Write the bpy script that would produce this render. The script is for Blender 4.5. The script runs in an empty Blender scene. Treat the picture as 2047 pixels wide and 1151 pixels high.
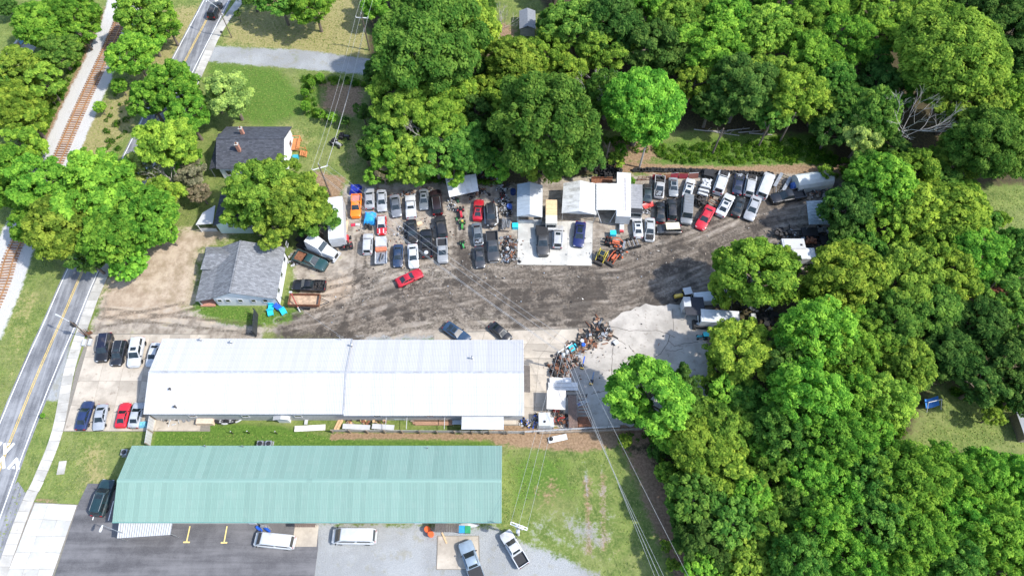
import bpy, math, random
import numpy as np
from mathutils import Vector, Matrix
R = math.radians
rnd = random.Random(7)
S = bpy.context.scene
COL = S.collection

# ---------------------------------------------------------------- camera, sky, sun, exposure
FPX, PITCH, CAMH = 1400.0, R(62), 105.0
SP, CP = math.sin(PITCH), math.cos(PITCH)
CAMY = -CAMH / math.tan(PITCH)
cam = bpy.data.cameras.new('camera'); camo = bpy.data.objects.new('camera', cam); COL.objects.link(camo)
cam.sensor_width = 36; cam.lens = FPX / 2047 * 36; cam.clip_end = 3000; cam.clip_start = 1
camo.location = (0, CAMY, CAMH); camo.rotation_euler = (math.pi / 2 - PITCH, 0, 0)
S.camera = camo
SUN_EL = R(50); SUN_AZ = math.atan2(-0.24, 1.0)          # towards the sun: right of the picture, a little to the front
w = bpy.data.worlds.new('World'); S.world = w; w.use_nodes = True
nt = w.node_tree; bg = nt.nodes['Background']; sk = nt.nodes.new('ShaderNodeTexSky')
sk.sky_type = 'NISHITA'; sk.sun_disc = False; sk.sun_elevation = SUN_EL; sk.sun_rotation = math.pi / 2 - SUN_AZ
nt.links.new(sk.outputs[0], bg.inputs[0]); bg.inputs[1].default_value = 0.15
sl = bpy.data.lights.new('sun', 'SUN'); sl.energy = 2.5; sl.angle = R(1.5); sl.color = (1, .965, .9)
so = bpy.data.objects.new('sun', sl); COL.objects.link(so); so.location = (60, -20, 120)
sd = Vector((math.cos(SUN_AZ) * math.cos(SUN_EL), math.sin(SUN_AZ) * math.cos(SUN_EL), math.sin(SUN_EL)))
so.rotation_euler = sd.to_track_quat('Z', 'Y').to_euler()
S.view_settings.view_transform = 'Standard'; S.view_settings.look = 'None'; S.view_settings.gamma = 1
S.view_settings.exposure = 1.25
S.render.resolution_x, S.render.resolution_y = 1024, 575
S.render.engine = 'CYCLES'

# ---------------------------------------------------------------- photograph pixel -> place on the ground (or at height z)
def G(u, v, z=0.0):
    a = (u - 1023.5) / FPX; b = (v - 575.5) / FPX
    d = (CAMH - z) / (SP + b * CP)
    return Vector((a * d, CAMY + d * (CP - b * SP), z))
def zoomed(x0, y0, s):
    return lambda x, y: (x0 + x / s, y0 + y / s)
R6 = zoomed(670, 340, 4.426); R7 = zoomed(1000, 320, 4.426); R8 = zoomed(1240, 320, 4.111)
T1 = zoomed(1340, 440, 3.8375); T2 = zoomed(1000, 600, 3.8375); T3 = zoomed(0, 640, 3.598); T4 = zoomed(0, 830, 3.586)
T5 = zoomed(270, 650, 4.605); T6 = zoomed(640, 650, 4.605); T7 = zoomed(280, 970, 4.874); T8 = zoomed(620, 970, 3.937)
Z2 = zoomed(680, 350, 9.59); Z3 = zoomed(860, 340, 9.59); Z4 = zoomed(1180, 330, 9.59); Z5 = zoomed(1180, 430, 9.59)
Z6 = zoomed(1350, 330, 9.59); Z7 = zoomed(1500, 330, 5.755); Z8 = zoomed(560, 380, 6.394); Q5 = zoomed(370, 470, 3.8375)
Q2 = zoomed(400, 0, 2.998); Q3 = zoomed(0, 350, 2.998); V8 = zoomed(1340, 560, 6.396)

# ---------------------------------------------------------------- materials
MATS = {}
WHITE = (.5, .51, .52)
def node(nt, t, **k):
    n = nt.nodes.new(t)
    for a, b in k.items(): setattr(n, a, b)
    return n
def lk(nt, a, b): nt.links.new(a, b)
def mth(nt, op, a, b=None, clamp=False):
    n = node(nt, 'ShaderNodeMath', operation=op, use_clamp=clamp)
    for i, x in enumerate((a, b)):
        if x is None: continue
        if isinstance(x, (int, float)): n.inputs[i].default_value = x
        else: lk(nt, x, n.inputs[i])
    return n.outputs[0]
def noise(nt, vec, scale, detail=4, rough=.6):
    n = node(nt, 'ShaderNodeTexNoise'); n.inputs['Scale'].default_value = scale
    n.inputs['Detail'].default_value = detail; n.inputs['Roughness'].default_value = rough
    if vec is not None: lk(nt, vec, n.inputs['Vector'])
    return n.outputs['Fac']
def mixc(nt, fac, a, b):
    n = node(nt, 'ShaderNodeMix', data_type='RGBA')
    if isinstance(fac, (int, float)): n.inputs[0].default_value = fac
    else: lk(nt, fac, n.inputs[0])
    for i, x in ((6, a), (7, b)):
        if isinstance(x, tuple): n.inputs[i].default_value = (*x, 1)
        else: lk(nt, x, n.inputs[i])
    return n.outputs[2]
def mapr(nt, v, a, b, c=0., d=1.):
    n = node(nt, 'ShaderNodeMapRange', interpolation_type='SMOOTHSTEP'); lk(nt, v, n.inputs[0])
    for i, x in enumerate((a, b, c, d)): n.inputs[i + 1].default_value = x
    return n.outputs[0]
def newmat(name):
    m = bpy.data.materials.new(name); m.use_nodes = True
    return m, m.node_tree, m.node_tree.nodes['Principled BSDF']
def jitter(nt, sc=None):
    tc = node(nt, 'ShaderNodeTexCoord').outputs['Object']; r = node(nt, 'ShaderNodeObjectInfo').outputs['Random']; v = node(nt, 'ShaderNodeVectorMath', operation='ADD'); lk(nt, tc, v.inputs[0])
    c = node(nt, 'ShaderNodeCombineXYZ'); lk(nt, mth(nt, 'MULTIPLY', r, 90.), c.inputs[0]); lk(nt, mth(nt, 'MULTIPLY', r, 37.), c.inputs[1]); lk(nt, c.outputs[0], v.inputs[1])
    return v.outputs[0]
def mat(name, col, rough=.7, metal=0., var=.12, scale=3., dirt=None, dirtamt=.35, bump=0., bscale=20., coat=0., spec=.5):
    if name in MATS: return MATS[name]
    m, nt, p = newmat(name)
    tc = jitter(nt)
    f = noise(nt, tc, scale, 5)
    lo = tuple(c * (1 - var) for c in col); hi = tuple(min(1, c * (1 + var)) for c in col)
    c = mixc(nt, mapr(nt, f, .3, .7), lo, hi)
    if dirt:
        g = noise(nt, tc, scale * .37, 6, .7)
        c = mixc(nt, mapr(nt, g, .5, .72, 0, dirtamt), c, dirt)
    lk(nt, c, p.inputs['Base Color'])
    p.inputs['Roughness'].default_value = rough; p.inputs['Metallic'].default_value = metal
    p.inputs['Coat Weight'].default_value = coat; p.inputs['Coat Roughness'].default_value = .12
    p.inputs['Specular IOR Level'].default_value = spec
    if bump:
        b = node(nt, 'ShaderNodeBump'); b.inputs['Distance'].default_value = bump
        lk(nt, noise(nt, tc, bscale, 4), b.inputs['Height']); lk(nt, b.outputs[0], p.inputs['Normal'])
    MATS[name] = m; return m
def paint(col):
    if min(col) > .3 and col != WHITE: col = tuple(c * .6 for c in col)
    k = 'paint_%02x%02x%02x' % tuple(int(c * 255) for c in col)
    return mat(k, col, .38, 0., .1, 1.2, (.17, .14, .11), .45, coat=.4)
glass = mat('car_glass', (.018, .026, .03), .06, 0., .35, 1.5, (.06, .08, .09), .4, spec=.7)
rubber = mat('tyre_rubber', (.018, .018, .019), .85, 0., .3, 6.)
rim_m = mat('wheel_rim', (.45, .46, .47), .35, .8, .2, 8.)
blackp = mat('black_plastic', (.02, .02, .022), .6, 0., .2, 6.)
darkm = mat('greasy_metal', (.05, .047, .044), .55, .4, .5, 7., (.13, .07, .04), .6)
steel = mat('grey_steel', (.36, .37, .38), .45, .6, .25, 3., (.25, .16, .1), .4)
whitem = mat('white_metal', (.47, .475, .48), .45, 0., .06, 1., (.4, .38, .34), .35)
rust = mat('rust', (.2, .085, .045), .85, .1, .4, 3., (.08, .05, .04), .6)
woodm = mat('weathered_wood', (.27, .22, .17), .85, 0., .25, 5., (.12, .1, .08), .5)
freshwood = mat('fresh_lumber', (.6, .4, .22), .8, 0., .15, 5.)
orangewood = mat('stained_deck_wood', (.52, .2, .07), .7, 0., .2, 5.)
bark = mat('bark', (.15, .12, .095), .9, 0., .35, 6., bump=.03, bscale=14.)
deadbark = mat('dead_bark', (.36, .33, .3), .9, 0., .25, 4.)
lampred = mat('tail_light_red', (.35, .01, .012), .25, 0., .1, 5.)
lampwhite = mat('headlight_lens', (.65, .67, .7), .12, 0., .05, 5.)
wire_m = mat('power_cable', (.4, .4, .4), .5, .2, .1, 3.)

# ---------------------------------------------------------------- mesh helpers
class MB:
    def __init__(s): s.v = []; s.f = []; s.m = []; s.cur = 0
    def add(s, vs, fs):
        o = len(s.v); s.v += [tuple(q) for q in vs]; s.f += [tuple(i + o for i in f) for f in fs]; s.m += [s.cur] * len(fs); return s
    def box(s, c, d, rz=0, top=1.0, tilt=None):
        x, y, z = d[0] / 2, d[1] / 2, d[2] / 2
        vs = [(-x, -y, -z), (x, -y, -z), (x, y, -z), (-x, y, -z), (-x * top, -y * top, z), (x * top, -y * top, z), (x * top, y * top, z), (-x * top, y * top, z)]
        M = Matrix.Rotation(rz, 3, 'Z')
        if tilt: M = M @ Matrix.Rotation(tilt[0], 3, 'X') @ Matrix.Rotation(tilt[1], 3, 'Y')
        return s.add([Vector(c) + M @ Vector(q) for q in vs], [(3, 2, 1, 0), (4, 5, 6, 7), (0, 1, 5, 4), (1, 2, 6, 5), (2, 3, 7, 6), (3, 0, 4, 7)])
    def tube(s, pts, r, n=6, r1=None, cap=True):
        pts = [Vector(q) for q in pts]; r1 = r if r1 is None else r1; k = len(pts); vs = []; fs = []
        for i, q in enumerate(pts):
            d = (pts[min(i + 1, k - 1)] - pts[max(i - 1, 0)]).normalized()
            a = d.cross(Vector((0, 0, 1)) if abs(d.z) < .9 else Vector((1, 0, 0))).normalized(); b = d.cross(a)
            rr = r + (r1 - r) * i / max(1, k - 1)
            vs += [q + (a * math.cos(t * 2 * math.pi / n) + b * math.sin(t * 2 * math.pi / n)) * rr for t in range(n)]
        for i in range(k - 1):
            for t in range(n):
                fs.append((i * n + t, i * n + (t + 1) % n, (i + 1) * n + (t + 1) % n, (i + 1) * n + t))
        if cap: fs += [tuple(range(n))[::-1], tuple((k - 1) * n + t for t in range(n))]
        return s.add(vs, fs)
    def lathe(s, c, prof, n=16, axis='Z'):
        vs = []; fs = []; c = Vector(c)
        for (r, h) in prof:
            for t in range(n):
                a = 2 * math.pi * t / n
                q = Vector((r * math.cos(a), r * math.sin(a), h))
                if axis == 'Y': q = Vector((q.x, q.z, q.y))
                if axis == 'X': q = Vector((q.z, q.x, q.y))
                vs.append(c + q)
        for i in range(len(prof) - 1):
            for t in range(n): fs.append((i * n + t, i * n + (t + 1) % n, (i + 1) * n + (t + 1) % n, (i + 1) * n + t))
        if prof[0][0] > 0: fs.append(tuple(range(n))[::-1])
        if prof[-1][0] > 0: fs.append(tuple((len(prof) - 1) * n + t for t in range(n)))
        return s.add(vs, fs)
    def prism(s, poly, z0, z1):
        n = len(poly); vs = [(q[0], q[1], z0) for q in poly] + [(q[0], q[1], z1) for q in poly]
        return s.add(vs, [tuple(range(n))[::-1], tuple(range(n, 2 * n))] + [(i, (i + 1) % n, n + (i + 1) % n, n + i) for i in range(n)])
    def poly(s, pts): return s.add(pts, [tuple(range(len(pts)))])
    def slab(s, pts, t):                                    # polygon of 3-D points thickened along its normal
        pts = [Vector(q) for q in pts]; nrm = (pts[1] - pts[0]).cross(pts[2] - pts[0]).normalized() * t; n = len(pts)
        return s.add(pts + [q - nrm for q in pts], [tuple(range(n)), tuple(range(n, 2 * n))[::-1]] + [(i, n + i, n + (i + 1) % n, (i + 1) % n) for i in range(n)])
    def mesh(s, name, mats, smooth=None):
        me = bpy.data.meshes.new(name); me.from_pydata(s.v, [], s.f)
        for m in (mats if isinstance(mats, (list, tuple)) else [mats]): me.materials.append(m)
        if any(s.m): me.polygons.foreach_set('material_index', s.m)
        import bmesh
        b = bmesh.new(); b.from_mesh(me); bmesh.ops.recalc_face_normals(b, faces=b.faces); b.to_mesh(me); b.free()
        if smooth:
            me.shade_smooth(); me.set_sharp_from_angle(angle=R(smooth))
        return me
    def obj(s, name, mats, parent=None, smooth=None):
        return link(name, s.mesh(name, mats, smooth), parent)
def link(name, me, parent=None, loc=None, rz=None, m=None):
    o = bpy.data.objects.new(name, me); COL.objects.link(o)
    if parent: o.parent = parent
    if loc is not None: o.location = loc
    if rz is not None: o.rotation_euler = (0, 0, rz)
    if m is not None:
        o.material_slots[0].link = 'OBJECT'; o.material_slots[0].material = m
    return o
def tag(o, label, cat, group=None):
    o['label'] = label; o['category'] = cat
    if group: o['group'] = group
    return o
def thing(name, label, cat, loc=(0, 0, 0), rz=0, group=None):
    o = bpy.data.objects.new(name, None); COL.objects.link(o); o.empty_display_size = .2
    o.location = loc; o.rotation_euler = (0, 0, rz)
    return tag(o, label, cat, group)
def struct(o): o['kind'] = 'structure'; return o
def stuff(o): o['kind'] = 'stuff'; return o
def copy_tree(o, parent=None):
    c = o.copy(); COL.objects.link(c); c.parent = parent
    for ch in o.children: copy_tree(ch, c)
    return c
def along(u1, v1, u2, v2, z=0):
    a, b = G(u1, v1, z), G(u2, v2, z); d = b - a
    return (a + b) / 2, d.length, math.atan2(d.y, d.x)
# ---------------------------------------------------------------- ground: one sheet, soil kinds mixed by masks
def polyw(px): return np.array([G(*q)[:2] for q in px])
def sdist(P, poly, closed=True):
    n = len(poly); best = np.full(len(P), 1e9); inside = np.zeros(len(P), bool)
    for i in range(n if closed else n - 1):
        a, b = poly[i], poly[(i + 1) % n]; ab = b - a
        t = np.clip(((P - a) @ ab) / (ab @ ab + 1e-9), 0, 1)
        best = np.minimum(best, np.hypot(*(P - a - t[:, None] * ab).T))
        if closed:
            c = ((a[1] > P[:, 1]) != (b[1] > P[:, 1]))
            xx = (b[0] - a[0]) * (P[:, 1] - a[1]) / (b[1] - a[1] + 1e-12) + a[0]
            inside ^= c & (P[:, 0] < xx)
    return np.where(inside, -best, best) if closed else best
X0, X1, Y0, Y1, ST = -150., 160., -75., 110., .5
nx = int((X1 - X0) / ST) + 1; ny = int((Y1 - Y0) / ST) + 1
gx, gy = np.meshgrid(np.linspace(X0, X1, nx), np.linspace(Y0, Y1, ny)); PTS = np.stack([gx.ravel(), gy.ravel()], 1)
def area(px, w): return np.clip(.5 - sdist(PTS, polyw(px)) / (2 * w), 0, 1)
def strip(px, half, w): return np.clip(.5 - (sdist(PTS, polyw(px), False) - half) / (2 * w), 0, 1)
def many(*a): return np.maximum.reduce(a)
yard = many(area([(520, 662), (600, 632), (590, 560), (585, 505), (640, 455), (692, 372), (860, 365), (1000, 370), (1200, 352), (1560, 347), (1700, 365), (1720, 500), (1600, 540), (1440, 570), (1420, 690), (1450, 800), (1240, 840), (1060, 850), (1045, 670), (700, 675)], 1.6),
            area([(180, 668), (206, 590), (260, 560), (330, 600), (430, 648), (520, 655), (520, 690), (330, 690)], 1.5))
tan = many(area([(212, 560), (330, 465), (430, 455), (480, 462), (400, 500), (388, 610), (330, 640), (200, 640)], 2.5), area([(600, 570), (690, 540), (730, 560), (690, 620), (610, 625)], 3.) * .8,
           area([(205, 600), (420, 625), (480, 660), (300, 650), (205, 650)], 2.) * .55)
gravel = many(area([(630, 1046), (985, 1052), (1040, 1085), (1130, 1115), (1260, 1190), (1260, 1300), (600, 1300)], 1.6), area([(425, 93), (600, 100), (770, 122), (810, 150), (720, 148), (560, 135), (408, 122)], 1.),
              area([(195, 640), (330, 635), (520, 655), (520, 680), (180, 680)], 1.5), area([(108, 737), (128, 690), (140, 690), (118, 800), (88, 800)], .6),
              strip([(700, 660), (860, 655), (1060, 650)], 2.2, 1.5), area([(1190, 960), (1220, 960), (1235, 1080), (1200, 1080)], 2.5) * .55, area([(1040, 1030), (1090, 1000), (1130, 1040), (1150, 1120), (1040, 1090)], 4.) * .5, area([(1100, 1010), (1180, 1000), (1240, 1060), (1220, 1130), (1120, 1110)], 4.) * .52,
              strip([(1168, 925), (1176, 1000)], .35, .5) * .6, strip([(1202, 930), (1206, 1050)], .4, .5) * .5)
mud = many(strip([(600, 668), (700, 640), (800, 610), (930, 590), (1060, 575)], 3.2, 3.), strip([(1060, 575), (1240, 560), (1400, 510), (1520, 455), (1650, 430)], 5.5, 3.5), strip([(1040, 610), (1200, 610), (1420, 590)], 4., 3.),
           strip([(930, 590), (925, 520), (915, 440)], 1.5, 1.5) * .8, area([(1280, 370), (1690, 360), (1700, 480), (1440, 570), (1300, 520), (1330, 460)], 4.) * .75, area([(690, 540), (740, 500), (760, 560), (720, 640)], 2.) * .6)
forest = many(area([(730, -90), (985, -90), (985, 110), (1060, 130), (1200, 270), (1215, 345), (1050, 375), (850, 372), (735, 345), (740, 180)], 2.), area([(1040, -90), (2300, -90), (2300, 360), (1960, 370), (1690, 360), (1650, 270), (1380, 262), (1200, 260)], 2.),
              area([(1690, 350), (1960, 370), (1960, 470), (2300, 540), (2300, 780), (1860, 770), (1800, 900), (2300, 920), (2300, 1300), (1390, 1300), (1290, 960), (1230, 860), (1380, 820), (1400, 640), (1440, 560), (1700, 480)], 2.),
              area([(-200, -90), (215, -90), (150, 150), (70, 330), (-200, 330)], 2.) * .0)
dry = many(area([(470, 20), (740, -40), (740, 125), (440, 88)], 3.) * .85, area([(0, 560), (110, 570), (60, 720), (0, 830)], 3.) * .45, area([(170, 230), (260, 170), (270, 250), (170, 350), (140, 350)], 3.), area([(690, 255), (735, 265), (735, 330), (680, 345)], 3.) * .7,
           area([(165, 890), (205, 880), (215, 960), (160, 985)], 3.) * .75, area([(1800, 800), (2047, 850), (2047, 920), (1820, 890)], 4.) * .3, area([(540, 230), (640, 260), (600, 330)], 3) * .6, area([(240, 30), (430, 0), (345, 130), (250, 200)], 3.) * .8)
clay = many(strip([(1172, 960), (1178, 1100)], .7, 1.) * .7, strip([(1205, 950), (1208, 1100)], .7, 1.) * .65, area([(1060, 950), (1120, 940), (1140, 1010), (1070, 1030)], 3.) * .58, area([(1110, 1030), (1230, 1040), (1260, 1120), (1150, 1110)], 4.) * .5, strip([(1200, 330), (1420, 345), (1560, 341), (1690, 340)], 1.3, 1.2), strip([(1000, 866), (1140, 880), (1300, 862)], 1.8, 1.2), area([(1255, 905), (1300, 900), (1345, 1000), (1400, 1170), (1360, 1170), (1300, 1040)], 2.), area([(640, 165), (735, 165), (720, 240), (640, 225)], 2.5) * .8,
            area([(1205, 280), (1260, 270), (1320, 285), (1320, 335), (1210, 335)], 2.5) * .7, strip([(220, 20), (150, 180), (75, 330)], 1.6, 1.3), strip([(665, 872), (850, 871), (1010, 872)], .5, .6), area([(985, 30), (1035, 60), (1010, 125), (985, 125)], 2.) * .8,
            strip([(75, 1000), (115, 1001)], .25, .3), area([(620, 340), (690, 355), (680, 395), (650, 400)], 1.2), area([(1240, 345), (1420, 350), (1420, 400), (1260, 380)], 1.5) * .6)
RAIL = [(262, -50), (243, 30), (223, 83), (160, 220), (105, 345), (28, 500), (5, 570), (-60, 720)]
ballast = strip([(q[0] - 2, q[1]) for q in RAIL], 3.6, .9)
lush = many(area([(320, 845), (560, 850), (660, 875), (1000, 885), (1000, 900), (300, 900)], 1.), area([(420, 125), (560, 140), (620, 220), (540, 250), (480, 240), (420, 160)], 3.), area([(600, 150), (640, 150), (640, 215), (720, 245), (610, 235)], 1.5), area([(1290, 285), (1650, 262), (1650, 336), (1300, 332)], 2.5),
            area([(520, 625), (620, 615), (625, 640), (510, 650)], .8), area([(375, 600), (500, 615), (505, 645), (400, 630)], .8), area([(1010, 900), (1130, 900), (1160, 1000), (1020, 1030)], 3.) * .7)
PATH = polyw([(560, 668), (700, 640), (800, 608), (930, 588), (1060, 578), (1240, 562), (1400, 512), (1520, 458), (1680, 425)])
def sm0(pts):
    out = []
    for i in range(len(pts) - 1):
        for k in range(3):
            t = k / 3; p0, p1, p2, p3 = pts[max(0, i - 1)], pts[i], pts[i + 1], pts[min(len(pts) - 1, i + 2)]; m1, m2 = (p2 - p0) / 2, (p3 - p1) / 2
            out.append((2 * t**3 - 3 * t**2 + 1) * p1 + (t**3 - 2 * t**2 + t) * m1 + (-2 * t**3 + 3 * t**2) * p2 + (t**3 - t**2) * m2)
    return out + [pts[-1]]
def pathcoord(P, poly):
    best = np.full(len(P), 1e9); s = np.zeros(len(P)); d = np.zeros(len(P)); acc = 0
    for i in range(len(poly) - 1):
        a, b = poly[i], poly[i + 1]; ab = b - a; L = np.hypot(*ab)
        t = ((P - a) @ ab) / (L * L); tc = np.clip(t, 0, 1)
        q = P - a - tc[:, None] * ab; dd = np.hypot(*q.T); m = dd < best
        best[m] = dd[m]; s[m] = acc + tc[m] * L; d[m] = (np.sign(ab[0] * q[:, 1] - ab[1] * q[:, 0]) * dd)[m]; acc += L
    return s, d
ts, td = pathcoord(PTS, PATH)
# wheel tracks: distance to the nearest rut, kept as a field
rk = random.Random(5); CURVES = []
for k in range(15):
    o = rk.gauss(0, 3.2); ph = rk.uniform(0, 6); am = rk.uniform(.5, 2.2); n_ = len(PATH); i0 = rk.choice((0, 0, 1, 2, 3)); i1 = rk.choice((5, 6, 7, 8, 8)); pts_ = [Vector((*q, 0)) for q in PATH[i0:i1 + 1]]; pts_ = sm0(pts_)
    CURVES.append([(q.x + math.sin(ph + .05 * q.x) * am, q.y + o + math.cos(ph + .06 * q.x) * am) for q in pts_])
for (a, b_, c_) in (((930, 590), (925, 530), (918, 440)), ((940, 600), (935, 540), (930, 470)), ((800, 610), (860, 570), (905, 500)), ((700, 640), (725, 560), (720, 470)), ((1000, 580), (1060, 560), (1085, 520)), ((1250, 565), (1180, 575), (1110, 530)), ((1240, 600), (1330, 540), (1290, 480)), ((1400, 520), (1500, 480), (1520, 440)), ((1330, 560), (1450, 500), (1600, 470)), ((1040, 640), (1180, 620), (1380, 600)), ((640, 660), (900, 640), (1150, 640)), ((1000, 560), (960, 560), (850, 600)), ((620, 640), (680, 600), (760, 570)), ((1100, 560), (1000, 600), (880, 640)), ((1300, 610), (1200, 580), (1160, 540)), ((200, 625), (350, 640), (520, 660)), ((200, 645), (330, 625), (420, 600))):
    w3 = [G(*q) for q in (a, b_, c_)]; CURVES.append([((1 - t) ** 2 * w3[0] + 2 * t * (1 - t) * w3[1] + t * t * w3[2])[:2] for t in [i / 9 for i in range(10)]])
near = (np.maximum(yard, mud) > .05); NP = PTS[near]; best = np.full(len(NP), 5.)
for cv_ in CURVES:
    cv_ = np.array([tuple(q) for q in cv_]); tg = np.gradient(cv_, axis=0); tg /= np.linalg.norm(tg, axis=1)[:, None]; nn_ = np.stack([-tg[:, 1], tg[:, 0]], 1)
    for s_ in (-.8, .8): best = np.minimum(best, sdist(NP, cv_ + nn_ * s_, False))
rut = np.full(len(PTS), 5.); rut[near] = best
# terrain sheet reaches far beyond the picture: fine grid in view, wide skirt outside
idx = np.arange(nx * ny).reshape(ny, nx)
quads = np.stack([idx[:-1, :-1], idx[:-1, 1:], idx[1:, 1:], idx[1:, :-1]], -1).reshape(-1, 4)
rs = np.random.RandomState(3)
zz = np.zeros(len(PTS))
verts = np.column_stack([PTS, zz])
far = 900.
ex = [(-far, -far), (X0, -far), (X1, -far), (far, -far), (-far, Y0), (far, Y0), (-far, Y1), (far, Y1), (-far, far), (X0, far), (X1, far), (far, far)]
base = len(verts); verts = np.vstack([verts, [(a, b, 0) for a, b in ex]])
c00, c10, c01, c11 = idx[0, 0], idx[0, -1], idx[-1, 0], idx[-1, -1]; e = lambda i: base + i
skirt = [(e(0), e(1), c00, e(4)), (e(1), e(2), c10, c00), (e(2), e(3), e(5), c10), (e(4), c00, c01, e(6)), (c10, e(5), e(7), c11), (e(6), c01, e(9), e(8)), (c01, c11, e(10), e(9)), (c11, e(7), e(11), e(10))]
me = bpy.data.meshes.new('ground'); me.from_pydata(verts.tolist(), [], quads.tolist() + skirt); me.update()
pad = lambda a, v=0.: np.concatenate([a, np.full(len(ex), v)])
def colattr(n, a, b, c, d):
    at = me.attributes.new(n, 'FLOAT_COLOR', 'POINT'); at.data.foreach_set('color', np.stack([a, b, c, d], 1).astype(np.float32).ravel())
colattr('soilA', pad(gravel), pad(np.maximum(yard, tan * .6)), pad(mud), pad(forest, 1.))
colattr('soilB', pad(dry), pad(clay), pad(ballast), pad(lush))
colattr('soilC', pad(ts / 10), pad(td / 10), pad(tan), pad(rut, 5.))
m, nt, p = newmat('ground')
def attr(n):
    a = node(nt, 'ShaderNodeAttribute', attribute_name=n); s = node(nt, 'ShaderNodeSeparateColor'); lk(nt, a.outputs['Color'], s.inputs[0])
    return [*s.outputs[:3], a.outputs['Alpha']]
gA, dA, mA, fA = attr('soilA'); yB, cB, bB, lB = attr('soilB'); sC, dC, tC, rC = attr('soilC')
tc = node(nt, 'ShaderNodeTexCoord').outputs['Object']
n1 = noise(nt, tc, .12, 5); n2 = noise(nt, tc, .55, 6, .65); n3 = noise(nt, tc, 2.6, 6, .7); n4 = noise(nt, tc, 9., 3, .7)
cmb = node(nt, 'ShaderNodeCombineXYZ'); lk(nt, mth(nt, 'MULTIPLY', sC, 1.1), cmb.inputs[0]); lk(nt, mth(nt, 'MULTIPLY', dC, 9.), cmb.inputs[1])
trk = noise(nt, cmb.outputs[0], 1.6, 6, .7)
brk = mth(nt, 'ADD', mth(nt, 'MULTIPLY', n2, .6), mth(nt, 'MULTIPLY', n3, .4))
def mask(a, k=.9, s=.16):
    t = mth(nt, 'ADD', a, mth(nt, 'MULTIPLY', mth(nt, 'SUBTRACT', brk, .5), k * 2))
    t = mapr(nt, t, .5 - s, .5 + s)
    return mth(nt, 'MULTIPLY', t, mapr(nt, a, .02, .12))
grass = mixc(nt, mapr(nt, n2, .3, .7), (.075, .125, .026), (.185, .235, .06))
grass = mixc(nt, mapr(nt, n3, .42, .72, 0, .7), grass, (.27, .275, .1))
grass = mixc(nt, mapr(nt, n4, .5, .8, 0, .45), grass, (.06, .085, .02))
grass = mixc(nt, mapr(nt, n1, .46, .68, 0, .32), grass, (.26, .24, .11))
c = mixc(nt, mth(nt, 'MULTIPLY', mask(lB), .85), grass, mixc(nt, mapr(nt, n3, .35, .7), (.05, .115, .014), (.12, .215, .03)))
dryc = mixc(nt, mapr(nt, n3, .3, .7), (.25, .215, .085), (.37, .31, .15))
c = mixc(nt, mth(nt, 'MULTIPLY', mask(yB), .8), c, dryc)
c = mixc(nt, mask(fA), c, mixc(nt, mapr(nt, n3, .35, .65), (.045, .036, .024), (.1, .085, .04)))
c = mixc(nt, mth(nt, 'MULTIPLY', mask(cB), .9), c, mixc(nt, mapr(nt, n3, .3, .7), (.2, .12, .075), (.36, .235, .155)))
gr = mixc(nt, mapr(nt, n4, .3, .7), (.24, .248, .25), (.4, .41, .41))
gr = mixc(nt, mapr(nt, n2, .52, .68, 0, .5), gr, (.27, .25, .17)); gr = mixc(nt, mapr(nt, n1, .44, .6, 0, .4), gr, (.2, .2, .195)); gr = mixc(nt, mapr(nt, n3, .58, .7, 0, .5), gr, (.15, .145, .13)); gr = mixc(nt, mapr(nt, n1, .62, .7, 0, .5), gr, (.17, .19, .07))
c = mixc(nt, mask(gA), c, gr)
yd = mixc(nt, mapr(nt, n2, .35, .65), (.21, .175, .138), (.42, .365, .3))
yd = mixc(nt, mapr(nt, n3, .5, .75, 0, .45), yd, (.14, .115, .09))
yd = mixc(nt, mapr(nt, trk, .5, .68, 0, .35), yd, (.36, .33, .29))
yd = mixc(nt, mapr(nt, trk, .5, .36, 0, .25), yd, (.11, .092, .075))
yd = mixc(nt, mth(nt, 'MULTIPLY', mapr(nt, n2, .56, .7), .45), yd, (.2, .21, .07))
c = mixc(nt, mask(dA), c, yd)
tn = mixc(nt, mapr(nt, n2, .3, .7), (.31, .23, .16), (.5, .4, .3))
c = mixc(nt, mth(nt, 'MULTIPLY', mask(tC), .85), c, tn)
md = mixc(nt, mapr(nt, mth(nt, 'ADD', mth(nt, 'MULTIPLY', trk, .6), mth(nt, 'MULTIPLY', n2, .4)), .36, .66), (.085, .066, .051), (.33, .28, .228))
md = mixc(nt, mapr(nt, n3, .52, .72, 0, .4), md, (.07, .057, .047))
c = mixc(nt, mth(nt, 'MULTIPLY', mask(mA, 1.3, .22), .8), c, md)
rm_ = mth(nt, 'MULTIPLY', mapr(nt, rC, .42, .12), mapr(nt, mth(nt, 'ADD', mth(nt, 'MULTIPLY', n2, .5), mth(nt, 'MULTIPLY', n3, .5)), .4, .56))
c = mixc(nt, mth(nt, 'MULTIPLY', rm_, .75), c, (.05, .04, .032))
rl_ = mth(nt, 'MULTIPLY', mapr(nt, mth(nt, 'ABSOLUTE', mth(nt, 'SUBTRACT', rC, .6)), .24, .04), mapr(nt, n2, .42, .6))
c = mixc(nt, mth(nt, 'MULTIPLY', rl_, .5), c, (.36, .32, .275))
damp = mth(nt, 'MULTIPLY', mth(nt, 'MULTIPLY', mapr(nt, mth(nt, 'ADD', mth(nt, 'MULTIPLY', n1, .6), mth(nt, 'MULTIPLY', n2, .4)), .49, .56), mapr(nt, mA, .2, .5)), .72)
c = mixc(nt, damp, c, (.05, .042, .036))
bl = mixc(nt, mapr(nt, n4, .3, .7), (.36, .35, .335), (.6, .585, .565))
bl = mixc(nt, mapr(nt, n2, .6, .75, 0, .5), bl, (.3, .22, .17))
c = mixc(nt, mask(bB, .7), c, bl)
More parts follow.
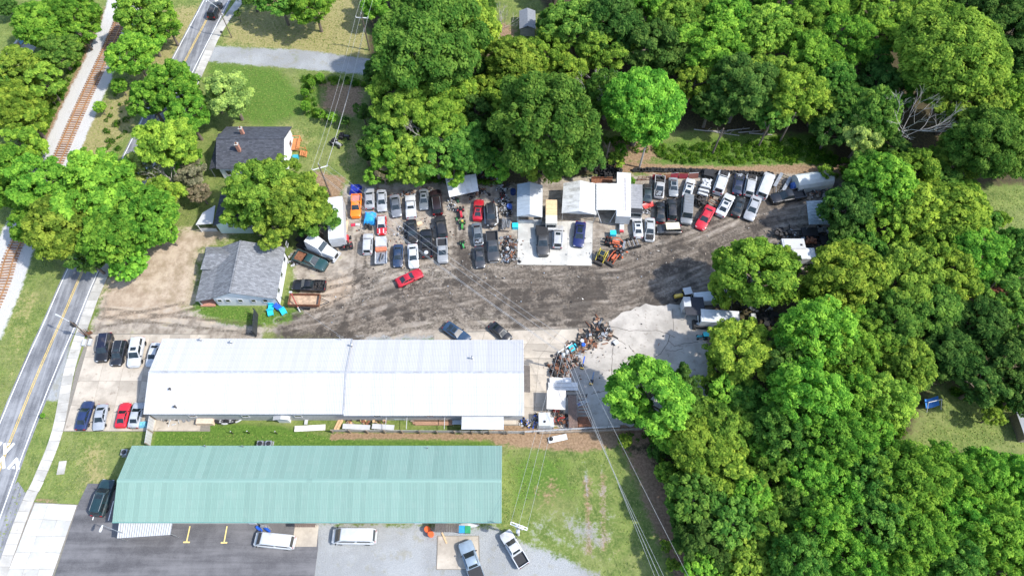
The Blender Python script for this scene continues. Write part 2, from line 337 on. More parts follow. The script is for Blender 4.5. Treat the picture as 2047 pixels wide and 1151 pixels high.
lk(nt, c, p.inputs['Base Color']); p.inputs['Roughness'].default_value = .95; p.inputs['Specular IOR Level'].default_value = .2
b = node(nt, 'ShaderNodeBump'); b.inputs['Distance'].default_value = .25; b.inputs['Strength'].default_value = .8
hgt = mth(nt, 'ADD', mth(nt, 'MULTIPLY', n3, .5), mth(nt, 'ADD', mth(nt, 'MULTIPLY', n4, .35), mth(nt, 'MULTIPLY', trk, .35)))
lk(nt, hgt, b.inputs['Height']); lk(nt, b.outputs[0], p.inputs['Normal'])
me.materials.append(m)
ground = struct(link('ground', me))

# ---------------------------------------------------------------- road with its painted lines, pavement slabs, concrete pads, tarmac
def asphalt(name, lo, hi, streak):
    m, nt, p = newmat(name); tc = node(nt, 'ShaderNodeTexCoord').outputs['Object']
    mp = node(nt, 'ShaderNodeMapping'); lk(nt, tc, mp.inputs[0]); mp.inputs['Rotation'].default_value = (0, 0, 0 if streak > 1 else streak); mp.inputs['Scale'].default_value = (.05, .6, 1) if streak > 1 else (1.3, .07, 1)
    a = noise(nt, mp.outputs[0], 1., 5, .6); b2 = noise(nt, tc, .35, 5, .65); c3 = noise(nt, tc, 14., 3)
    c = mixc(nt, mapr(nt, mth(nt, 'ADD', mth(nt, 'MULTIPLY', a, .6), mth(nt, 'MULTIPLY', b2, .4)), .38, .64), lo, hi)
    c = mixc(nt, mapr(nt, c3, .35, .7, 0, .25), c, tuple(x * 1.6 for x in hi))
    lk(nt, c, p.inputs['Base Color']); p.inputs['Roughness'].default_value = .85
    bp = node(nt, 'ShaderNodeBump'); bp.inputs['Distance'].default_value = .01; lk(nt, c3, bp.inputs['Height']); lk(nt, bp.outputs[0], p.inputs['Normal'])
    return m
road_m = asphalt('road_asphalt', (.085, .088, .098), (.27, .272, .28), R(-7))
lot_m = asphalt('lot_asphalt', (.06, .058, .062), (.15, .145, .148), R(85))
def concrete(name, col, dirt=(.26, .22, .17), amt=.5):
    m, nt, p = newmat(name); tc = jitter(nt)
    a = noise(nt, tc, .22, 6, .65); b2 = noise(nt, tc, 1.4, 5, .7); c3 = noise(nt, tc, 12., 3)
    c = mixc(nt, mapr(nt, a, .35, .65), tuple(x * .76 for x in col), tuple(min(1, x * 1.14) for x in col))
    c = mixc(nt, mapr(nt, b2, .52, .74, 0, amt), c, dirt); c = mixc(nt, mapr(nt, noise(nt, tc, .7, 3, .8), .6, .7, 0, amt * .7), c, tuple(x * .55 for x in dirt))
    c = mixc(nt, mapr(nt, c3, .4, .7, 0, .15), c, tuple(x * .7 for x in col))
    lk(nt, c, p.inputs['Base Color']); p.inputs['Roughness'].default_value = .9; p.inputs['Specular IOR Level'].default_value = .25
    return m
conc_tan = concrete('concrete_tan', (.44, .385, .315), (.28, .22, .17)); conc_white = concrete('concrete_pale', (.52, .51, .475), amt=.25); conc_grey = concrete('concrete_worn', (.42, .385, .34), (.24, .2, .16), amt=.6)
conc_walk = concrete('pavement_concrete', (.45, .43, .39), amt=.35); conc_pad = concrete('concrete_pad_new', (.48, .465, .425), (.3, .28, .25), .3)
yline = mat('yellow_road_paint', (.6, .42, .1), .7, 0, .25, 3., (.25, .22, .16), .5); wline = mat('white_road_paint', (.74, .74, .72), .7, 0, .12, 3., (.4, .4, .38), .4)
tpaint = mat('yellow_bay_paint', (.72, .56, .2), .7, 0, .15, 3.)
CL = [(440, -12), (415, 36.7), (363, 136.7), (290, 285), (225, 419), (163.3, 546.7), (125, 636), (81.7, 733), (20.8, 882), (-12, 970)]
clw = [G(*q) for q in CL]; clw = [clw[0] + (clw[0] - clw[1]) * 6] + clw + [clw[-1] + (clw[-1] - clw[-2]) * 3]
def sm(pts, n=4):
    out = []
    for i in range(len(pts) - 1):
        for k in range(n):
            t = k / n; p0, p1, p2, p3 = pts[max(0, i - 1)], pts[i], pts[i + 1], pts[min(len(pts) - 1, i + 2)]
            m1, m2 = (p2 - p0) / 2, (p3 - p1) / 2
            out.append((2 * t**3 - 3 * t**2 + 1) * p1 + (t**3 - 2 * t**2 + t) * m1 + (-2 * t**3 + 3 * t**2) * p2 + (t**3 - t**2) * m2)
    return out + [pts[-1]]
clw = sm(clw)
def ribbon(name, line, o0, o1, z, m, parent=None, h=0.):
    n = len(line); L = []; Rr = []
    for i, q in enumerate(line):
        d = (line[min(i + 1, n - 1)] - line[max(0, i - 1)]).normalized(); s = Vector((-d.y, d.x, 0))
        L.append(Vector((q.x, q.y, 0)) + s * o0); Rr.append(Vector((q.x, q.y, 0)) + s * o1)
    mb = MB()
    vs = [Vector((a.x, a.y, z)) for a in L] + [Vector((a.x, a.y, z)) for a in Rr]
    mb.add(vs, [(i, i + 1, n + i + 1, n + i) for i in range(n - 1)])
    if h:
        vs2 = [Vector((a.x, a.y, z - h)) for a in L] + [Vector((a.x, a.y, z - h)) for a in Rr]; o = len(mb.v)
        mb.add(vs2, []); mb.f += [(i, i + 1, o + i + 1, o + i) for i in range(n - 1)] + [(n + i, n + i + 1, o + n + i + 1, o + n + i) for i in range(n - 1)]; mb.m += [0] * (2 * n - 2)
    return mb.obj(name, m, parent)
road = struct(ribbon('road', clw, -3.05, 3.05, .03, road_m, h=.05))        # offsets: line runs from far to near, + is the right-hand side in the picture
for o in (-.16, .1): ribbon('lane_line', clw, o - .06, o + .06, .036, yline, road)
for o in (-2.72, 2.62): ribbon('edge_line', clw, o - .07, o + .07, .036, wline, road)
hump = MB()
def stroke(mb, a, b, w, z=.0375):
    a, b = G(*a), G(*b); d = (b - a).normalized(); s = Vector((-d.y, d.x, 0)) * w / 2
    mb.poly([(q.x, q.y, z) for q in (a + s, b + s, b - s, a - s)])
zc = zoomed(0, 860, 11.51)
for strokes in ([(110, 290), (120, 545)], [(330, 295), (110, 530)]), ([(405, 630), (185, 885)], [(385, 650), (420, 900)]), ([(90, 600), (-60, 760)], [(75, 610), (95, 875)]), ([(40, 265), (-140, 500)], [(-200, 280), (-140, 500)]):
    mb = MB()
    for i, (a, b) in enumerate(strokes): stroke(mb, zc(*a), zc(*b), .42, .0375 + .004 * i)
    mb.obj('hump_chevron', wline, road)
for t in ([(175, 290), (250, 290), (180, 360)], [(330, 800), (270, 875), (355, 885)], [(-5, 780), (20, 860), (-40, 860)]):
    MB().poly([(*G(*zc(*q))[:2], .0375) for q in t]).obj('hump_triangle', wline, road)
for t in ([(410, -8), (422, -4), (412, 5), (417, 0)], [(427, -8), (441, -2), (431, 5), (433, -1)]):
    MB().poly([(*G(*q)[:2], .0375) for q in (t[0], t[2], t[1])]).obj('hump_triangle', wline, road)
# pavement along the road, built slab by slab
SW = [(510, -40), (480, 2), (435, 67), (396.5, 150), (330, 290), (270, 415), (201, 563), (171, 640), (140, 737), (115, 862), (77, 960), (58.5, 997), (32, 1065), (-12, 1190)]
sww = sm([G(*q) for q in SW], 6); walk = struct(ribbon('pavement', sww, -.84, .84, .07, concrete('joint_concrete', (.2, .18, .16)), h=.1))
slab_me = MB().box((0, 0, 0), (1.68, 1.46, .06)).mesh('pavement_slab', conc_walk)
acc = 0.; seg = 0; q = sww[0].copy(); pos = []
tot = [0.]
for a, b2 in zip(sww, sww[1:]): tot.append(tot[-1] + (b2 - a).length)
t = .75
while t < tot[-1]:
    i = max(k for k in range(len(tot) - 1) if tot[k] <= t); a, b2 = sww[i], sww[i + 1]; d = b2 - a
    qq = a + d * ((t - tot[i]) / d.length); link('pavement_slab', slab_me, walk, (qq.x, qq.y, .055), math.atan2(d.y, d.x) - math.pi / 2); t += 1.5
def pad_obj(name, px, z, m, t=.05, jag=0):
    mb = MB(); ww = [G(*q) for q in px]
    if jag:
        out = []
        for a, b2 in zip(ww, ww[1:] + ww[:1]):
            k_ = max(1, int((b2 - a).length / .8)); out += [a.lerp(b2, i / k_) + Vector((rnd.uniform(-jag, jag), rnd.uniform(-jag, jag), 0)) for i in range(k_)]
        ww = out
    mb.prism([q[:2] for q in ww], z - t, z); return struct(mb.obj(name, m))
def slabs(parent, corners, nu, nv, z, m, gap=.03):
    c = [G(*q) for q in corners]
    for i in range(nu):
        for j in range(nv):
            def at(a, b2): return (c[0] * (1 - a) + c[1] * a) * (1 - b2) + (c[3] * (1 - a) + c[2] * a) * b2
            u0, u1, v0, v1 = i / nu, (i + 1) / nu, j / nv, (j + 1) / nv
            pp = [at(u0, v0), at(u1, v0), at(u1, v1), at(u0, v1)]; mid = sum(pp, Vector()) / 4
            pp = [q + (mid - q).normalized() * gap for q in pp]
            mb = MB(); mb.prism([(q - mid)[:2] for q in pp], 0, .03); o = mb.obj('concrete_slab', m, parent); o.location = (mid.x, mid.y, z)
jointm = mat('slab_joint', (.2, .18, .15), .95)
fp = pad_obj('parking_pad', [(178, 666), (420, 668), (420, 862), (125, 862), (152, 737)], .035, jointm)
slabs(fp, [(182, 668), (420, 669), (400, 861), (128, 861)], 6, 4, .03, conc_tan)
dw = pad_obj('concrete_driveway', [(68, 1003), (156, 1008), (100, 1175), (2, 1175), (40, 1060)], .035, jointm)
slabs(dw, [(70, 1005), (154, 1009), (97, 1172), (5, 1172)], 3, 5, .03, conc_white)
lot = pad_obj('tarmac_parking_lot', [(176, 966), (240, 966), (560, 1000), (636, 1050), (636, 1092), (624, 1190), (96, 1190), (156, 1008)], .032, lot_m)
apron = pad_obj('tarmac_apron', [(36, 962), (52, 985), (48, 1003), (20, 1060), (0, 1130), (-40, 1130), (-20, 1020)], .031, road_m)
dp = pad_obj('door_pad', [(590, 1049), (637, 1049), (633, 1092), (584, 1092)], .06, conc_tan, .08)
sp_ = pad_obj('loading_pad', [(874, 1070), (958, 1070), (960, 1138), (872, 1138)], .05, jointm, .07); slabs(sp_, [(876, 1071), (956, 1071), (958, 1137), (873, 1137)], 2, 1, .04, conc_tan)
cp = pad_obj('carport_pad', [(1035, 444), (1186, 442), (1184, 532), (1033, 530)], .06, jointm, .08); slabs(cp, [(1036, 444), (1185, 442), (1183, 531), (1034, 529)], 3, 2, .055, conc_pad, .015)
bp_ = pad_obj('rear_concrete_pad', [(880, 664), (1176, 655), (1138, 690), (1115, 720), (1104, 760), (1100, 850), (1000, 850), (1000, 680), (860, 675)], .035, jointm)
slabs(bp_, [(868, 666), (1172, 657), (1118, 716), (868, 716)], 6, 2, .03, conc_tan); slabs(bp_, [(1000, 717), (1116, 717), (1098, 848), (1000, 848)], 3, 4, .03, conc_tan)
rp = pad_obj('broken_concrete_yard', [(1218, 640), (1245, 625), (1290, 609), (1400, 609), (1420, 640), (1410, 720), (1440, 800), (1290, 850), (1100, 855), (1104, 758), (1128, 740), (1190, 690), (1215, 660)], .036, conc_grey, .05, .28)
crackm = mat('crack_filler', (.13, .115, .1), .95, 0, .5, 1.)
for line in ([(830, 200), (900, 210), (990, 235), (1120, 232), (1220, 235), (1300, 265), (1340, 285)], [(1300, 265), (1285, 330), (1230, 410), (1160, 450), (1100, 455), (1050, 425), (1005, 375), (985, 345)], [(1100, 455), (1112, 490)],
             [(1290, 310), (1340, 355), (1420, 330), (1520, 320)], [(1270, 385), (1340, 388), (1400, 370)], [(840, 270), (900, 300), (960, 340)], [(1325, 70), (1328, 235)], [(870, 335), (858, 430), (855, 520), (852, 680), (872, 712), (862, 745), (820, 788)], [(700, 720), (840, 685)], [(250, 385), (460, 405)]):
    pts = []
    for a, b2 in zip(line, line[1:]):
        for k in range(4): pts.append(((a[0] * (4 - k) + b2[0] * k) / 4 + rnd.uniform(-3, 3), (a[1] * (4 - k) + b2[1] * k) / 4 + rnd.uniform(-3, 3)))
    pts.append(line[-1]); ribbon('crack', [G(*T2(*q)) for q in pts], -.045, .045, .066 if line[0][0] < 300 else .041, crackm, rp)
for (a, b2) in (((373, 1083), (380, 1051)), ((448, 1084), (454, 1051))):
    mb = MB(); stroke(mb, a, b2, .17, .037); stroke(mb, (a[0] - 6.5, a[1]), (a[0] + 6.5, a[1]), .2, .041); mb.obj('bay_line', tpaint, lot)
for (a, b2) in ((T4(665, 748), T4(680, 690)), (T4(778, 752), T4(815, 612))): stroke(mb := MB(), a, b2, .13, .037); mb.obj('bay_line', wline, lot)
lid = MB(); c_, L_, rz_ = along(*T4(438, 405), *T4(450, 345)); lid.box((0, 0, .06), (2.0, 1.1, .1)).box((0, 0, .12), (1.7, .85, .03)); o = lid.obj('utility_cover', conc_walk); o.location = c_; o.rotation_euler = (0, 0, rz_); tag(o, 'small pale rectangular concrete cover set in the lawn by the pavement', 'utility cover')

# ---------------------------------------------------------------- railway
rl = sm([G(*q) for q in RAIL], 5); tot = [0.]
for a, b2 in zip(rl, rl[1:]): tot.append(tot[-1] + (b2 - a).length)
track = thing('railway_track', 'rusty single railway track on pale ballast', 'railway', (0, 0, 0))
tie_m = [mat('railway_tie_%d' % k, c, .9, 0, .3, 4.) for k, c in enumerate(((.3, .17, .1), (.36, .21, .12), (.24, .13, .08)))]
tie_me = [MB().box((0, 0, 0), (.24, 2.6, .2)).mesh('tie', k) for k in tie_m]; t = 0.3
while t < tot[-1]:
    i = max(k for k in range(len(tot) - 1) if tot[k] <= t); d = rl[i + 1] - rl[i]; q = rl[i] + d * ((t - tot[i]) / d.length)
    if q.y < 78 and q.y > -24: link('tie', rnd.choice(tie_me), track, (q.x, q.y, .09), math.atan2(d.y, d.x) + rnd.uniform(-.03, .03))
    t += .55
rail_m = mat('rusty_rail', (.42, .23, .11), .5, .4, .2, 3.)
for s in (-1, 1): ribbon('rail', rl, s * .7175 - .07, s * .7175 + .07, .36, rail_m, track, h=.17)
# ---------------------------------------------------------------- long metal-roofed buildings
def ribbed_panel(w, L, m, ribs=4, h=.028):
    prof = []; p = w / ribs
    for i in range(ribs):
        x = -w / 2 + i * p
        prof += [(x, 0), (x + p * .36, 0), (x + p * .42, h), (x + p * .58, h), (x + p * .64, 0)]
    prof.append((w / 2, 0)); mb = MB(); n = len(prof)
    vs = [(x, 0, z) for x, z in prof] + [(x, L, z) for x, z in prof]
    mb.add(vs, [(i, i + 1, n + i + 1, n + i) for i in range(n - 1)])
    o = len(mb.v); mb.add([(-w / 2, 0, -.05), (w / 2, 0, -.05), (w / 2, L, -.05), (-w / 2, L, -.05)], [(3, 2, 1, 0)])
    mb.f += [(0, n - 1, o + 1, o), (n, 2 * n - 1, o + 2, o + 3)]; mb.m += [0, 0]
    return mb.mesh('roof_panel', m)
def gable_roof(parent, x0, x1, yf, yb, ze, zr, m, pw=.92, ym=None, name='roof_panel', ribs=4):
    ym = (yf + yb) / 2 if ym is None else ym
    n = max(1, round((x1 - x0) / pw)); w = (x1 - x0) / n
    for (ye, s) in ((yf, 1), (yb, -1)):
        run = abs(ym - ye); L = math.hypot(run, zr - ze); ang = math.atan2(zr - ze, run); ml = m if isinstance(m, list) else [m]; mes = [ribbed_panel(w, L, k, ribs, .045) for k in ml]
        for i in range(n):
            o = link(name, rnd.choice(mes), parent, (x0 + (i + .5) * w, ye, ze)); o.rotation_euler = (ang, 0, 0 if s > 0 else math.pi)
    return ym
def gable_walls(parent, x0, x1, yf, yb, ze, zr, m, ym=None, name='wall'):
    ym = (yf + yb) / 2 if ym is None else ym
    mb = MB(); t = .2
    mb.box(((x0 + x1) / 2, yf + t / 2, ze / 2), (x1 - x0, t, ze)); mb.box(((x0 + x1) / 2, yb - t / 2, ze / 2), (x1 - x0, t, ze))
    for x in (x0, x1):
        s = t if x == x0 else -t
        pts = [(x, yf + t, 0), (x, yb - t, 0), (x, yb - t, ze - .03), (x, ym, zr - .12), (x, yf + t, ze - .03)]
        mb.add(pts + [(q[0] + s, q[1], q[2]) for q in pts], [(0, 1, 2, 3, 4), (9, 8, 7, 6, 5)] + [(i, 5 + i, 5 + (i + 1) % 5, (i + 1) % 5) for i in range(5)])
    return mb.obj(name, m, parent)
def window(parent, c, w, h, face, frame_m=None, m=None):
    fm = frame_m or whitem; dx, dy = {'f': (0, -1), 'b': (0, 1), 'r': (1, 0), 'l': (-1, 0)}[face]
    def bx(mb, ww, hh, t, off, dz=0):
        return mb.box((c[0] + dx * off, c[1] + dy * off, c[2] + dz), (ww, t, hh) if dy else (t, ww, hh))
    mb = MB(); bx(mb, w, .09, .1, .05, h / 2); bx(mb, w, .09, .14, .05, -h / 2)
    for s in (-1, 1): mb.box((c[0] + dx * .05 + (s * w / 2 if dy else 0), c[1] + dy * .05 + (s * w / 2 if dx else 0), c[2]), (.09, .1, h) if dy else (.1, .09, h))
    o = mb.obj('window', fm, parent); g = MB(); bx(g, w - .08, h - .08, .05, .03); g.obj('pane', m or glass, o); return o
def sheetmat(name, col, streak, amt, screw=.9, seamk=.3):
    m, nt, p = newmat(name); v = jitter(nt); tc = node(nt, 'ShaderNodeTexCoord').outputs['Object']
    mp = node(nt, 'ShaderNodeMapping'); lk(nt, v, mp.inputs[0]); mp.inputs['Scale'].default_value = (11., .22, 1.)
    a = noise(nt, mp.outputs[0], 1., 5, .65); b = noise(nt, v, .5, 4); r = node(nt, 'ShaderNodeObjectInfo').outputs['Random']
    c = mixc(nt, r, tuple(x * .95 for x in col), tuple(x * 1.05 for x in col)); c = mixc(nt, mapr(nt, a, .52, .75, 0, amt), c, streak); c = mixc(nt, mapr(nt, b, .5, .7, 0, amt * .6), c, streak)
    sx = node(nt, 'ShaderNodeSeparateXYZ'); lk(nt, tc, sx.inputs[0]); yy = mth(nt, 'ABSOLUTE', mth(nt, 'SUBTRACT', mth(nt, 'FRACT', mth(nt, 'MULTIPLY', sx.outputs[1], 1 / 1.22)), .5)); xx = mth(nt, 'ABSOLUTE', mth(nt, 'SUBTRACT', mth(nt, 'FRACT', mth(nt, 'MULTIPLY', sx.outputs[0], 4.2)), .5))
    dots = mth(nt, 'MULTIPLY', mapr(nt, yy, .06, .025), mapr(nt, xx, .3, .2)); c = mixc(nt, mth(nt, 'MULTIPLY', dots, .28 * screw), c, tuple(x * .5 for x in col))
    seam = mapr(nt, mth(nt, 'ABSOLUTE', sx.outputs[0]), .37, .43); c = mixc(nt, mth(nt, 'MULTIPLY', seam, seamk), c, tuple(min(1., x * 1.4) for x in col))
    lk(nt, c, p.inputs['Base Color']); p.inputs['Roughness'].default_value = .45; return m
roof_white = sheetmat('white_roof_sheet', (.47, .465, .46), (.37, .36, .345), .2, 1., .12)
roof_green = [sheetmat('green_roof_sheet_%d' % k, c, (.27, .35, .31), .4, .5) for k, c in enumerate(((.19, .3, .255), (.195, .305, .26), (.185, .295, .25), (.2, .31, .265)))]
wall_beige = mat('beige_siding', (.55, .5, .43), .8, 0, .08, 2.); wall_grey = mat('grey_block_wall', (.42, .42, .41), .85, 0, .12, 3.); wall_white = mat('white_siding', (.66, .67, .69), .7, 0, .04, 2.)
# white building
A = thing('metal_roofed_workshop', 'long workshop with white ribbed metal roof beside the front car park', 'building', (-26.4, -17.35, 0))
xl, xr = -28.5, 28.2; xm = 1.3
ze, zr = 4.0, 5.5; yf, yb = -6.1, 6.15
for (a, b2, dz) in ((xl, xm, .12), (xm + .01, xr, 0.)):
    gable_roof(A, a, b2, yf - (0 if dz else .2), yb - (0 if dz else .15), ze + dz, zr + dz, roof_white, .95, 0.0)
    mb = MB(); mb.add([(a, -.16, zr + dz + .02), (b2, -.16, zr + dz + .02), (b2, 0, zr + dz + .08), (a, 0, zr + dz + .08), (a, .16, zr + dz + .02), (b2, .16, zr + dz + .02)], [(0, 1, 2, 3), (3, 2, 5, 4)]); mb.obj('ridge_cap', mat('ridge_zinc', (.4, .41, .43), .5, .2, .2, 2., (.2, .18, .16), .5), A)
gable_walls(A, xl + .3, xr - .2, yf + .35, yb - .4, ze - .08, zr - .1, wall_grey, 0.)
mb = MB(); mb.box((xm, yf / 2, (ze + zr) / 2 + .2), (.16, 6.25, .06), tilt=(math.atan2(1.5, 6.1), 0)); mb.box((xm, yb / 2, (ze + zr) / 2 + .2), (.16, 6.25, .06), tilt=(-math.atan2(1.5, 6.1), 0)); mb.obj('joint_flashing', mat('ridge_zinc', (.4, .41, .43)), A)
def local(T, u, v, z): q = G(u, v, z); return (q.x - T.location.x, q.y - T.location.y, z)
for (u, v, z) in ((342, 779, 4.9), (352, 814, 4.5), (402, 680, 4.4), (463, 685, 4.5), (944, 716, 5.1), (703, 691, 4.6)):
    q = local(A, u, v, z); mb = MB(); mb.tube([(q[0], q[1], z - .5), (q[0], q[1], z + .5)], .1, 8).lathe((q[0], q[1], z + .55), [(.18, -.06), (.2, 0), (.02, .1)], 8); mb.obj('vent_pipe', steel if u > 400 else darkm, A)
q = local(A, *T6(190, 130), 4.3); mb = MB(); mb.tube([(q[0], q[1], 3.8), (q[0], q[1], 5.6)], .05, 6).tube([(q[0], q[1], 5.5), (q[0] - .5, q[1] + .3, 5.2)], .04, 6); mb.obj('service_mast', steel, A)
aw = mat('brown_awning_sheet', (.09, .075, .065), .7, 0, .25, 4.)
for k in range(5):                                                            # brown side awning in strips
    y0 = -6.5 + .0; mb = MB(); yy = local(A, 1055, 731 + k * 10.6, 2.8)[1]
    mb.box((xr + .45, yy - .4, 2.85), (1.1, .86, .05), tilt=(0, R(12))); mb.obj('awning_sheet', aw, A)
mb = MB(); mb.box((xr - .13, local(A, 1052, 800, 1)[1], 1.05), (.12, 1.0, 2.1)); mb.obj('door', mat('brown_door', (.16, .1, .07), .6), A)
for x in (-22, -14, -6, 6, 14, 22): window(A, (x, yf + .35, 2.2), 1.1, .9, 'f')
for x in (-20, -10, 12): mb = MB(); mb.box((x, yb - .36, 1.4), (3.2, .12, 2.8)); mb.obj('roller_door', whitem, A)
window(A, (xl + .3, -2.5, 1.9), 1.4, 1.2, 'l'); window(A, (xl + .3, 3, 1.9), 1.4, 1.2, 'l')
mb = MB(); mb.box((xl + .26, .4, 1.05), (.1, 1.0, 2.1)); mb.obj('door', blackp, A)
# lean-to roof of white sheets and the little hip shed on the back side of the workshop
lt = thing('lean_to_roof', 'white sheet lean-to roof on posts below the workshop', 'lean-to', G(965, 852))
me_s = None; c0 = lt.location
tl, tr, br, bl_ = [G(*T6(*q), 3.0) - c0 for q in ((1305, 825), (1690, 825), (1690, 958), (1300, 955))]
for k in range(6):
    a, b2 = k / 6, (k + 1) / 6; mb = MB(); s1 = Vector((0, 0, .2 - .05 * k)); s2 = Vector((0, 0, .2 - .05 * (k + 1) + .03))
    mb.slab([tl.lerp(bl_, b2) + s2, tr.lerp(br, b2) + s2, tr.lerp(br, a) + s1, tl.lerp(bl_, a) + s1], .03); mb.obj('roof_sheet', whitem, lt)
for q in (bl_, br, (bl_ + br) / 2): mb = MB(); mb.tube([(q.x, q.y + .1, 0), (q.x, q.y + .1, 2.9)], .06); mb.obj('post', steel, lt)
hs = thing('small_white_shed', 'small white gabled shed against the workshop wall', 'shed', G(*T5(1385, 880)))
mb = MB(); mb.box((0, .3, 1.0), (1.7, 1.2, 2.0)); mb.obj('wall', wall_white, hs)
for s, w_ in ((-1, whitem), (1, whitem)): mb = MB(); mb.slab([(s * 1.3, -.5, 2.0), (s * 1.3, 1.2, 2.0), (0, 1.2, 2.5), (0, -.5, 2.5)][::s], .05); mb.obj('roof', w_, hs)

# green building
B = thing('green_roofed_building', 'long low building with green ribbed metal roof', 'building', (-28.45, -33.5, 0))
gl, gr_ = -27.0, 27.0; gable_roof(B, gl, gr_, -5.35, 5.35, 4.0, 5.5, roof_green, .9, 0.)
mb = MB(); mb.add([(gl, -.3, 5.44), (gr_, -.3, 5.44), (gr_, 0, 5.57), (gl, 0, 5.57), (gl, .3, 5.44), (gr_, .3, 5.44)], [(0, 1, 2, 3), (3, 2, 5, 4)]); mb.obj('ridge_cap', roof_green[2], B)
gable_walls(B, gl + .35, gr_ - .35, -4.9, 4.9, 3.85, 5.35, wall_beige, 0.)
mb = MB(); mb.box((0, -5.42, 3.97), (54, .12, .12)); mb.obj('gutter', mat('green_trim', (.12, .27, .24), .5), B)
for x in (-18, -12, -5.5, 7, 19): window(B, (x, -4.9, 1.9), 1.5, 1.2, 'f')
for x in (-8.8, 3, 15): mb = MB(); mb.box((x, -4.93, 1.05), (1., .1, 2.1)); mb.obj('door', wall_white, B)
mb = MB(); tl, tr, br, bl_ = [Vector(local(B, *q)) for q in ((238, 1044, 3.6), (345, 1043, 3.6), (340, 1068, 3.1), (234, 1075, 3.1))]
for k in range(22):                                                          # striped entrance awning
    a, b2 = k / 22, (k + .72) / 22; mb = MB(); mb.slab([tl.lerp(tr, a), bl_.lerp(br, a), bl_.lerp(br, b2), tl.lerp(tr, b2)], .05); mb.obj('awning_slat', whitem, B)
mb = MB(); mb.slab([tl - Vector((0, 0, .1)), bl_ - Vector((0, 0, .1)), br - Vector((0, 0, .1)), tr - Vector((0, 0, .1))], .03)
for q in (bl_, br): mb.tube([(q.x, q.y + .1, 0), (q.x, q.y + .1, 3.)], .05)
mb.obj('awning_frame', steel, B)
for (a, b2, mm) in (((589, 1046), (630, 1053), mat('brown_awning_slats', (.13, .09, .07), .8)), ((870, 1046), (918, 1063), aw)):
    n = 10
    for k in range(n):
        p0 = Vector(local(B, a[0] + (b2[0] - a[0]) * k / n, a[1], 2.7)); p1 = Vector(local(B, a[0] + (b2[0] - a[0]) * (k + .9) / n, a[1], 2.7)); d = Vector(local(B, a[0], b2[1], 2.5)).y - p0.y
        mb = MB(); mb.slab([p0, p0 + Vector((0, d, -.25)), p1 + Vector((0, d, -.25)), p1], .04); mb.obj('canopy_slat', mm, B)
for (u, v) in ((411, 886.5), (486, 887), (855, 890)): q = local(B, u, v + 5, 4.3); mb = MB(); mb.tube([(q[0], q[1], 4.0), (q[0], q[1], 4.8)], .07, 8); mb.obj('vent_pipe', steel, B)
def acunit(u, v, label):
    t = thing('air_conditioner', label, 'air conditioner', G(u, v)); mb = MB(); mb.box((0, 0, .45), (.9, .9, .8)).box((0, 0, .03), (1.1, 1.1, .06)); mb.obj('case', steel, t)
    mb = MB(); mb.lathe((0, 0, .86), [(.36, 0), (.36, .03), (.3, .04)], 14); mb.obj('fan_guard', blackp, t)
acunit(253, 906, 'grey air conditioner at the back left corner of the green roofed building')
acunit(523, 889, 'left one of two units behind the green roof'); acunit(540, 889, 'right one of two units behind the green roof')
lampt = thing('wall_lamp', 'grey lamp on a long arm over the tarmac by the striped awning', 'lamp', G(240, 1082))
p0 = Vector((0, 0, 0)); off = [G(*T4(*q), 4.6) - lampt.location for q in ((845, 830), (735, 785), (715, 835))]
mb = MB(); mb.tube([(off[0].x, off[0].y, 0), (off[0].x, off[0].y, 4.6)], .07).tube([off[0], off[1]], .045); mb.obj('pole', steel, lampt)
mb = MB(); mb.tube([off[1], off[1].lerp(off[2], .5)], .09, 8, .16).tube([off[1].lerp(off[2], .5), off[2]], .2, 8, .14); mb.obj('lamp_head', whitem, lampt)

# ---------------------------------------------------------------- houses
def shingle(name, col):
    m, nt, p = newmat(name); tc = node(nt, 'ShaderNodeTexCoord').outputs['Object']
    br = node(nt, 'ShaderNodeTexBrick'); lk(nt, tc, br.inputs['Vector'])
    br.inputs['Scale'].default_value = 1.; br.inputs['Brick Width'].default_value = .5; br.inputs['Row Height'].default_value = .22; br.inputs['Mortar Size'].default_value = .012
    br.inputs['Color1'].default_value = (*[c * .72 for c in col], 1); br.inputs['Color2'].default_value = (*[min(1, c * 1.3) for c in col], 1); br.inputs['Mortar'].default_value = (*[c * .5 for c in col], 1)
    c = mixc(nt, mapr(nt, noise(nt, tc, 2.5, 4), .4, .7, 0, .3), br.outputs[0], tuple(c * .7 for c in col)); lk(nt, c, p.inputs['Base Color']); p.inputs['Roughness'].default_value = .95; p.inputs['Specular IOR Level'].default_value = .15
    return m
sh_dark = shingle('dark_shingle', (.075, .08, .095)); sh_grey = shingle('grey_shingle', (.2, .205, .215)); brick_m = mat('chimney_brick', (.42, .2, .14), .9, 0, .3, 8.)
def rel(T, u, v, z): return G(u, v, z) - T.location
def roofslab(parent, pts, m, t=.14, name='roof'):
    mb = MB(); mb.slab(pts, t); o = mb.obj(name, m, parent); return o
def bricks_chimney(parent, x, y, z0, z1):
    o = MB().box((x, y, (z0 + z1) / 2), (.55, .55, z1 - z0)).obj('chimney', brick_m, parent)
    MB().box((x, y, z1 + .05), (.68, .68, .1)).obj('chimney_cap', conc_walk, o); MB().lathe((x, y, z1 + .1), [(.16, 0), (.14, .3)], 10).obj('flue', rust, o)
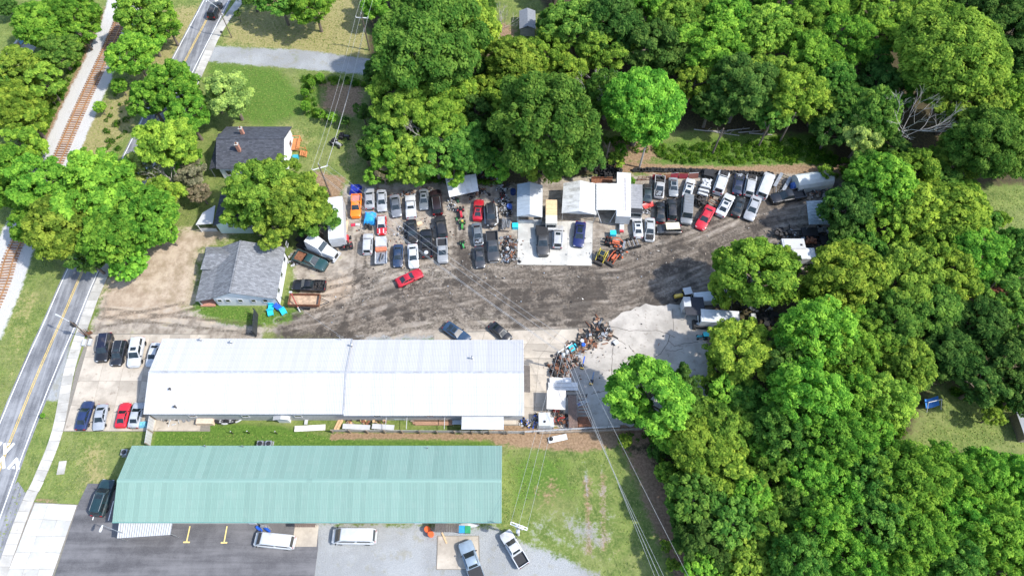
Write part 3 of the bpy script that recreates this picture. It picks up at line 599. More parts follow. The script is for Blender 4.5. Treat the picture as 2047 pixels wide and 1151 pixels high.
# H1: dark house by the lawn, ridge left-right
H1 = thing('dark_roofed_house', 'white house with dark shingle roof and two brick chimneys', 'house', G(505, 320))
e1, r1 = 3.3, 5.8
a = [rel(H1, 446.7, 252.3, e1), rel(H1, 580, 253.3, e1), rel(H1, 567, 277, r1), rel(H1, 432, 277, r1), rel(H1, 420, 335, e1), rel(H1, 566, 337, e1)]
yb1, yr1 = a[1].y, a[2].y; yf1 = 2 * yr1 - yb1; xl1, xr1 = a[3].x, a[1].x + .3
roofslab(H1, [(xl1, yr1, r1), (xr1, yr1, r1), (xr1, yb1, e1), (xl1, yb1, e1)], sh_dark); roofslab(H1, [(xl1, yf1, e1), (xr1, yf1, e1), (xr1, yr1, r1), (xl1, yr1, r1)], sh_dark)
roofslab(H1, [(xl1 - 1.6, yb1 - 1.2, 2.6), (xl1 - 1.6, yf1 + .4, 2.6), (xl1 + .02, yf1 + .4, 3.4), (xl1 + .02, yb1 - 1.2, 3.4)], sh_dark, name='porch_roof')
MB().box(((xl1 + xr1) / 2, yr1, r1 + .03), (xr1 - xl1, .3, .06)).obj('ridge_cap', sh_dark, H1)
gable_walls(H1, xl1 + .3, xr1 - .35, yf1 + .4, yb1 - .4, e1 - .05, r1 - .05, wall_white, yr1)
for y in (yr1 - 2.5, yr1 + 2.2): window(H1, (xr1 - .35, y, 1.7), 1., 1.3, 'r')
for x in (-3, 1): window(H1, (x, yf1 + .4, 1.7), 1., 1.4, 'f')
for k in range(3): MB().tube([(xl1 - 1.5, yb1 - 1.4 - k * (yb1 - yf1 - 2.2) / 2, 0), (xl1 - 1.5, yb1 - 1.4 - k * (yb1 - yf1 - 2.2) / 2, 2.5)], .08).obj('porch_post', whitem, H1)
q = rel(H1, *Q2(253, 795), 5.2); bricks_chimney(H1, q.x, q.y, 3.6, 6.4); q = rel(H1, *Q2(230, 890), 5.4); bricks_chimney(H1, q.x, q.y, 3.8, 6.6)
dk = thing('wooden_deck', 'orange stained wooden deck and stairs behind the dark roofed house', 'deck', G(594, 300))
for k in range(9): MB().box((-.4, 2.0 - k * .3, .7), (2.0, .27, .05)).obj('deck_board', orangewood, dk)
for k in range(4): MB().box((1.0 + .3 * k, -1.1, .58 - .16 * k), (.28, 1.3, .05)).obj('stair_tread', orangewood, dk)
for (x, y) in ((-1.35, 2.1), (.6, 2.1), (.6, -.5), (1.9, -.4), (1.9, -1.8), (-1.35, -.6)): MB().box((x, y, .8), (.1, .1, 1.6)).obj('post', orangewood, dk)
MB().box((-.4, 2.1, 1.55), (2.1, .12, .06)).box((.6, .8, 1.55), (.12, 2.7, .06)).box((1.3, -.45, 1.2), (1.4, .1, .06), tilt=(0, R(25))).obj('railing', orangewood, dk)
# H2: middle house, ridge towards the viewer, pale wall
H2 = thing('pale_green_house', 'small pale green house with dark roof under the big tree', 'house', G(452, 460))
e2, r2 = 3.0, 4.8
pL, pA, pR = rel(H2, *Q3(1278, 297), e2), rel(H2, *Q3(1380, 272), r2), rel(H2, *Q3(1500, 300), e2)
pB = rel(H2, *Q3(1310, 100), e2); yb2 = pB.y; yf2 = (pL.y + pA.y) / 2; hw = (pR.x - pL.x) / 2; xm2 = (pL.x + pR.x) / 2
roofslab(H2, [(xm2 - hw, yf2, e2), (xm2, yf2, r2), (xm2, yb2, r2), (xm2 - hw, yb2, e2)], sh_dark); roofslab(H2, [(xm2, yf2, r2), (xm2 + hw, yf2, e2), (xm2 + hw, yb2, e2), (xm2, yb2, r2)], sh_dark)
wall_aqua = mat('pale_green_siding', (.55, .68, .64), .75, 0, .05, 2.)
mb = MB(); xx0, xx1 = xm2 - hw + .35, xm2 + hw - .35; mb.box((xx0 + .1, (yf2 + yb2) / 2, e2 / 2), (.2, yb2 - yf2 - .7, e2)); mb.box((xx1 - .1, (yf2 + yb2) / 2, e2 / 2), (.2, yb2 - yf2 - .7, e2))
for y in (yf2 + .3, yb2 - .3):
    pts = [(xx0, y, 0), (xx1, y, 0), (xx1, y, e2 - .05), (xm2, y, r2 - .2), (xx0, y, e2 - .05)]; s = .2 if y < 0 else -.2
    mb.add(pts + [(q[0], q[1] + s, q[2]) for q in pts], [(0, 1, 2, 3, 4), (9, 8, 7, 6, 5)] + [(i, 5 + i, 5 + (i + 1) % 5, (i + 1) % 5) for i in range(5)])
mb.obj('wall', wall_aqua, H2)
window(H2, (xm2 - .5, yf2 + .3, 2.3), .8, .6, 'f'); window(H2, (xm2 + 2.4, yf2 + .3, 2.2), .8, .6, 'f')
pl_ = [rel(H2, *Q3(*q), 2.5) for q in ((1172, 298), (1215, 225), (1290, 180), (1275, 290))]
roofslab(H2, [pl_[0], pl_[3], pl_[2], pl_[1]], whitem, .1, 'porch_roof')
for q in pl_[:2]: MB().tube([(q.x + .15, q.y + .15, 0), (q.x + .15, q.y + .15, 2.4)], .09).obj('porch_post', whitem, H2)
MB().box(((pl_[0].x + pl_[3].x) / 2, pl_[0].y + .25, .5), (pl_[3].x - pl_[0].x, .1, .9)).obj('porch_rail', whitem, H2)
# H3: front house, grey shingles
H3 = thing('grey_roofed_house', 'white house with grey shingle roof beside the black gate', 'house', G(480, 600))
e3, r3 = 3.1, 5.3
A0, A1 = rel(H3, *Q5(425, 35), r3), rel(H3, *Q5(343, 440), r3)              # ridge back, front
E0, E1 = rel(H3, *Q5(772, 100), e3), rel(H3, *Q5(697, 492), e3)             # right eave back, front
L1 = rel(H3, *Q5(78, 494), 2.55); L0 = rel(H3, *Q5(135, 250), 2.6); M1 = rel(H3, *Q5(200, 488), e3)
yf3 = (A1.y + E1.y) / 2; yb3 = (A0.y + E0.y) / 2; xr3 = (E0.x + E1.x) / 2; xa3 = (A0.x + A1.x) / 2; xm3 = M1.x; xl3 = L1.x
roofslab(H3, [(xa3, yf3, r3), (xr3, yf3, e3), (xr3, yb3, e3), (xa3, yb3, r3)], sh_grey)
roofslab(H3, [(xm3, yf3, e3 + .25), (xa3, yf3, r3), (xa3, yb3, r3), (xm3, yb3, e3 + .25)], sh_grey)
roofslab(H3, [(xl3, yf3 - .1, 2.5), (xm3 + .05, yf3 - .1, e3 + .27), (xm3 + .05, L0.y + .4, e3 + .27), (xl3, L0.y + .4, 2.5)], sh_grey, name='porch_roof')
MB().box((xa3, (yf3 + yb3) / 2, r3 + .03), (.32, yb3 - yf3, .06)).obj('ridge_cap', sh_grey, H3)
wy = rel(H3, *Q5(165, 148), 4.3).y; wx = rel(H3, *Q5(135, 190), 3.1).x                     # side wing
for (y0, y1, s) in ((wy - 2.2, wy, 1), (wy + 2.2, wy, -1)):
    pts = [(wx, y0, 3.1), (xa3 - .6, y0, 3.1), (xa3 - .6, y1, 4.5), (wx + .9, y1, 4.5)]; roofslab(H3, pts if s > 0 else pts[::-1], sh_grey, name='wing_roof')
roofslab(H3, [(wx, wy + 2.2, 3.1), (wx, wy - 2.2, 3.1), (wx + .9, wy, 4.5)], sh_grey, name='wing_roof')
MB().box(((wx + xm3) / 2 + .3, wy, 1.5), (xm3 - wx + .2, 3.8, 3.0)).obj('wing_wall', wall_white, H3)
mb = MB(); mb.box((xr3 - .45, (yf3 + yb3) / 2, e3 / 2), (.2, yb3 - yf3 - .7, e3)); mb.box((xm3 + .1, (yf3 + yb3) / 2, e3 / 2), (.2, yb3 - yf3 - .7, e3))
for y, s in ((yf3 + .35, .2), (yb3 - .35, -.2)):
    pts = [(xm3, y, 0), (xr3 - .35, y, 0), (xr3 - .35, y, e3 - .0), (xa3, y, r3 - .18), (xm3, y, e3 + .05)]
    mb.add(pts + [(q[0], q[1] + s, q[2]) for q in pts], [(0, 1, 2, 3, 4), (9, 8, 7, 6, 5)] + [(i, 5 + i, 5 + (i + 1) % 5, (i + 1) % 5) for i in range(5)])
mb.obj('wall', wall_white, H3)
for x in (rel(H3, *Q5(262, 508), 2.)[0], rel(H3, *Q5(325, 508), 2.)[0], rel(H3, *Q5(422, 502), 2.)[0], rel(H3, *Q5(522, 502), 2.)[0], rel(H3, *Q5(612, 508), 2.)[0]): window(H3, (x, yf3 + .35, 1.9), .75, .95, 'f')
for k in range(4): window(H3, (xr3 - .35, yf3 + 2.2 + k * 3, 1.9), .8, .95, 'r')
MB().box((xl3 + 1.2, yf3 + 2.2, .2), (2.4, 4.2, .3)).obj('porch_floor', brick_m, H3)
for y in (.3, 2.2, 4.0): MB().box((xl3 + .25, yf3 + y, 1.3), (.14, .14, 2.4)).obj('porch_post', whitem, H3)

# grey shed far behind the trees, shed at the right edge
def shed(name, label, u, v, L, W, hh, rz, rm, wm, z=0):
    t = thing(name, label, 'shed', G(u, v), rz); MB().box((0, 0, hh / 2), (W, L, hh)).obj('wall', wm, t)
    for s in (-1, 1): roofslab(t, [(s * (W / 2 + .2), -L / 2 - .2, hh - .08), (s * (W / 2 + .2), L / 2 + .2, hh - .08), (0, L / 2 + .2, hh + W * .22), (0, -L / 2 - .2, hh + W * .22)][::s], rm, .06)
    return t
shed('garden_shed', 'small grey shed among the trees at the top of the picture', 1054, 56, 5., 3., 2.2, 0, mat('grey_shed_roof', (.2, .21, .23), .6), wall_grey)
shed('yard_shed', 'open grey shed at the right edge beyond the lawn', 2052, 858, 4., 4., 2.2, 0, whitem, woodm)
# graffiti retaining wall at the top left
gw = thing('graffiti_wall', 'low concrete wall with orange graffiti beyond the railway', 'wall', G(40, 92)); c_, L_, rz_ = along(24, 100, 62, 52)
gw.rotation_euler = (0, 0, rz_); MB().box((0, 0, .6), (L_, .5, 1.2)).obj('wall_block', conc_walk, gw); MB().box((0, -2.0, .02), (L_, 3.2, .08)).obj('slab', conc_grey, gw)
for k, cc in enumerate(((.7, .25, .12), (.65, .3, .2), (.2, .45, .7), (.75, .6, .5))): MB().box((-L_ * .3 + k * L_ * .2, -.26, .6), (L_ * .16, .02, .8 - .1 * (k % 2))).obj('graffiti', mat('graffiti_%d' % k, cc, .8, 0, .4, 5.), gw)

# ---------------------------------------------------------------- carports and yard roofs
def carport(label, pts, ze, zr, ml, mr_, closed=False, name='carport'):
    """pts: photo corners back-left, back-right, front-right, front-left of the roof at eave height"""
    c = [G(*q, ze) for q in pts]; o = (c[0] + c[1] + c[2] + c[3]) / 4; t = thing(name, label, 'carport', (o.x, o.y, 0)); c = [Vector((q.x - o.x, q.y - o.y, ze)) for q in c]
    mb_, mf = (c[0] + c[1]) / 2, (c[3] + c[2]) / 2; mb_.z = mf.z = zr; n = 9
    for (a, b2, m, fl) in ((c[0], c[3], ml, 1), (c[1], c[2], mr_, -1)):
        for k in range(n):
            q0, q1 = a.lerp(b2, k / n), a.lerp(b2, (k + .97) / n); r0, r1 = mb_.lerp(mf, k / n), mb_.lerp(mf, (k + .97) / n)
            pts_ = [q0, q1, r1, r0]; mb = MB(); mb.slab(pts_[::fl], .04); mb.obj('roof_sheet', m, t)
    for q in c + [c[0].lerp(c[3], .5), c[1].lerp(c[2], .5)]:
        q = q * .93; MB().tube([(q.x, q.y, 0), (q.x, q.y, ze - .05)], .06).obj('post', steel, t)
    if zr - ze > .3:
        for (l, r_, mm) in ((c[3], c[2], mf), (c[0], c[1], mb_)): mb = MB(); mb.slab([l * .97, r_ * .97, Vector((mm.x * .97, mm.y * .97, zr - .08))], .04); mb.obj('gable_panel', whitem, t)
    return t, c
blue_sheet = mat('bluish_roof_sheet', (.42, .48, .54), .4, .2, .08, 1.); stained = mat('stained_white_sheet', (.56, .56, .54), .5, 0, .1, 1.2, (.2, .19, .16), .75)
cA, cc = carport('narrow carport with half grey half white metal roof on the concrete pad', [R7(150, 215), R7(375, 222), R7(372, 508), R7(147, 500)], 2.9, 3.7, blue_sheet, whitem)
MB().box((0, cc[3].y + .5, .5), (4.4, .2, 1.)).obj('back_wall', wall_grey, cA)
cB, cc2 = carport('wide stained white carport with gabled front over the concrete pad', [R7(560, 205), R7(850, 208), R7(850, 485), R7(543, 470)], 3.0, 3.9, stained, stained)
cC, cc3 = carport('flat stained white roof on braced posts beside the long trailer', [R7(850, 205), R7(1037, 207), R7(1035, 442), R7(850, 442)], 3.3, 3.35, stained, stained)
for s in (-1, 1): q = cc3[2] if s > 0 else cc3[3]; MB().tube([(q.x * .95, q.y, 3.2), (q.x * .4, q.y - .5, .0)], .08).obj('brace', whitem, cC)
sG = thing('grey_curved_shed', 'grey metal shelter roof at the right end of the yard', 'shelter', G(1640, 440))
tl, tr, br, bl_ = [rel(sG, *q) for q in ((1612, 402, 3.), (1668, 400, 3.), (1668, 449, 2.7), (1617, 449, 2.7))]
for k in range(8): mb = MB(); mb.slab([tl.lerp(bl_, (k + .97) / 8), tr.lerp(br, (k + .97) / 8), tr.lerp(br, k / 8) + Vector((0, 0, .2)), tl.lerp(bl_, k / 8)], .04); mb.obj('roof_sheet', mat('dull_grey_sheet', (.3, .35, .37), .45, .3, .2, 2.), sG)
for q in (tl, tr, br, bl_): MB().tube([(q.x * .95, q.y * .95, 0), (q.x * .95, q.y * .95, 2.7)], .06).obj('post', steel, sG)
tS = thing('tan_roofed_shelter', 'low shelter with pale tan roof beside the rusty rack', 'shelter', G(1112, 815))
tl, tr, br, bl_ = [rel(tS, *T2(*q), 2.4) for q in ((360, 690), (503, 693), (500, 838), (355, 832))]
for k in range(3): mb = MB(); mb.slab([bl_.lerp(br, k / 3), bl_.lerp(br, (k + .985) / 3), tl.lerp(tr, (k + .985) / 3) + Vector((0, 0, .15)), tl.lerp(tr, k / 3) + Vector((0, 0, .15))], .08); mb.obj('roof_sheet', mat('tan_roof_board', (.62, .56, .49), .8, 0, .06, 2.), tS)
for q in (tl, tr, br, bl_): MB().tube([(q.x * .93, q.y * .93, 0), (q.x * .93, q.y * .93, 2.35)], .06).obj('post', woodm, tS)
wS = thing('white_shed_roof', 'tilted white sheet roof half covered by branches beside the mowers', 'shelter', G(925, 392))
tl, tr, br, bl_ = [rel(wS, *Z3(*q), 2.5) for q in ((290, 180), (880, 100), (930, 400), (370, 520))]
for k in range(5): mb = MB(); mb.slab([bl_.lerp(br, k / 5), bl_.lerp(br, (k + .985) / 5), tl.lerp(tr, (k + .985) / 5) + Vector((0, 0, .4)), tl.lerp(tr, k / 5) + Vector((0, 0, .4))], .05); mb.obj('roof_sheet', mat('dirty_white_sheet', (.6, .6, .6), .6, 0, .1, 1., (.3, .28, .25), .5), wS)
for q in (tl, tr, br, bl_): MB().tube([(q.x * .95, q.y * .95, 0), (q.x * .95, q.y * .95, 2.45)], .07).obj('post', woodm, wS)
# ---------------------------------------------------------------- vehicles: front is local +X
CT = dict(
 sedan=dict(L=4.8, W=1.86, H=1.46, top=[(-.5, .66), (-.475, .9), (-.33, .98), (-.1, .95), (.2, .96), (.4, .84), (.475, .7), (.5, .55)], cab=(.24, .06, -.19, -.36), wb=.82, wr=.62, wh=.33),
 coupe=dict(L=4.65, W=1.86, H=1.34, top=[(-.5, .66), (-.475, .9), (-.35, .95), (-.1, .9), (.16, .92), (.4, .8), (.475, .66), (.5, .52)], cab=(.17, .0, -.16, -.38), wb=.8, wr=.58, wh=.34),
 suv=dict(L=4.8, W=1.95, H=1.78, top=[(-.5, .75), (-.485, 1.0), (-.3, 1.08), (.2, 1.08), (.4, 1.0), (.48, .86), (.5, .6)], cab=(.25, .09, -.42, -.485), wb=.88, wr=.7, wh=.37),
 hatch=dict(L=3.85, W=1.72, H=1.44, top=[(-.5, .7), (-.48, .92), (-.3, .95), (.2, .94), (.4, .86), (.48, .7), (.5, .55)], cab=(.22, .06, -.36, -.475), wb=.78, wr=.62, wh=.31),
 pickup=dict(L=5.7, W=2.0, H=1.86, top=[(-.16, 1.1), (-.1, 1.12), (.2, 1.14), (.4, 1.08), (.485, .95), (.5, .65)], cab=(.235, .085, -.085, -.145), wb=.9, wr=.7, wh=.4, bed=True),
 van=dict(L=5.9, W=2.05, H=2.5, top=[(-.5, .9), (-.495, 1.2), (0, 1.25), (.3, 1.22), (.42, 1.05), (.485, .85), (.5, .6)], cab=(.425, .245, -.47, -.495), wb=1.0, wr=.84, wh=.36),
 oldvan=dict(L=5.4, W=2.0, H=2.05, top=[(-.5, .85), (-.49, 1.1), (0, 1.15), (.25, 1.12), (.42, 1.02), (.485, .85), (.5, .6)], cab=(.33, .24, -.46, -.49), wb=.97, wr=.82, wh=.36))
ZC = {}
def car_parts(ty):
    if ty in ZC: return ZC[ty]
    c = CT[ty]; L, W, H = c['L'], c['W'] / 2, c['H']; P = {}
    xs = sorted({x for x, _ in c['top']} | {-.44, -.36, .3, .36, .44, .465}); xs = [x for x in xs if x >= c['top'][0][0]]
    tx = [a for a, _ in c['top']]; tz = [b for _, b in c['top']]
    def hw(x): 
        e = max(0, abs(x) - .4) / .1
        return W * (1 - .2 * min(1, e) ** 2.2)
    mb = MB(); n = 11
    for x in xs:
        z = float(np.interp(x, tx, tz)); h = hw(x); z0 = .24 if abs(x) < .46 else .32
        half = [(h * .9, z0), (h, z0 + .18), (h, z - .17), (h * .97, z - .07), (h * .8, z)]
        sec = [(-y, zz) for y, zz in half] + [(0, z + .035)] + [(y, zz) for y, zz in half[::-1]]
        mb.v += [(x * L, y, zz) for y, zz in sec]
    for i in range(len(xs) - 1):
        for k in range(n - 1): mb.f.append((i * n + k, i * n + k + 1, (i + 1) * n + k + 1, (i + 1) * n + k))
        mb.f.append((i * n + n - 1, i * n, (i + 1) * n, (i + 1) * n + n - 1))
    mb.f += [tuple(range(n))[::-1], tuple((len(xs) - 1) * n + k for k in range(n))]; mb.m = [0] * len(mb.f)
    P['body'] = (mb.mesh('body', glass, 38), 'p')
    xa, xb, xc, xd = [q * L for q in c['cab']]; wb, wr = c['wb'], c['wr']; zb = lambda x: float(np.interp(x / L, tx, tz)) - .03
    mb = MB(); lo = [(xa, -wb * .92, zb(xa)), (xa, wb * .92, zb(xa)), (xd, wb * .9, zb(xd)), (xd, -wb * .9, zb(xd))]
    hi = [(xb, -wr, H - .06), (xb, wr, H - .06), (xc, wr * .97, H - .06), (xc, -wr * .97, H - .06)]
    top = [(xb - .14, -wr + .14, H), (xb - .14, wr - .14, H), (xc + .12, wr - .16, H), (xc + .12, -wr + .16, H)]
    mb.add(lo + hi + top, [(0, 1, 5, 4), (1, 2, 6, 5), (2, 3, 7, 6), (3, 0, 4, 7), (4, 5, 9, 8), (5, 6, 10, 9), (6, 7, 11, 10), (7, 4, 8, 11), (8, 9, 10, 11)])
    P['roof'] = (mb.mesh('roof', glass, 38), 'p')
    def pane(q, e=.07, off=.012, eb=None):
        q = [Vector(x) for x in q]; eb = e if eb is None else eb
        def at(a, b): return (q[0] * (1 - a) + q[1] * a) * (1 - b) + (q[3] * (1 - a) + q[2] * a) * b
        pts = [at(e, eb), at(1 - e, eb), at(1 - e, 1 - eb), at(e, 1 - eb)]; nn = (pts[1] - pts[0]).cross(pts[3] - pts[0]).normalized()
        ctr = sum(pts, Vector()) / 4; 
        if nn.dot(ctr - Vector(((xa + xd) / 2, 0, 1.0))) < 0: nn = -nn
        m2 = MB(); m2.slab([p + nn * off for p in pts], .01); return m2.mesh('pane', glass)
    P['windshield'] = (pane([lo[0], lo[1], hi[1], hi[0]], .05, eb=.06), None); P['rear_window'] = (pane([lo[2], lo[3], hi[3], hi[2]], .09, eb=.12), None)
    for s, (a, b) in ((-1, (0, 3)), (1, (1, 2))):
        l0, l1, h0, h1 = [Vector(q) for q in (lo[a], lo[b], hi[a], hi[b])]
        for (t0, t1) in ((.06, .5), (.54, .92)):
            P['side_window%d%d' % (s, t0 > .3)] = (pane([l0.lerp(l1, t0), l0.lerp(l1, t1), h0.lerp(h1, t1), h0.lerp(h1, t0)], .03, eb=.14), None)
    for s in (-1, 1):
        P['headlight%d' % s] = (MB().box((L * .468, s * W * .66, float(np.interp(.468, tx, tz)) - .1), (.22, .34, .14), top=.8).mesh('headlight', lampwhite), None)
        P['tail_light%d' % s] = (MB().box((-L * .492, s * W * .68, float(np.interp(-.48, tx, tz)) - .16 if not c.get('bed') else .95), (.1, .3, .2)).mesh('tail_light', lampred), None)
        P['mirror%d' % s] = (MB().box((xa - .25, s * (W + .06), zb(xa) + .12), (.16, .22, .14), top=.8).mesh('mirror', blackp), None)
    P['front_bumper'] = (MB().box((L * .492, 0, .42), (.16, W * 1.5, .2), top=.9).mesh('bumper', blackp), 'b'); P['rear_bumper'] = (MB().box((-L * .494, 0, .45), (.14, W * 1.62, .2), top=.9).mesh('bumper', blackp), 'b')
    if c.get('bed'):
        mb = MB(); x0, x1 = -.155 * L, -.495 * L
        mb.box(((x0 + x1) / 2, 0, .68), (x0 - x1, W * 1.9, .1))
        for s in (-1, 1): mb.box(((x0 + x1) / 2, s * W * .94, .78), (x0 - x1, .13, .72))
        mb.box((x1 + .05, 0, .8), (.1, W * 1.8, .68)); mb.box((x0 - .03, 0, .85), (.08, W * 1.8, .6)); P['bed'] = (mb.mesh('bed', glass), 'p')
        P['bed_liner'] = (MB().box(((x0 + x1) / 2, 0, .745), (x0 - x1 - .2, W * 1.74, .02)).mesh('bed_liner', blackp), 'l')
    wr_ = c['wh']; tm = MB().lathe((0, 0, 0), [(wr_ * .62, -.1), (wr_ * .95, -.11), (wr_, -.06), (wr_, .06), (wr_ * .95, .11), (wr_ * .62, .1)], 14, 'Y').mesh('tyre', rubber, 40)
    rm = MB().lathe((0, 0, 0), [(wr_ * .2, -.1), (wr_ * .62, -.07), (wr_ * .64, .07), (wr_ * .2, .1)], 12, 'Y').mesh('rim', rim_m, 40)
    ZC[ty] = (P, tm, rm); return ZC[ty]
def car(ty, col, front, rear, label, cat=None, group=None, trim=None, roofcol=None, name=None, hood=True, extras=(), scale=None, z=0., lay=True, wheels=4, nowin=False, bed=None, fl=None):
    f, r = G(*front, .5), G(*rear, .5); d = f - r; c = CT[ty]; s = scale or min(1.14, max(.86, d.length / c['L'])); m = (f + r) / 2
    nm = name or {'sedan': 'sedan_car', 'coupe': 'coupe_car', 'suv': 'suv_car', 'hatch': 'hatchback_car', 'pickup': 'pickup_truck', 'van': 'panel_van', 'oldvan': 'old_van'}[ty]
    t = thing(nm, label, cat or {'pickup': 'pickup', 'van': 'van', 'oldvan': 'van'}.get(ty, 'car'), (m.x, m.y, z), math.atan2(d.y, d.x), group)
    t.scale = (s, min(1.06, max(.93, s)), min(1.05, max(.95, s)))
    P, tm, rm = car_parts(ty); pm = paint(col); tr = paint(trim) if trim else blackp
    for k, (me_, kind) in P.items():
        nm2 = k.rstrip('-01'); nm2 = {'front_bumper': 'bumper', 'rear_bumper': 'bumper'}.get(nm2, nm2)
        if nowin and 'window' in k and 'rear' not in k: continue
        mm = {'p': pm, 'b': tr, 'l': bed or blackp}.get(kind)
        if k == 'roof' and roofcol: mm = paint(roofcol)
        link(nm2, me_, t, m=mm)
    L, W = c['L'], c['W'] / 2; i = 0
    for sx in (.31, -.31):
        for sy in (-1, 1):
            if i < wheels: o = link('wheel', tm, t, (sx * L, sy * (W - .09), c['wh'])); link('rim', rm, o)
            i += 1
    H = c['H']; xa, xb, xc, xd = [q * L for q in c['cab']]; top = c['top']; zt = lambda x: float(np.interp(x, [a for a, _ in top], [b for _, b in top]))
    if not hood:
        x0, x1 = xa + .05, L * .47; zz = zt(.4) + .05
        MB().box(((x0 + x1) / 2, 0, zz), (x1 - x0, W * 1.45, .06), tilt=(0, R(4))).obj('engine_bay', blackp, t)
        mb = MB()
        for k in range(9): mb.box((rnd.uniform(x0 + .2, x1 - .2), rnd.uniform(-W * .55, W * .55), zz + .06), (rnd.uniform(.15, .5), rnd.uniform(.15, .4), rnd.uniform(.06, .2)), rnd.uniform(0, 3))
        mb.obj('engine', rnd.choice((darkm, steel)), t)
    for e in extras:
        if e == 'sunroof': MB().box((xb - .5, 0, H + .004), (.55, c['wr'] * 1.2, .014)).obj('sunroof', glass, t)
        if e == 'glassroof': MB().box(((xb + xc) / 2, 0, H + .004), ((xb - xc) * .8, c['wr'] * 1.4, .014)).obj('glass_roof', glass, t)
        if e == 'rails':
            for sy in (-1, 1): MB().tube([(xb - .2, sy * (c['wr'] - .05), H + .04), (xc + .1, sy * (c['wr'] - .05), H + .04)], .03).obj('roof_rail', steel, t)
        if e == 'cover': MB().box((-.325 * L, 0, 1.17), (.33 * L, W * 1.86, .06)).obj('bed_cover', tr if trim else blackp, t)
        if e == 'cargo':
            mb = MB(); x0 = -.325 * L
            for k in range(14): mb.box((x0 + rnd.uniform(-.75, .75), rnd.uniform(-.7, .7), .8 + rnd.uniform(0, .25)), (rnd.uniform(.2, .8), rnd.uniform(.1, .5), rnd.uniform(.1, .4)), rnd.uniform(0, 3))
            mb.obj('bed_load', darkm, t)
        if e == 'stripes':
            for sy in (-.35, .35): MB().box((L * .36, sy, zt(.37) + .035), (.9, .2, .03), tilt=(0, R(7))).obj('bonnet_stripe', whitem, t)
        if e == 'spare': MB().lathe((-.36 * L, .15, 1.0), [(.14, 0), (.34, 0), (.36, .14), (.16, .18), (.02, .16)], 14).obj('spare_wheel', whitem, t)
        if e == 'plates':
            mb = MB()
            for k in range(6): mb.box(((xb + xc) / 2 + (k - 2.5) * (xb - xc) / 6.5, 0, H + .02), ((xb - xc) / 7.5, c['wr'] * 1.7, .03))
            mb.obj('roof_ribs', pm, t)
        if e == 'dent': MB().box((L * .33, .1, zt(.33) + .05), (.9, 1.2, .07), .3, tilt=(R(6), R(-6))).obj('loose_hood', pm, t)
        if e == 'flares':
            for sx in (.31, -.31):
                for sy in (-1, 1): MB().box((sx * L, sy * (W + .02), .82), (1.0, .14, .14)).obj('fender_flare', blackp, t)
    return t
SILVER, GREY, DGREY, BLACK, NAVY = (.48, .5, .52), (.2, .21, .22), (.07, .074, .08), (.012, .012, .014), (.012, .022, .065)
RED = (.42, .012, .025)
# front car park
car('suv', BLACK, T3(735, 300), T3(775, 98), 'black estate car, first from the road in the upper row by the workshop', extras=('rails',), roofcol=(.01, .012, .03))
car('suv', (.015, .017, .022), T3(838, 328), T3(880, 150), 'dark car with roof rails between the black estate and the white car', extras=('rails', 'sunroof'))
car('suv', WHITE, T3(965, 338), T3(1005, 128), 'white utility car with sunroof in the upper row of the front car park', extras=('sunroof',), trim=WHITE)
car('sedan', WHITE, T3(1085, 332), T3(1132, 165), 'white car partly tucked under the edge of the white roof', trim=WHITE)
car('sedan', (.016, .03, .09), T3(645, 580), T3(580, 790), 'dark blue saloon, first from the road in the lower row by the lawn')
car('sedan', (.3, .32, .35), T3(708, 790), T3(745, 605), 'grey saloon between the dark blue car and the red car')
car('coupe', (.55, .015, .03), T3(908, 597), T3(868, 768), 'bright red car in the lower row of the front car park', trim=(.55, .015, .03))
car('sedan', (.62, .65, .69), T3(1008, 590), T3(960, 775), 'pale silver car under the workshop roof corner beside a blue bundle')
car('suv', (.012, .035, .042), T4(780, 487), T4(708, 697), 'dark green truck parked beside the green roofed building', extras=('sunroof', 'rails'), cat='truck', scale=1.1)
car('van', WHITE, T7(1120, 520), T7(1510, 560), 'white panel van on the dark tarmac in front of the green roof', trim=WHITE)
car('van', WHITE, T8(175, 400), T8(522, 405), 'white panel van on the pale gravel in front of the green roof', trim=WHITE)
car('pickup', (.22, .28, .34), T8(1215, 440), T8(1330, 770), 'blue grey pickup with black covered bed at the bottom edge', extras=('cover',))
car('pickup', WHITE, T8(1528, 365), T8(1685, 632), 'white pickup with black bed beside the lower utility pole', extras=('sunroof',) if 0 else ())
car('suv', (.01, .01, .011), (390 + 600 / 12.79, 80 / 12.79), (390 + 420 / 12.79, 490 / 12.79), 'black car with roof rack driving on the road', extras=('rails',))
car('coupe', (.02, .05, .1), T6(1365, 150), T6(1150, 0), 'dark blue car half hidden behind the white roof', extras=('glassroof',))
car('sedan', (.012, .013, .016), T6(1745, 140), T6(1575, -5), 'black car with bright windscreen half hidden behind the white roof')
# yard, left block
O_ = (.75, .2, .012)
car('pickup', O_, Z2(300, 838), Z2(322, 375), 'orange pickup with slatted bed at the left end of the yard', trim=O_, bed=mat('pink_bed_slats', (.5, .2, .17), .8), extras=('cargo',) if 0 else (), scale=.86)
car('sedan', (.5, .51, .53), Z2(560, 250), Z2(570, 655), 'wrecked silver car with crumpled bonnet beside the orange pickup', extras=('dent',), nowin=True)
car('sedan', (.58, .6, .63), Z2(805, 700), Z2(800, 292), 'clean silver saloon in the top row near the orange pickup')
car('sedan', (.17, .18, .2), Z2(1092, 805), Z2(1043, 393), 'grey saloon with faded silver bonnet in the top row', roofcol=(.09, .1, .115))
car('pickup', WHITE, Z2(1345, 412), Z2(1370, 830), 'small white pickup in the top row left of the grey coupe', trim=WHITE, bed=whitem, extras=('cover',), scale=.86)
car('sedan', (.13, .145, .16), Z2(1612, 668), Z2(1600, 275), 'dark grey saloon with sunroof in the top row', extras=('sunroof',))
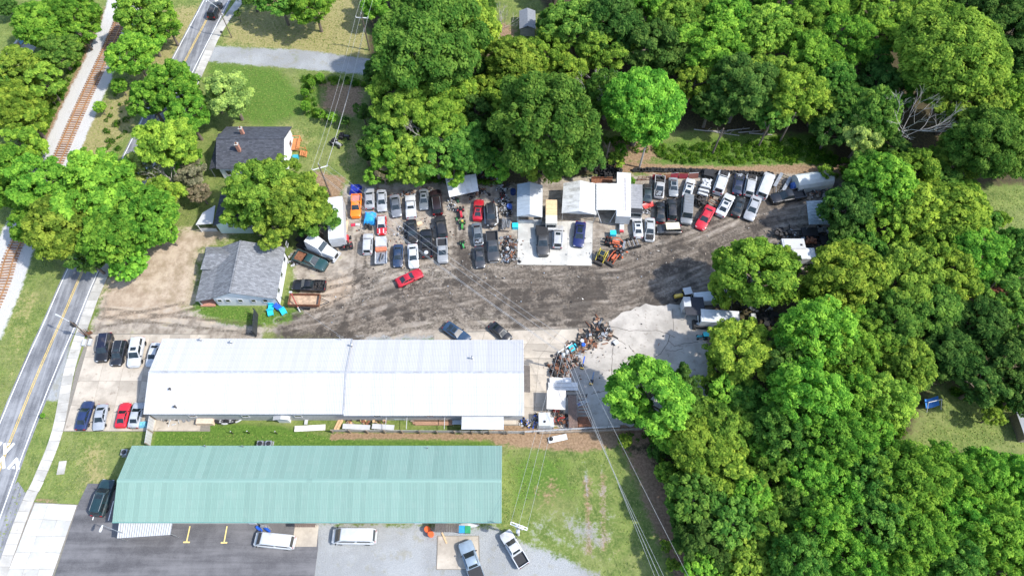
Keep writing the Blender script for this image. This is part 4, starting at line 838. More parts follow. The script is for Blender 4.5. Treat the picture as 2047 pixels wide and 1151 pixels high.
car('suv', (.02, .012, .014), Z3(95, 390), Z3(150, 870), 'black and maroon station wagon with roof rails at the end of the top row', extras=('rails',), trim=(.05, .006, .012))
car('hatch', (.5, .012, .02), Z2(800, 1142), Z2(800, 795), 'small red car with white roof and white bonnet stripes', roofcol=WHITE, extras=('stripes',), trim=(.5, .012, .02))
car('suv', (.74, .75, .76), R6(296, 570), R6(286, 747), 'boxy white off roader between the red tractor and the flatbed', trim=WHITE)
car('sedan', (.02, .04, .085), R6(555, 858), R6(560, 662), 'blue saloon in the front row left of the white saloon')
car('sedan', WHITE, R6(698, 867), R6(685, 660), 'white saloon in the front row above the red coupe', trim=WHITE)
car('sedan', (.014, .015, .017), R6(690, 648), R6(672, 445), 'black car with junk on its boot in the middle of the left block', hood=False)
car('pickup', (.014, .014, .018), R6(805, 532), R6(818, 778), 'black pickup with a white spare wheel in its bed', extras=('spare',))
car('suv', (.022, .022, .024), R6(922, 410), R6(955, 607), 'matt black estate car with a hitch below the maroon wagon')
car('pickup', (.45, .46, .47), R6(955, 817), R6(946, 622), 'small silver pickup at the right end of the front row', scale=.86)
car('coupe', RED, R6(768, 903), R6(548, 1008), 'red coupe parked askew alone on the open dirt', trim=RED)
car('coupe', RED, Z3(940, 568), Z3(905, 972), 'red car with sunroof beside the black car on a trailer', extras=('sunroof',), trim=RED)
hauler_car = car('suv', (.018, .019, .022), Z3(1178, 1105), Z3(1152, 690), 'black car sitting on a white trailer', extras=('rails',), z=.42)
car('sedan', (.11, .13, .15), R6(1272, 668), R6(1248, 472), 'stripped grey car without bonnet below the red car', hood=False)
car('sedan', (.035, .037, .043), R6(1287, 867), R6(1272, 680), 'dark grey saloon at the front of the column below the red car')
car('pickup', (.05, .052, .056), R6(1405, 815), R6(1384, 553), 'dark grey pickup below the black car on a trailer', trim=(.6, .6, .6))
# yard, concrete pad
car('pickup', (.05, .05, .052), R7(382, 852), R7(365, 592), 'dark grey pickup with wheel arch flares on the concrete pad', extras=('flares', 'cover'))
car('suv', (.66, .67, .68), R7(512, 582), R7(505, 784), 'silver car with sunroof in the middle of the concrete pad', extras=('sunroof', 'rails'))
car('sedan', (.012, .02, .1), R7(688, 770), R7(712, 552), 'deep blue car with glass roof on the concrete pad', extras=('glassroof',))
# yard, right block
car('sedan', (.03, .045, .05), R7(1300, 218), R7(1298, 378), 'stripped dark car above the red plough blade', hood=False)
car('pickup', (.6, .6, .6), R7(1400, 330), R7(1412, 162), 'stripped white truck with exposed engine in the back row', hood=False, extras=('cargo',), scale=.86)
car('sedan', (.35, .38, .41), R7(1532, 322), R7(1528, 163), 'grey car with missing front and open roof in the back row', extras=('glassroof',), wheels=2)
car('sedan', WHITE, Z6(303, 268), Z6(203, 632), 'white saloon with sunroof directly behind the grey ribbed truck', extras=('sunroof',), trim=WHITE)
car('sedan', (.013, .013, .016), Z4(1340, 705), Z4(1342, 1112), 'black saloon with red rear lamps left of the other black car', trim=(.3, .01, .015))
car('suv', (.016, .016, .022), Z4(1545, 658), Z4(1562, 1062), 'black car with white bumper left of the grey ribbed truck', trim=(.6, .6, .6))
car('oldvan', (.17, .18, .19), Z6(198, 1142), Z6(232, 632), 'grey truck with long ribbed roof in the right block', extras=('plates',), name='ribbed_roof_truck', cat='truck')
car('sedan', WHITE, R7(1205, 498), R7(1222, 690), 'white saloon with sunroof beside the white trailer tongue', extras=('sunroof',), trim=WHITE)
car('sedan', (.62, .63, .62), R7(1320, 718), R7(1322, 518), 'pale silver car with open engine bay on the dirt', hood=False, trim=WHITE)
tt = car('suv', (.04, .045, .05), R7(1383, 618), R7(1600, 615), 'dark car with a cream board lying on its roof', hood=True)
MB().box((-.5, 0, 1.84), (2.7, 1.5, .1), .03, top=.96).obj('roof_board', mat('cream_board', (.66, .58, .42), .8, 0, .1, 2.), tt)
car('sedan', (.5, .015, .03), R8(648, 566), R8(745, 388), 'red saloon parked at an angle in the right block', trim=(.5, .015, .03))
car('suv', WHITE, Z6(955, 105), Z6(785, 592), 'long white wagon without bonnet in the back row', hood=False, trim=WHITE, scale=1.14)
car('sedan', (.02, .028, .06), Z6(1235, 175), Z6(1168, 572), 'stripped dark blue car in the back row', hood=False, nowin=True)
car('suv', (.68, .69, .7), Z6(1462, 208), Z6(1388, 612), 'white car with black open front beside the white van', hood=False)
car('oldvan', WHITE, Z7(225, 105), Z7(108, 392), 'white van at an angle in the back row', trim=WHITE, name='passenger_van')
car('pickup', (.014, .015, .019), Z7(228, 405), Z7(615, 332), 'black pickup parked sideways below the grey ramp trailer')
car('sedan', WHITE, Z6(1062, 575), Z6(845, 980), 'white saloon with sunroof right of the red saloon', extras=('sunroof',), trim=WHITE)
car('sedan', (.014, .017, .018), Z6(1262, 608), Z6(1140, 992), 'black saloon between the white and the silver saloon', extras=('glassroof',))
car('sedan', (.55, .57, .6), Z6(1388, 1060), Z6(1562, 615), 'silver saloon at the right end of the slanted row')
# by the grey roofed house
car('pickup', (.02, .06, .065), Z8(592, 990), Z8(198, 838), 'dark teal pickup beside the white lorry tractor', bed=rust)
car('pickup', (.012, .012, .018), Q5(826, 388), Q5(1080, 396), 'black pickup with a loaded bed above the rusty dump trailer', extras=('cargo',))

# ---------------------------------------------------------------- lorries, trailers
def wheelset(t, pts, r=.5, wdt=.3, rimm=None):
    tm = MB().lathe((0, 0, 0), [(r * .6, -wdt / 2), (r * .96, -wdt / 2), (r, -wdt * .3), (r, wdt * .3), (r * .96, wdt / 2), (r * .6, wdt / 2)], 16, 'Y').mesh('tyre', rubber, 40)
    rm = MB().lathe((0, 0, 0), [(r * .15, -wdt * .3), (r * .6, -wdt * .42), (r * .6, wdt * .42), (r * .15, wdt * .3)], 12, 'Y').mesh('rim', rimm or rim_m, 40)
    for q in pts: o = link('wheel', tm, t, q); link('rim', rm, o)
def oriented(name, label, cat, front, rear, z=.5, group=None):
    f, r = G(*front, z), G(*rear, z); d = f - r; m = (f + r) / 2
    return thing(name, label, cat, (m.x, m.y, 0), math.atan2(d.y, d.x), group), d.length
s, L = oriented('semi_truck', 'white lorry tractor with sleeper cab beside the grey roofed house', 'truck', Z8(735, 865), Z8(240, 640)); wp = paint((.76, .77, .78))
h = L / 2
MB().box((-h * .2, 0, .85), (L * .9, .9, .25)).box((-h * .55, 0, 1.0), (h * .6, 2.1, .1)).obj('chassis', darkm, s)
mb = MB(); mb.add([(h * .98, -.75, .7), (h * .98, .75, .7), (h * .4, 1.1, .7), (h * .4, -1.1, .7), (h * .96, -.65, 1.55), (h * .96, .65, 1.55), (h * .4, .95, 1.95), (h * .4, -.95, 1.95)], [(0, 1, 5, 4), (1, 2, 6, 5), (2, 3, 7, 6), (3, 0, 4, 7), (4, 5, 6, 7)]); mb.obj('hood', wp, s)
mb = MB(); x0, x1, x2, x3 = h * .42, h * .28, -h * .28, -h * .3
mb.add([(x0, -1.1, .8), (x0, 1.1, .8), (x3, 1.2, .8), (x3, -1.2, .8), (x0, -1.1, 2.0), (x0, 1.1, 2.0), (x3, 1.2, 2.6), (x3, -1.2, 2.6), (x1, -.95, 2.75), (x1, .95, 2.75), (x2, 1.15, 3.9), (x2, -1.15, 3.9)],
       [(0, 1, 5, 4), (1, 2, 6, 5), (3, 0, 4, 7), (4, 5, 9, 8), (5, 6, 10, 9), (7, 4, 8, 11), (8, 9, 10, 11), (2, 3, 7, 11, 10, 6)]); mb.obj('cab', wp, s)
mb = MB(); mb.slab([Vector((x0 + .03, -.95, 2.05)), Vector((x0 + .03, .95, 2.05)), Vector((x1 + .03, .85, 2.72)), Vector((x1 + .03, -.85, 2.72))], .02); mb.obj('windshield', glass, s)
for sy in (-1, 1): MB().box((-h * .1, sy * 1.16, .95), (h * .7, .12, .7)).obj('side_fairing', mat('dark_fairing', (.1, .11, .13), .4), s); MB().box((h * .95, sy * .75, 1.0), (.15, .35, .3)).obj('headlight', lampwhite, s)
MB().box((h * .99, 0, 1.1), (.06, .9, .7)).obj('grille', blackp, s); MB().box((h * .97, 0, .5), (.3, 2.2, .3)).obj('bumper', wp, s); MB().lathe((-h * .62, 0, 1.1), [(.5, 0), (.5, .12), (.1, .14)], 12).obj('fifth_wheel', darkm, s)
wheelset(s, [(h * .7, y, .5) for y in (-1, 1)] + [(x * h, y, .5) for x in (-.6, -.85) for y in (-.95, .95)], .5, .45)
def boxtrailer(name, label, front, rear, W, H, roofm, sidem, zf=.9, cat='trailer', nr=10, taper=False):
    t, L = oriented(name, label, cat, front, rear, H); h = L / 2
    MB().box((0, 0, (zf + H) / 2), (L, W, H - zf - .04)).obj('box_body', sidem, t)
    for k in range(nr): MB().box((-h + (k + .5) * L / nr, 0, H + .01), (L / nr * .97, W + .04, .05)).obj('roof_sheet', roofm, t)
    MB().box((0, 0, zf - .12), (L * .96, W * .5, .2)).obj('chassis', darkm, t)
    wheelset(t, [(-h * .6, y * (W / 2 - .2), .45) for y in (-1, 1)] + [(-h * .38, y * (W / 2 - .2), .45) for y in (-1, 1)], .45, .3); return t, h
grey_sheet = mat('dull_white_sheet', (.6, .62, .64), .5, 0, .08, 1., (.35, .33, .3), .4)
t, h = boxtrailer('box_trailer', 'white box trailer under the big tree beside the orange pickup', (672, 476), (669, 394), 2.6, 3.6, grey_sheet, whitem); MB().box((h - .2, 0, 2.9), (.5, 2.7, 1.2)).obj('front_cap', whitem, t)
t, h = boxtrailer('box_trailer', 'long white box trailer standing right of the flat stained roof', R7(1092, 500), R7(1095, 112), 2.45, 3.2, grey_sheet, whitem, nr=14)
MB().box((h + .7, 0, .75), (1.6, .9, .15), top=.8).obj('tongue', whitem, t); MB().box((h + 1.5, 0, .8), (.4, .7, .4)).obj('jack', paint((.55, .05, .05)), t); MB().box((0, .35, 3.26), (h * 1.5, .06, .03)).box((0, .05, 3.26), (h * 1.5, .06, .03)).obj('roof_seam', rust, t)
t, h = boxtrailer('bus_body', 'grey bus body with ribbed roof beside the long white trailer', R7(1205, 467), R7(1205, 215), 2.1, 2.6, mat('grey_bus_roof', (.27, .27, .28), .6, .1, .15, 2.), mat('grey_bus_side', (.3, .3, .3), .6), .6, 'bus', 12); MB().box((h - .45, 0, 2.64), (.9, 2.1, .06)).obj('front_cap', blackp, t); MB().box((h + .1, 0, .7), (.2, 2.1, .3)).obj('bumper', whitem, t); MB().box((h + .01, 0, 1.9), (.04, 1.8, .9)).obj('windshield', glass, t)
t, h = boxtrailer('camper_truck', 'cream box camper between the two carports', R7(453, 560), R7(453, 352), 1.95, 2.5, mat('peach_roof', (.66, .46, .26), .6, 0, .08, 2.), mat('cream_side', (.66, .6, .5), .6), .7, 'camper', 5); MB().box((h - .8, 0, 2.54), (1.7, 2.0, .05)).obj('roof_sheet', mat('cream_roof', (.62, .58, .5), .6), t); MB().box((h + .15, 0, .8), (.4, 1.9, .5)).obj('bumper', whitem, t); MB().box((h + .01, 0, 1.6), (.04, 1.6, .8)).obj('windshield', glass, t)
# dump trailer, flatbed wrecker, ramp trailer, car hauler, flat trailer with scrap
t, L = oriented('dump_trailer', 'rusty black dump trailer next to the grey roofed house', 'trailer', Q5(1065, 505), Q5(790, 500), .9); h = L / 2
MB().box((-.2, 0, .75), (L * .82, 2.0, .1)).obj('bed_floor', mat('rusty_floor', (.42, .3, .2), .85, 0, .3, 2., (.14, .1, .08), .6), t)
mb = MB(); [mb.box((-.2, s_ * 1.02, 1.1), (L * .84, .08, .8)) for s_ in (-1, 1)]; mb.box((-.2 - L * .42, 0, 1.1), (.08, 2.1, .8)).box((-.2 + L * .42, 0, 1.1), (.08, 2.1, .8)); mb.obj('side_wall', rust, t)
mb = MB(); mb.tube([(h * .75, .7, .6), (h + .8, 0, .55)], .06).tube([(h * .75, -.7, .6), (h + .8, 0, .55)], .06); mb.obj('tongue', blackp, t); wheelset(t, [(x, y * 1.2, .38) for x in (-.5, .4) for y in (-1, 1)], .38, .24)
for s_ in (-1, 1): MB().box((-.05, s_ * 1.22, .8), (1.9, .3, .06)).obj('mudguard', blackp, t)
t, L = oriented('wrecker_truck', 'white flatbed service truck with red deck front', 'truck', R6(412, 603), R6(408, 838), .8); h = L / 2
MB().box((h * .55, 0, 1.25), (h * .75, 1.95, 1.1), top=.93).obj('cab', wp, t); MB().box((h * .05, 0, 1.2), (h * .28, 1.9, .5)).obj('deck_head', mat('red_primer', (.5, .16, .08), .7, 0, .25, 4.), t)
MB().box((-h * .52, 0, .95), (h * .88, 2.0, .12)).obj('deck', steel, t); MB().tube([(-h * .2, 0, 1.1), (-h * .85, .25, 1.5)], .09).tube([(-h * .3, -.4, 1.1), (-h * .7, -.2, 1.3)], .07).obj('boom', darkm, t)
for s_ in (-1, 1): MB().box((-h * .52, s_ * .98, 1.12), (h * .88, .12, .3)).obj('side_rail', whitem, t)
MB().box((h * .93, 0, 1.3), (.04, 1.6, .5)).obj('windshield', glass, t); wheelset(t, [(h * .55, y, .42) for y in (-.9, .9)] + [(-h * .55, y, .42) for y in (-.9, .9)], .42, .3)
t, L = oriented('car_trailer', 'white trailer frame under the black car', 'trailer', Z3(1185, 1145), Z3(1152, 690), .4); h = L / 2
for s_ in (-1, 1): MB().box((-.6, s_ * 1.12, .42), (L - 1.6, .26, .1)).obj('wheel_ramp', whitem, t); MB().tube([(h - 1.4, s_ * 1.1, .45), (h - .1, 0, .4)], .07).obj('tongue_bar', whitem, t)
for x in (-h + .2, -h * .4, .2, h * .4): MB().box((x - .2, 0, .36), (.12, 2.3, .08)).obj('cross_member', steel, t)
wheelset(t, [(x, y * 1.34, .3) for x in (-.9, -.2) for y in (-1, 1)], .3, .2)
t, L = oriented('ramp_trailer', 'grey ramp trailer with open frame near the white van', 'trailer', Z7(300, 320), Z7(420, 105), .5); h = L / 2
for s_ in (-1, 1): MB().box((-.5, s_ * .85, .5), (L - 1.4, .6, .08)).obj('wheel_ramp', steel, t); MB().tube([(h - 1.3, s_ * .6, .45), (h + .1, 0, .42)], .05).obj('tongue_bar', steel, t)
for k in range(5): MB().box((-h + .4 + k * .7, 0, .44), (.08, 1.2, .06)).obj('cross_member', darkm, t)
wheelset(t, [(-.6, y * 1.28, .3) for y in (-1, 1)], .3, .2)
t, L = oriented('flat_trailer', 'flat trailer heaped with grey pipes beside the concrete pad', 'trailer', Z3(1450, 1160), Z3(1470, 905), .6); h = L / 2
MB().box((0, 0, .55), (L, 1.9, .1)).obj('deck', woodm, t); wheelset(t, [(0, y * 1.08, .3) for y in (-1, 1)], .3, .2)
mb = MB(); [mb.tube([(-h + rnd.uniform(0, .8), -.8 + k * .11, .72 + rnd.uniform(0, .2)), (h - rnd.uniform(0, .8), -.8 + k * .11 + rnd.uniform(-.2, .2), .72 + rnd.uniform(0, .2))], rnd.uniform(.04, .08)) for k in range(15)]; mb.obj('pipe_load', steel, t)
# ---------------------------------------------------------------- tractors, mowers and other machines
def tractor(name, label, cat, front, rear, col, scale=None, loader=False, canopy=None, seatm=None):
    t, L = oriented(name, label, cat, front, rear, .5); k = scale or L / 3.0; t.scale = (k, k, k); pm = paint(col)
    MB().box((.55, 0, .85), (1.5, .55, .5), top=.85).obj('hood', pm, t); MB().box((-.2, 0, .6), (2.6, .4, .3)).obj('chassis', darkm, t)
    for s_ in (-1, 1): MB().box((-.8, s_ * .62, 1.05), (1.0, .32, .1), top=.9).obj('fender', pm, t)
    mb = MB(); mb.box((-.75, 0, .95), (.5, .5, .14)).box((-1.0, 0, 1.2), (.12, .5, .45)); mb.obj('seat', seatm or blackp, t)
    MB().tube([(-.15, 0, 1.0), (-.35, 0, 1.35)], .03).lathe((-.36, 0, 1.36), [(.2, 0), (.22, .03), (.2, .05)], 12).obj('steering_wheel', blackp, t)
    wheelset(t, [(-.85, y * .66, .62) for y in (-1, 1)], .62, .34, pm); wheelset(t, [(1.05, y * .5, .33) for y in (-1, 1)], .33, .2, pm)
    if loader:
        for s_ in (-1, 1): MB().tube([(-.1, s_ * .62, 1.2), (1.1, s_ * .62, 1.3), (1.9, s_ * .55, .4)], .09).obj('loader_arm', pm, t)
        MB().box((2.1, 0, .35), (.5, 1.9, .5), top=.8).obj('bucket', loader, t)
    if canopy:
        for x in (-1.2, -.3):
            for y in (-.5, .5): MB().tube([(x, y, .9), (x, y, 2.1)], .035).obj('canopy_post', blackp, t)
        MB().box((-.75, 0, 2.13), (1.4, 1.3, .08), top=.92).obj('canopy', canopy, t)
    return t
tractor('farm_tractor', 'old red tractor beside the white box trailer', 'tractor', R6(108, 575), R6(115, 705), (.5, .02, .03))
tractor('farm_tractor', 'green and yellow lawn tractor in the gap between the two car blocks', 'tractor', R6(1125, 525), R6(1125, 440), (.06, .28, .05), seatm=mat('yellow_seat', (.7, .6, .12), .6))
tractor('riding_mower', 'green riding mower alone lower in the gap between the car blocks', 'mower', R6(1140, 690), R6(1118, 620), (.05, .3, .08))
tractor('riding_mower', 'red riding mower above the green lawn tractor', 'mower', R6(1120, 425), R6(1105, 325), (.5, .03, .05))
tractor('riding_mower', 'small bright green mower left of the red mower', 'mower', R6(1075, 440), R6(1078, 405), (.06, .4, .1))
tractor('riding_mower', 'dark green mower below the tilted white roof', 'mower', Z3(545, 610), Z3(500, 520), (.03, .2, .08))
tractor('riding_mower', 'red mower with black deck near the blue machine', 'mower', Z3(1370, 570), Z3(1390, 430), (.55, .06, .04))
tractor('riding_mower', 'small red mower in front of the stripped white truck', 'mower', Z3(1220, 665), Z3(1190, 580), (.5, .02, .03))
tractor('orange_tractor', 'orange loader tractor at the edge of the concrete pad', 'tractor', Z5(620, 560), Z5(240, 480), (.5, .12, .05), loader=steel, scale=.95)
tractor('orange_tractor', 'orange machine with long arm below the loader tractor', 'tractor', Z5(400, 880), Z5(560, 680), (.5, .11, .04), loader=darkm, scale=.9)
tractor('turquoise_cart', 'turquoise roofed cart at the edge of the broken concrete', 'cart', V8(330, 720), V8(480, 715), (.03, .3, .34), canopy=mat('turquoise_roof', (.03, .5, .56), .4))
tractor('yellow_forklift', 'yellow forklift with white roof beside the dirt track', 'forklift', V8(75, 215), V8(210, 190), (.6, .42, .06), canopy=whitem, scale=1.0)
t, L = oriented('skid_steer', 'yellow and black skid steer on the corner of the concrete pad', 'skid steer', Z5(150, 900), Z5(300, 610), 1.2); t.scale = (.85, .85, .85); yp = paint((.5, .4, .04))
MB().box((0, 0, .8), (2.4, 1.3, .7), top=.9).obj('body', blackp, t)
mb = MB(); [mb.tube([(x, y, 1.1), (x * .9, y * .9, 2.1)], .06) for x in (-.6, .7) for y in (-.6, .6)]; mb.tube([(-.55, -.55, 2.1), (.65, -.55, 2.1), (.65, .55, 2.1), (-.55, .55, 2.1), (-.55, -.55, 2.1)], .06); mb.obj('cab_frame', yp, t)
MB().box((.05, 0, 2.08), (1.1, 1.0, .05)).obj('cab_roof', glass, t)
for s_ in (-1, 1): MB().tube([(-1.2, s_ * .85, 1.6), (.4, s_ * .85, 1.7), (1.4, s_ * .8, .7)], .1).obj('lift_arm', yp, t)
MB().box((1.65, 0, .5), (.6, 1.9, .6), top=.85).obj('bucket', darkm, t); wheelset(t, [(x, y * .85, .42) for x in (-.7, .7) for y in (-1, 1)], .42, .3)
# wheel and axle assembly, plough blade
t = thing('axle_set', 'cluster of axles and wheels right of the orange tractor', 'axles', G(*Z5(800, 560)), R(15))
for x in (-.55, .25, .95): MB().tube([(x, -.9, .4), (x, .9, .4)], .09).obj('axle', steel, t); wheelset(t, [(x, y * .9, .4) for y in (-1, 1)], .4, .26)
t = thing('axle_set', 'rusty axle frame with wheels above the red saloon', 'axles', G(*Z6(720, 730)), R(-35))
for y in (-.45, .45): MB().box((0, y, .5), (2.2, .1, .14)).obj('frame_rail', rust, t)
for x in (-.8, .8): MB().tube([(x, -.9, .38), (x, .9, .38)], .08).obj('axle', rust, t); wheelset(t, [(x, y * .9, .38) for y in (-1, 1)], .38, .24)
t = thing('plough_blade', 'red plough blade lying below the stripped dark car', 'plough blade', G(*Z4(1110, 790)), R(22))
mb = MB(); n = 7
for i in range(n):
    a0, a1 = R(-50 + 100 * i / n), R(-50 + 100 * (i + 1) / n)
    mb.slab([(-1., math.sin(a0) * .7, .7 - math.cos(a0) * .4), (1., math.sin(a0) * .7, .7 - math.cos(a0) * .4), (1., math.sin(a1) * .7, .7 - math.cos(a1) * .4), (-1., math.sin(a1) * .7, .7 - math.cos(a1) * .4)], .04)
mb.obj('blade', paint((.7, .08, .07)), t); MB().tube([(-.4, -.9, .3), (0, -.2, .5), (.4, -.9, .3)], .06).obj('push_frame', darkm, t)
# blue tarp covered things
def tarp(label, u, v, lx, ly, h, rz, col, name='tarp_bundle', seed=1, nx=9, ny=9, engine=None):
    rr = random.Random(seed); t = thing(name, label, 'tarp', G(u, v), rz); vs = []; fs = []
    for j in range(ny):
        for i in range(nx):
            a, b2 = i / (nx - 1) * 2 - 1, j / (ny - 1) * 2 - 1; e = max(abs(a), abs(b2))
            z = h * (1 - max(0, (e - .55) / .45) ** 1.6) + rr.uniform(-.05, .05) * h; vs.append((a * lx / 2 + rr.uniform(-.04, .04), b2 * ly / 2 + rr.uniform(-.04, .04), max(.02, z)))
    for j in range(ny - 1):
        for i in range(nx - 1): fs.append((j * nx + i, j * nx + i + 1, (j + 1) * nx + i + 1, (j + 1) * nx + i))
    mb = MB(); mb.add(vs, fs); mb.obj('tarp_sheet', mat('tarp_%02x%02x' % (int(col[1] * 255), int(col[2] * 255)), col, .45, 0, .15, 3.), t)
    if engine:
        mb = MB(); [mb.box((rr.uniform(-.6, .6), -ly / 2 - rr.uniform(0, .9), rr.uniform(.2, .6)), (rr.uniform(.2, .5), rr.uniform(.2, .5), rr.uniform(.2, .6)), rr.uniform(0, 3)) for _ in range(12)]; mb.obj('exposed_engine', darkm, t)
    return t
tarp('dark blue tarp covered load behind the orange pickup', *Z2(300, 300), 2.2, 2.0, 1.3, 0, (.015, .03, .3), seed=2)
tarp('bright blue tarp over a machine with exposed engine', *Z2(570, 850), 2.1, 2.6, 1.3, 0, (.03, .3, .68), seed=3, engine=1)
tarp('blue tarp behind the black pickup by the pale tent', *Z7(505, 250), 1.7, 1.6, 1.0, .3, (.06, .14, .42), seed=4)
tarp('pale blue wrapped bundle beside the silver car at the workshop corner', *T3(1035, 752), 1.2, 1.0, .8, .2, (.15, .42, .55), seed=5)
# pale tent shelter, far right
t, L = oriented('tent_shelter', 'pale grey tent shelter at the back right of the yard', 'tent', Z7(525, 190), Z7(930, 130), 1.5); mb = MB(); n = 8
for i in range(n):
    a0, a1 = math.pi * i / n, math.pi * (i + 1) / n; f = lambda a: (1.7 * math.cos(a), 2.4 * math.sin(a) ** .7)
    (y0, z0), (y1, z1) = f(a0), f(a1); mb.slab([(-L / 2, y0, z0), (L / 2, y0, z0), (L / 2, y1, z1), (-L / 2, y1, z1)], .03)
mb.obj('tent_skin', mat('tent_canvas', (.52, .55, .54), .7, 0, .08, 1., (.25, .25, .22), .4), t)
mb = MB(); mb.poly([(L / 2 - .02, 1.65 * math.cos(math.pi * i / n), 2.35 * math.sin(math.pi * i / n) ** .7) for i in range(n + 1)]); mb.obj('tent_end', mat('tent_end_canvas', (.45, .48, .47), .7), t)
# white truck cab bodies and dark chassis at the right
def cabbody(label, u, v, lx, ly, h, rz, m, name='truck_cab', vent=True):
    t = thing(name, label, 'truck body', G(u, v, h * .5) * Vector((1, 1, 0)) if 0 else (G(u, v, h).x, G(u, v, h).y, 0), rz)
    MB().box((0, 0, h / 2 + .2), (lx, ly, h - .4), top=.94).obj('shell', m, t); MB().box((0, 0, h + .0), (lx * .9, ly * .9, .12), top=.9).obj('roof', m, t)
    if vent: MB().box((lx * .3, -ly * .12, h + .09), (.35, .35, .08)).obj('roof_vent', blackp, t)
    MB().box((-lx * .49, 0, h * .68), (.06, ly * .8, h * .3)).obj('windshield', glass, t)
    wheelset(t, [(x * lx * .34, y * ly * .48, .4) for x in (-1, 1) for y in (-1, 1)], .4, .25); return t
cabbody('white truck body with a roof vent at the right end of the yard', *Z7(500, 905), 4.1, 2.2, 2.4, 0, whitem)
cabbody('light grey truck body below the white one, partly under trees', *Z7(620, 1015), 4., 2.3, 2.2, 0, grey_sheet, vent=False)
cabbody('long white trailer body beside the yellow forklift, partly under a tree', 1425, 591, 6.5, 1.9, 1.9, R(6), grey_sheet, vent=False)
cabbody('long grey and white truck body at the edge of the broken concrete', 1440, 632, 6.6, 2.4, 2.3, R(-4), grey_sheet)
def chassis(label, u, v, L, rz, m=darkm, n=16):
    t = thing('truck_chassis', label, 'truck chassis', G(u, v), rz)
    for y in (-.45, .45): MB().box((0, y, .7), (L, .12, .22)).obj('frame_rail', blackp, t)
    for k in range(4): MB().box((-L * .4 + k * L * .27, 0, .68), (.12, .9, .14)).obj('cross_member', m, t)
    mb = MB(); [mb.box((-L / 2 + rnd.uniform(0, L * .35), rnd.uniform(-.6, .6), rnd.uniform(.8, 1.3)), (rnd.uniform(.2, .8), rnd.uniform(.2, .6), rnd.uniform(.15, .5)), rnd.uniform(0, 3)) for _ in range(n)]; mb.obj('engine', m, t)
    MB().box((L * .25, 0, 1.0), (L * .35, 1.7, .25)).obj('deck', blackp, t)
    wheelset(t, [(x * L, y * .95, .45) for x in (-.34, .2, .36) for y in (-1, 1)], .45, .35); return t
chassis('black stripped lorry chassis with engine at the right end of the yard', 1592, 470, 8., 0)
chassis('black chassis with rusty parts behind the white truck body', 1632, 487, 4.5, 0, rust)
chassis('pale stripped chassis under the trees at the far right', 1658, 465, 5.5, 0, steel)
chassis('white stripped truck front in the back row near the tyre wall', *Z6(600, 300), 4.3, R(75), whitem, 26)
chassis('chassis with stacked white body panels below the stripped truck front', *Z6(500, 620), 4.3, R(70), darkm, 20)
for k, (x, y, rz) in enumerate(((570, 430, -18), (535, 505, -16), (515, 575, -20))):
    t = thing('white_scrap_stack', ('topmost', 'middle', 'lowest')[k] + ' white body panel stacked left of the long white wagon', 'car panel', G(*Z6(x, y), .9) , R(rz)); t.location.z = .0
    MB().box((0, 0, 1.25), (2.0, .5, .28), top=.8).obj('panel', whitem, t); MB().box((0, 0, .56), (1.6, .35, 1.1)).obj('stand', darkm, t)
t = thing('black_canopy', 'black flat canopy beside the forklift', 'canopy', G(*V8(310, 330), 2.2) * 1); t.location.z = 0
MB().box((0, 0, 2.2), (3.2, 3.3, .1)).obj('canopy_top', mat('black_roofing', (.03, .032, .042), .7), t); [MB().tube([(x, y, 0), (x, y, 2.15)], .05).obj('post', steel, t) for x in (-1.5, 1.5) for y in (-1.5, 1.5)]
o = MB().box((0, 0, 1.3), (1.1, 1.7, 2.6), top=.97).box((0, 0, 2.64), (1.16, 1.76, .08)).obj('white_cabinet', whitem); o.location = (*G(*V8(215, 275), 2.6)[:2], 0); tag(o, 'tall white cabinet between the forklift and the black canopy', 'cabinet')
t = thing('black_mower', 'black mower with white round caps beside the turquoise cart', 'mower', G(*V8(390, 585)), R(-3)); MB().box((0, 0, .5), (3.0, 1.3, .6), top=.9).obj('body', blackp, t)
for x in (-.7, -.2, .25): MB().lathe((x, 0, .8), [(.22, 0), (.22, .12), (.05, .15)], 12).obj('cap', whitem, t)
wheelset(t, [(x, y, .3) for x in (-1.2, 1.2) for y in (-.7, .7)], .3, .2)
# truck wheels lying under the trees
wt = MB().lathe((0, 0, 0), [(.3, 0), (.5, .0), (.55, .1), (.55, .22), (.5, .32), (.3, .3)], 16).mesh('tyre', rubber, 40); wri = MB().lathe((0, 0, 0), [(.05, .1), (.18, .2), (.3, .27), (.3, .02)], 12).mesh('rim', rim_m, 40)
for k, (x, y) in enumerate(((1105, 505), (1100, 420), (1200, 420), (1212, 465), (1228, 510), (1285, 485), (1345, 445), (1228, 565), (1135, 608), (1310, 555), (1160, 470), (1290, 430))):
    o = thing('spare_tyre', 'lorry wheel with pale rim lying in the wheel store under the trees', 'wheel', G(*V8(x, y)), 0, 'lorry wheels under the trees'); link('tyre', wt, o); link('rim', wri, o)
o = MB().box((0, 0, .5), (.8, 1.3, 1.), top=.95).obj('white_crate', whitem); o.location = G(*V8(1045, 500)); tag(o, 'small white crate left of the lorry wheels under the trees', 'crate')
t = thing('greenhouse_skeleton', 'open white steel frame under the trees at the right', 'frame', G(1560, 712)); pts = [rel(t, *V8(*q), 2.2) for q in ((1290, 865), (1535, 995), (1465, 1110), (1210, 985))]
for a, b2 in zip(pts, pts[1:] + pts[:1]): MB().tube([a, b2], .05).obj('beam', whitem, t)
MB().tube([(pts[0] + pts[1]) / 2, (pts[2] + pts[3]) / 2], .05).obj('beam', whitem, t)
for q in pts: MB().tube([(q.x, q.y, 0), q], .05).obj('post', steel, t)
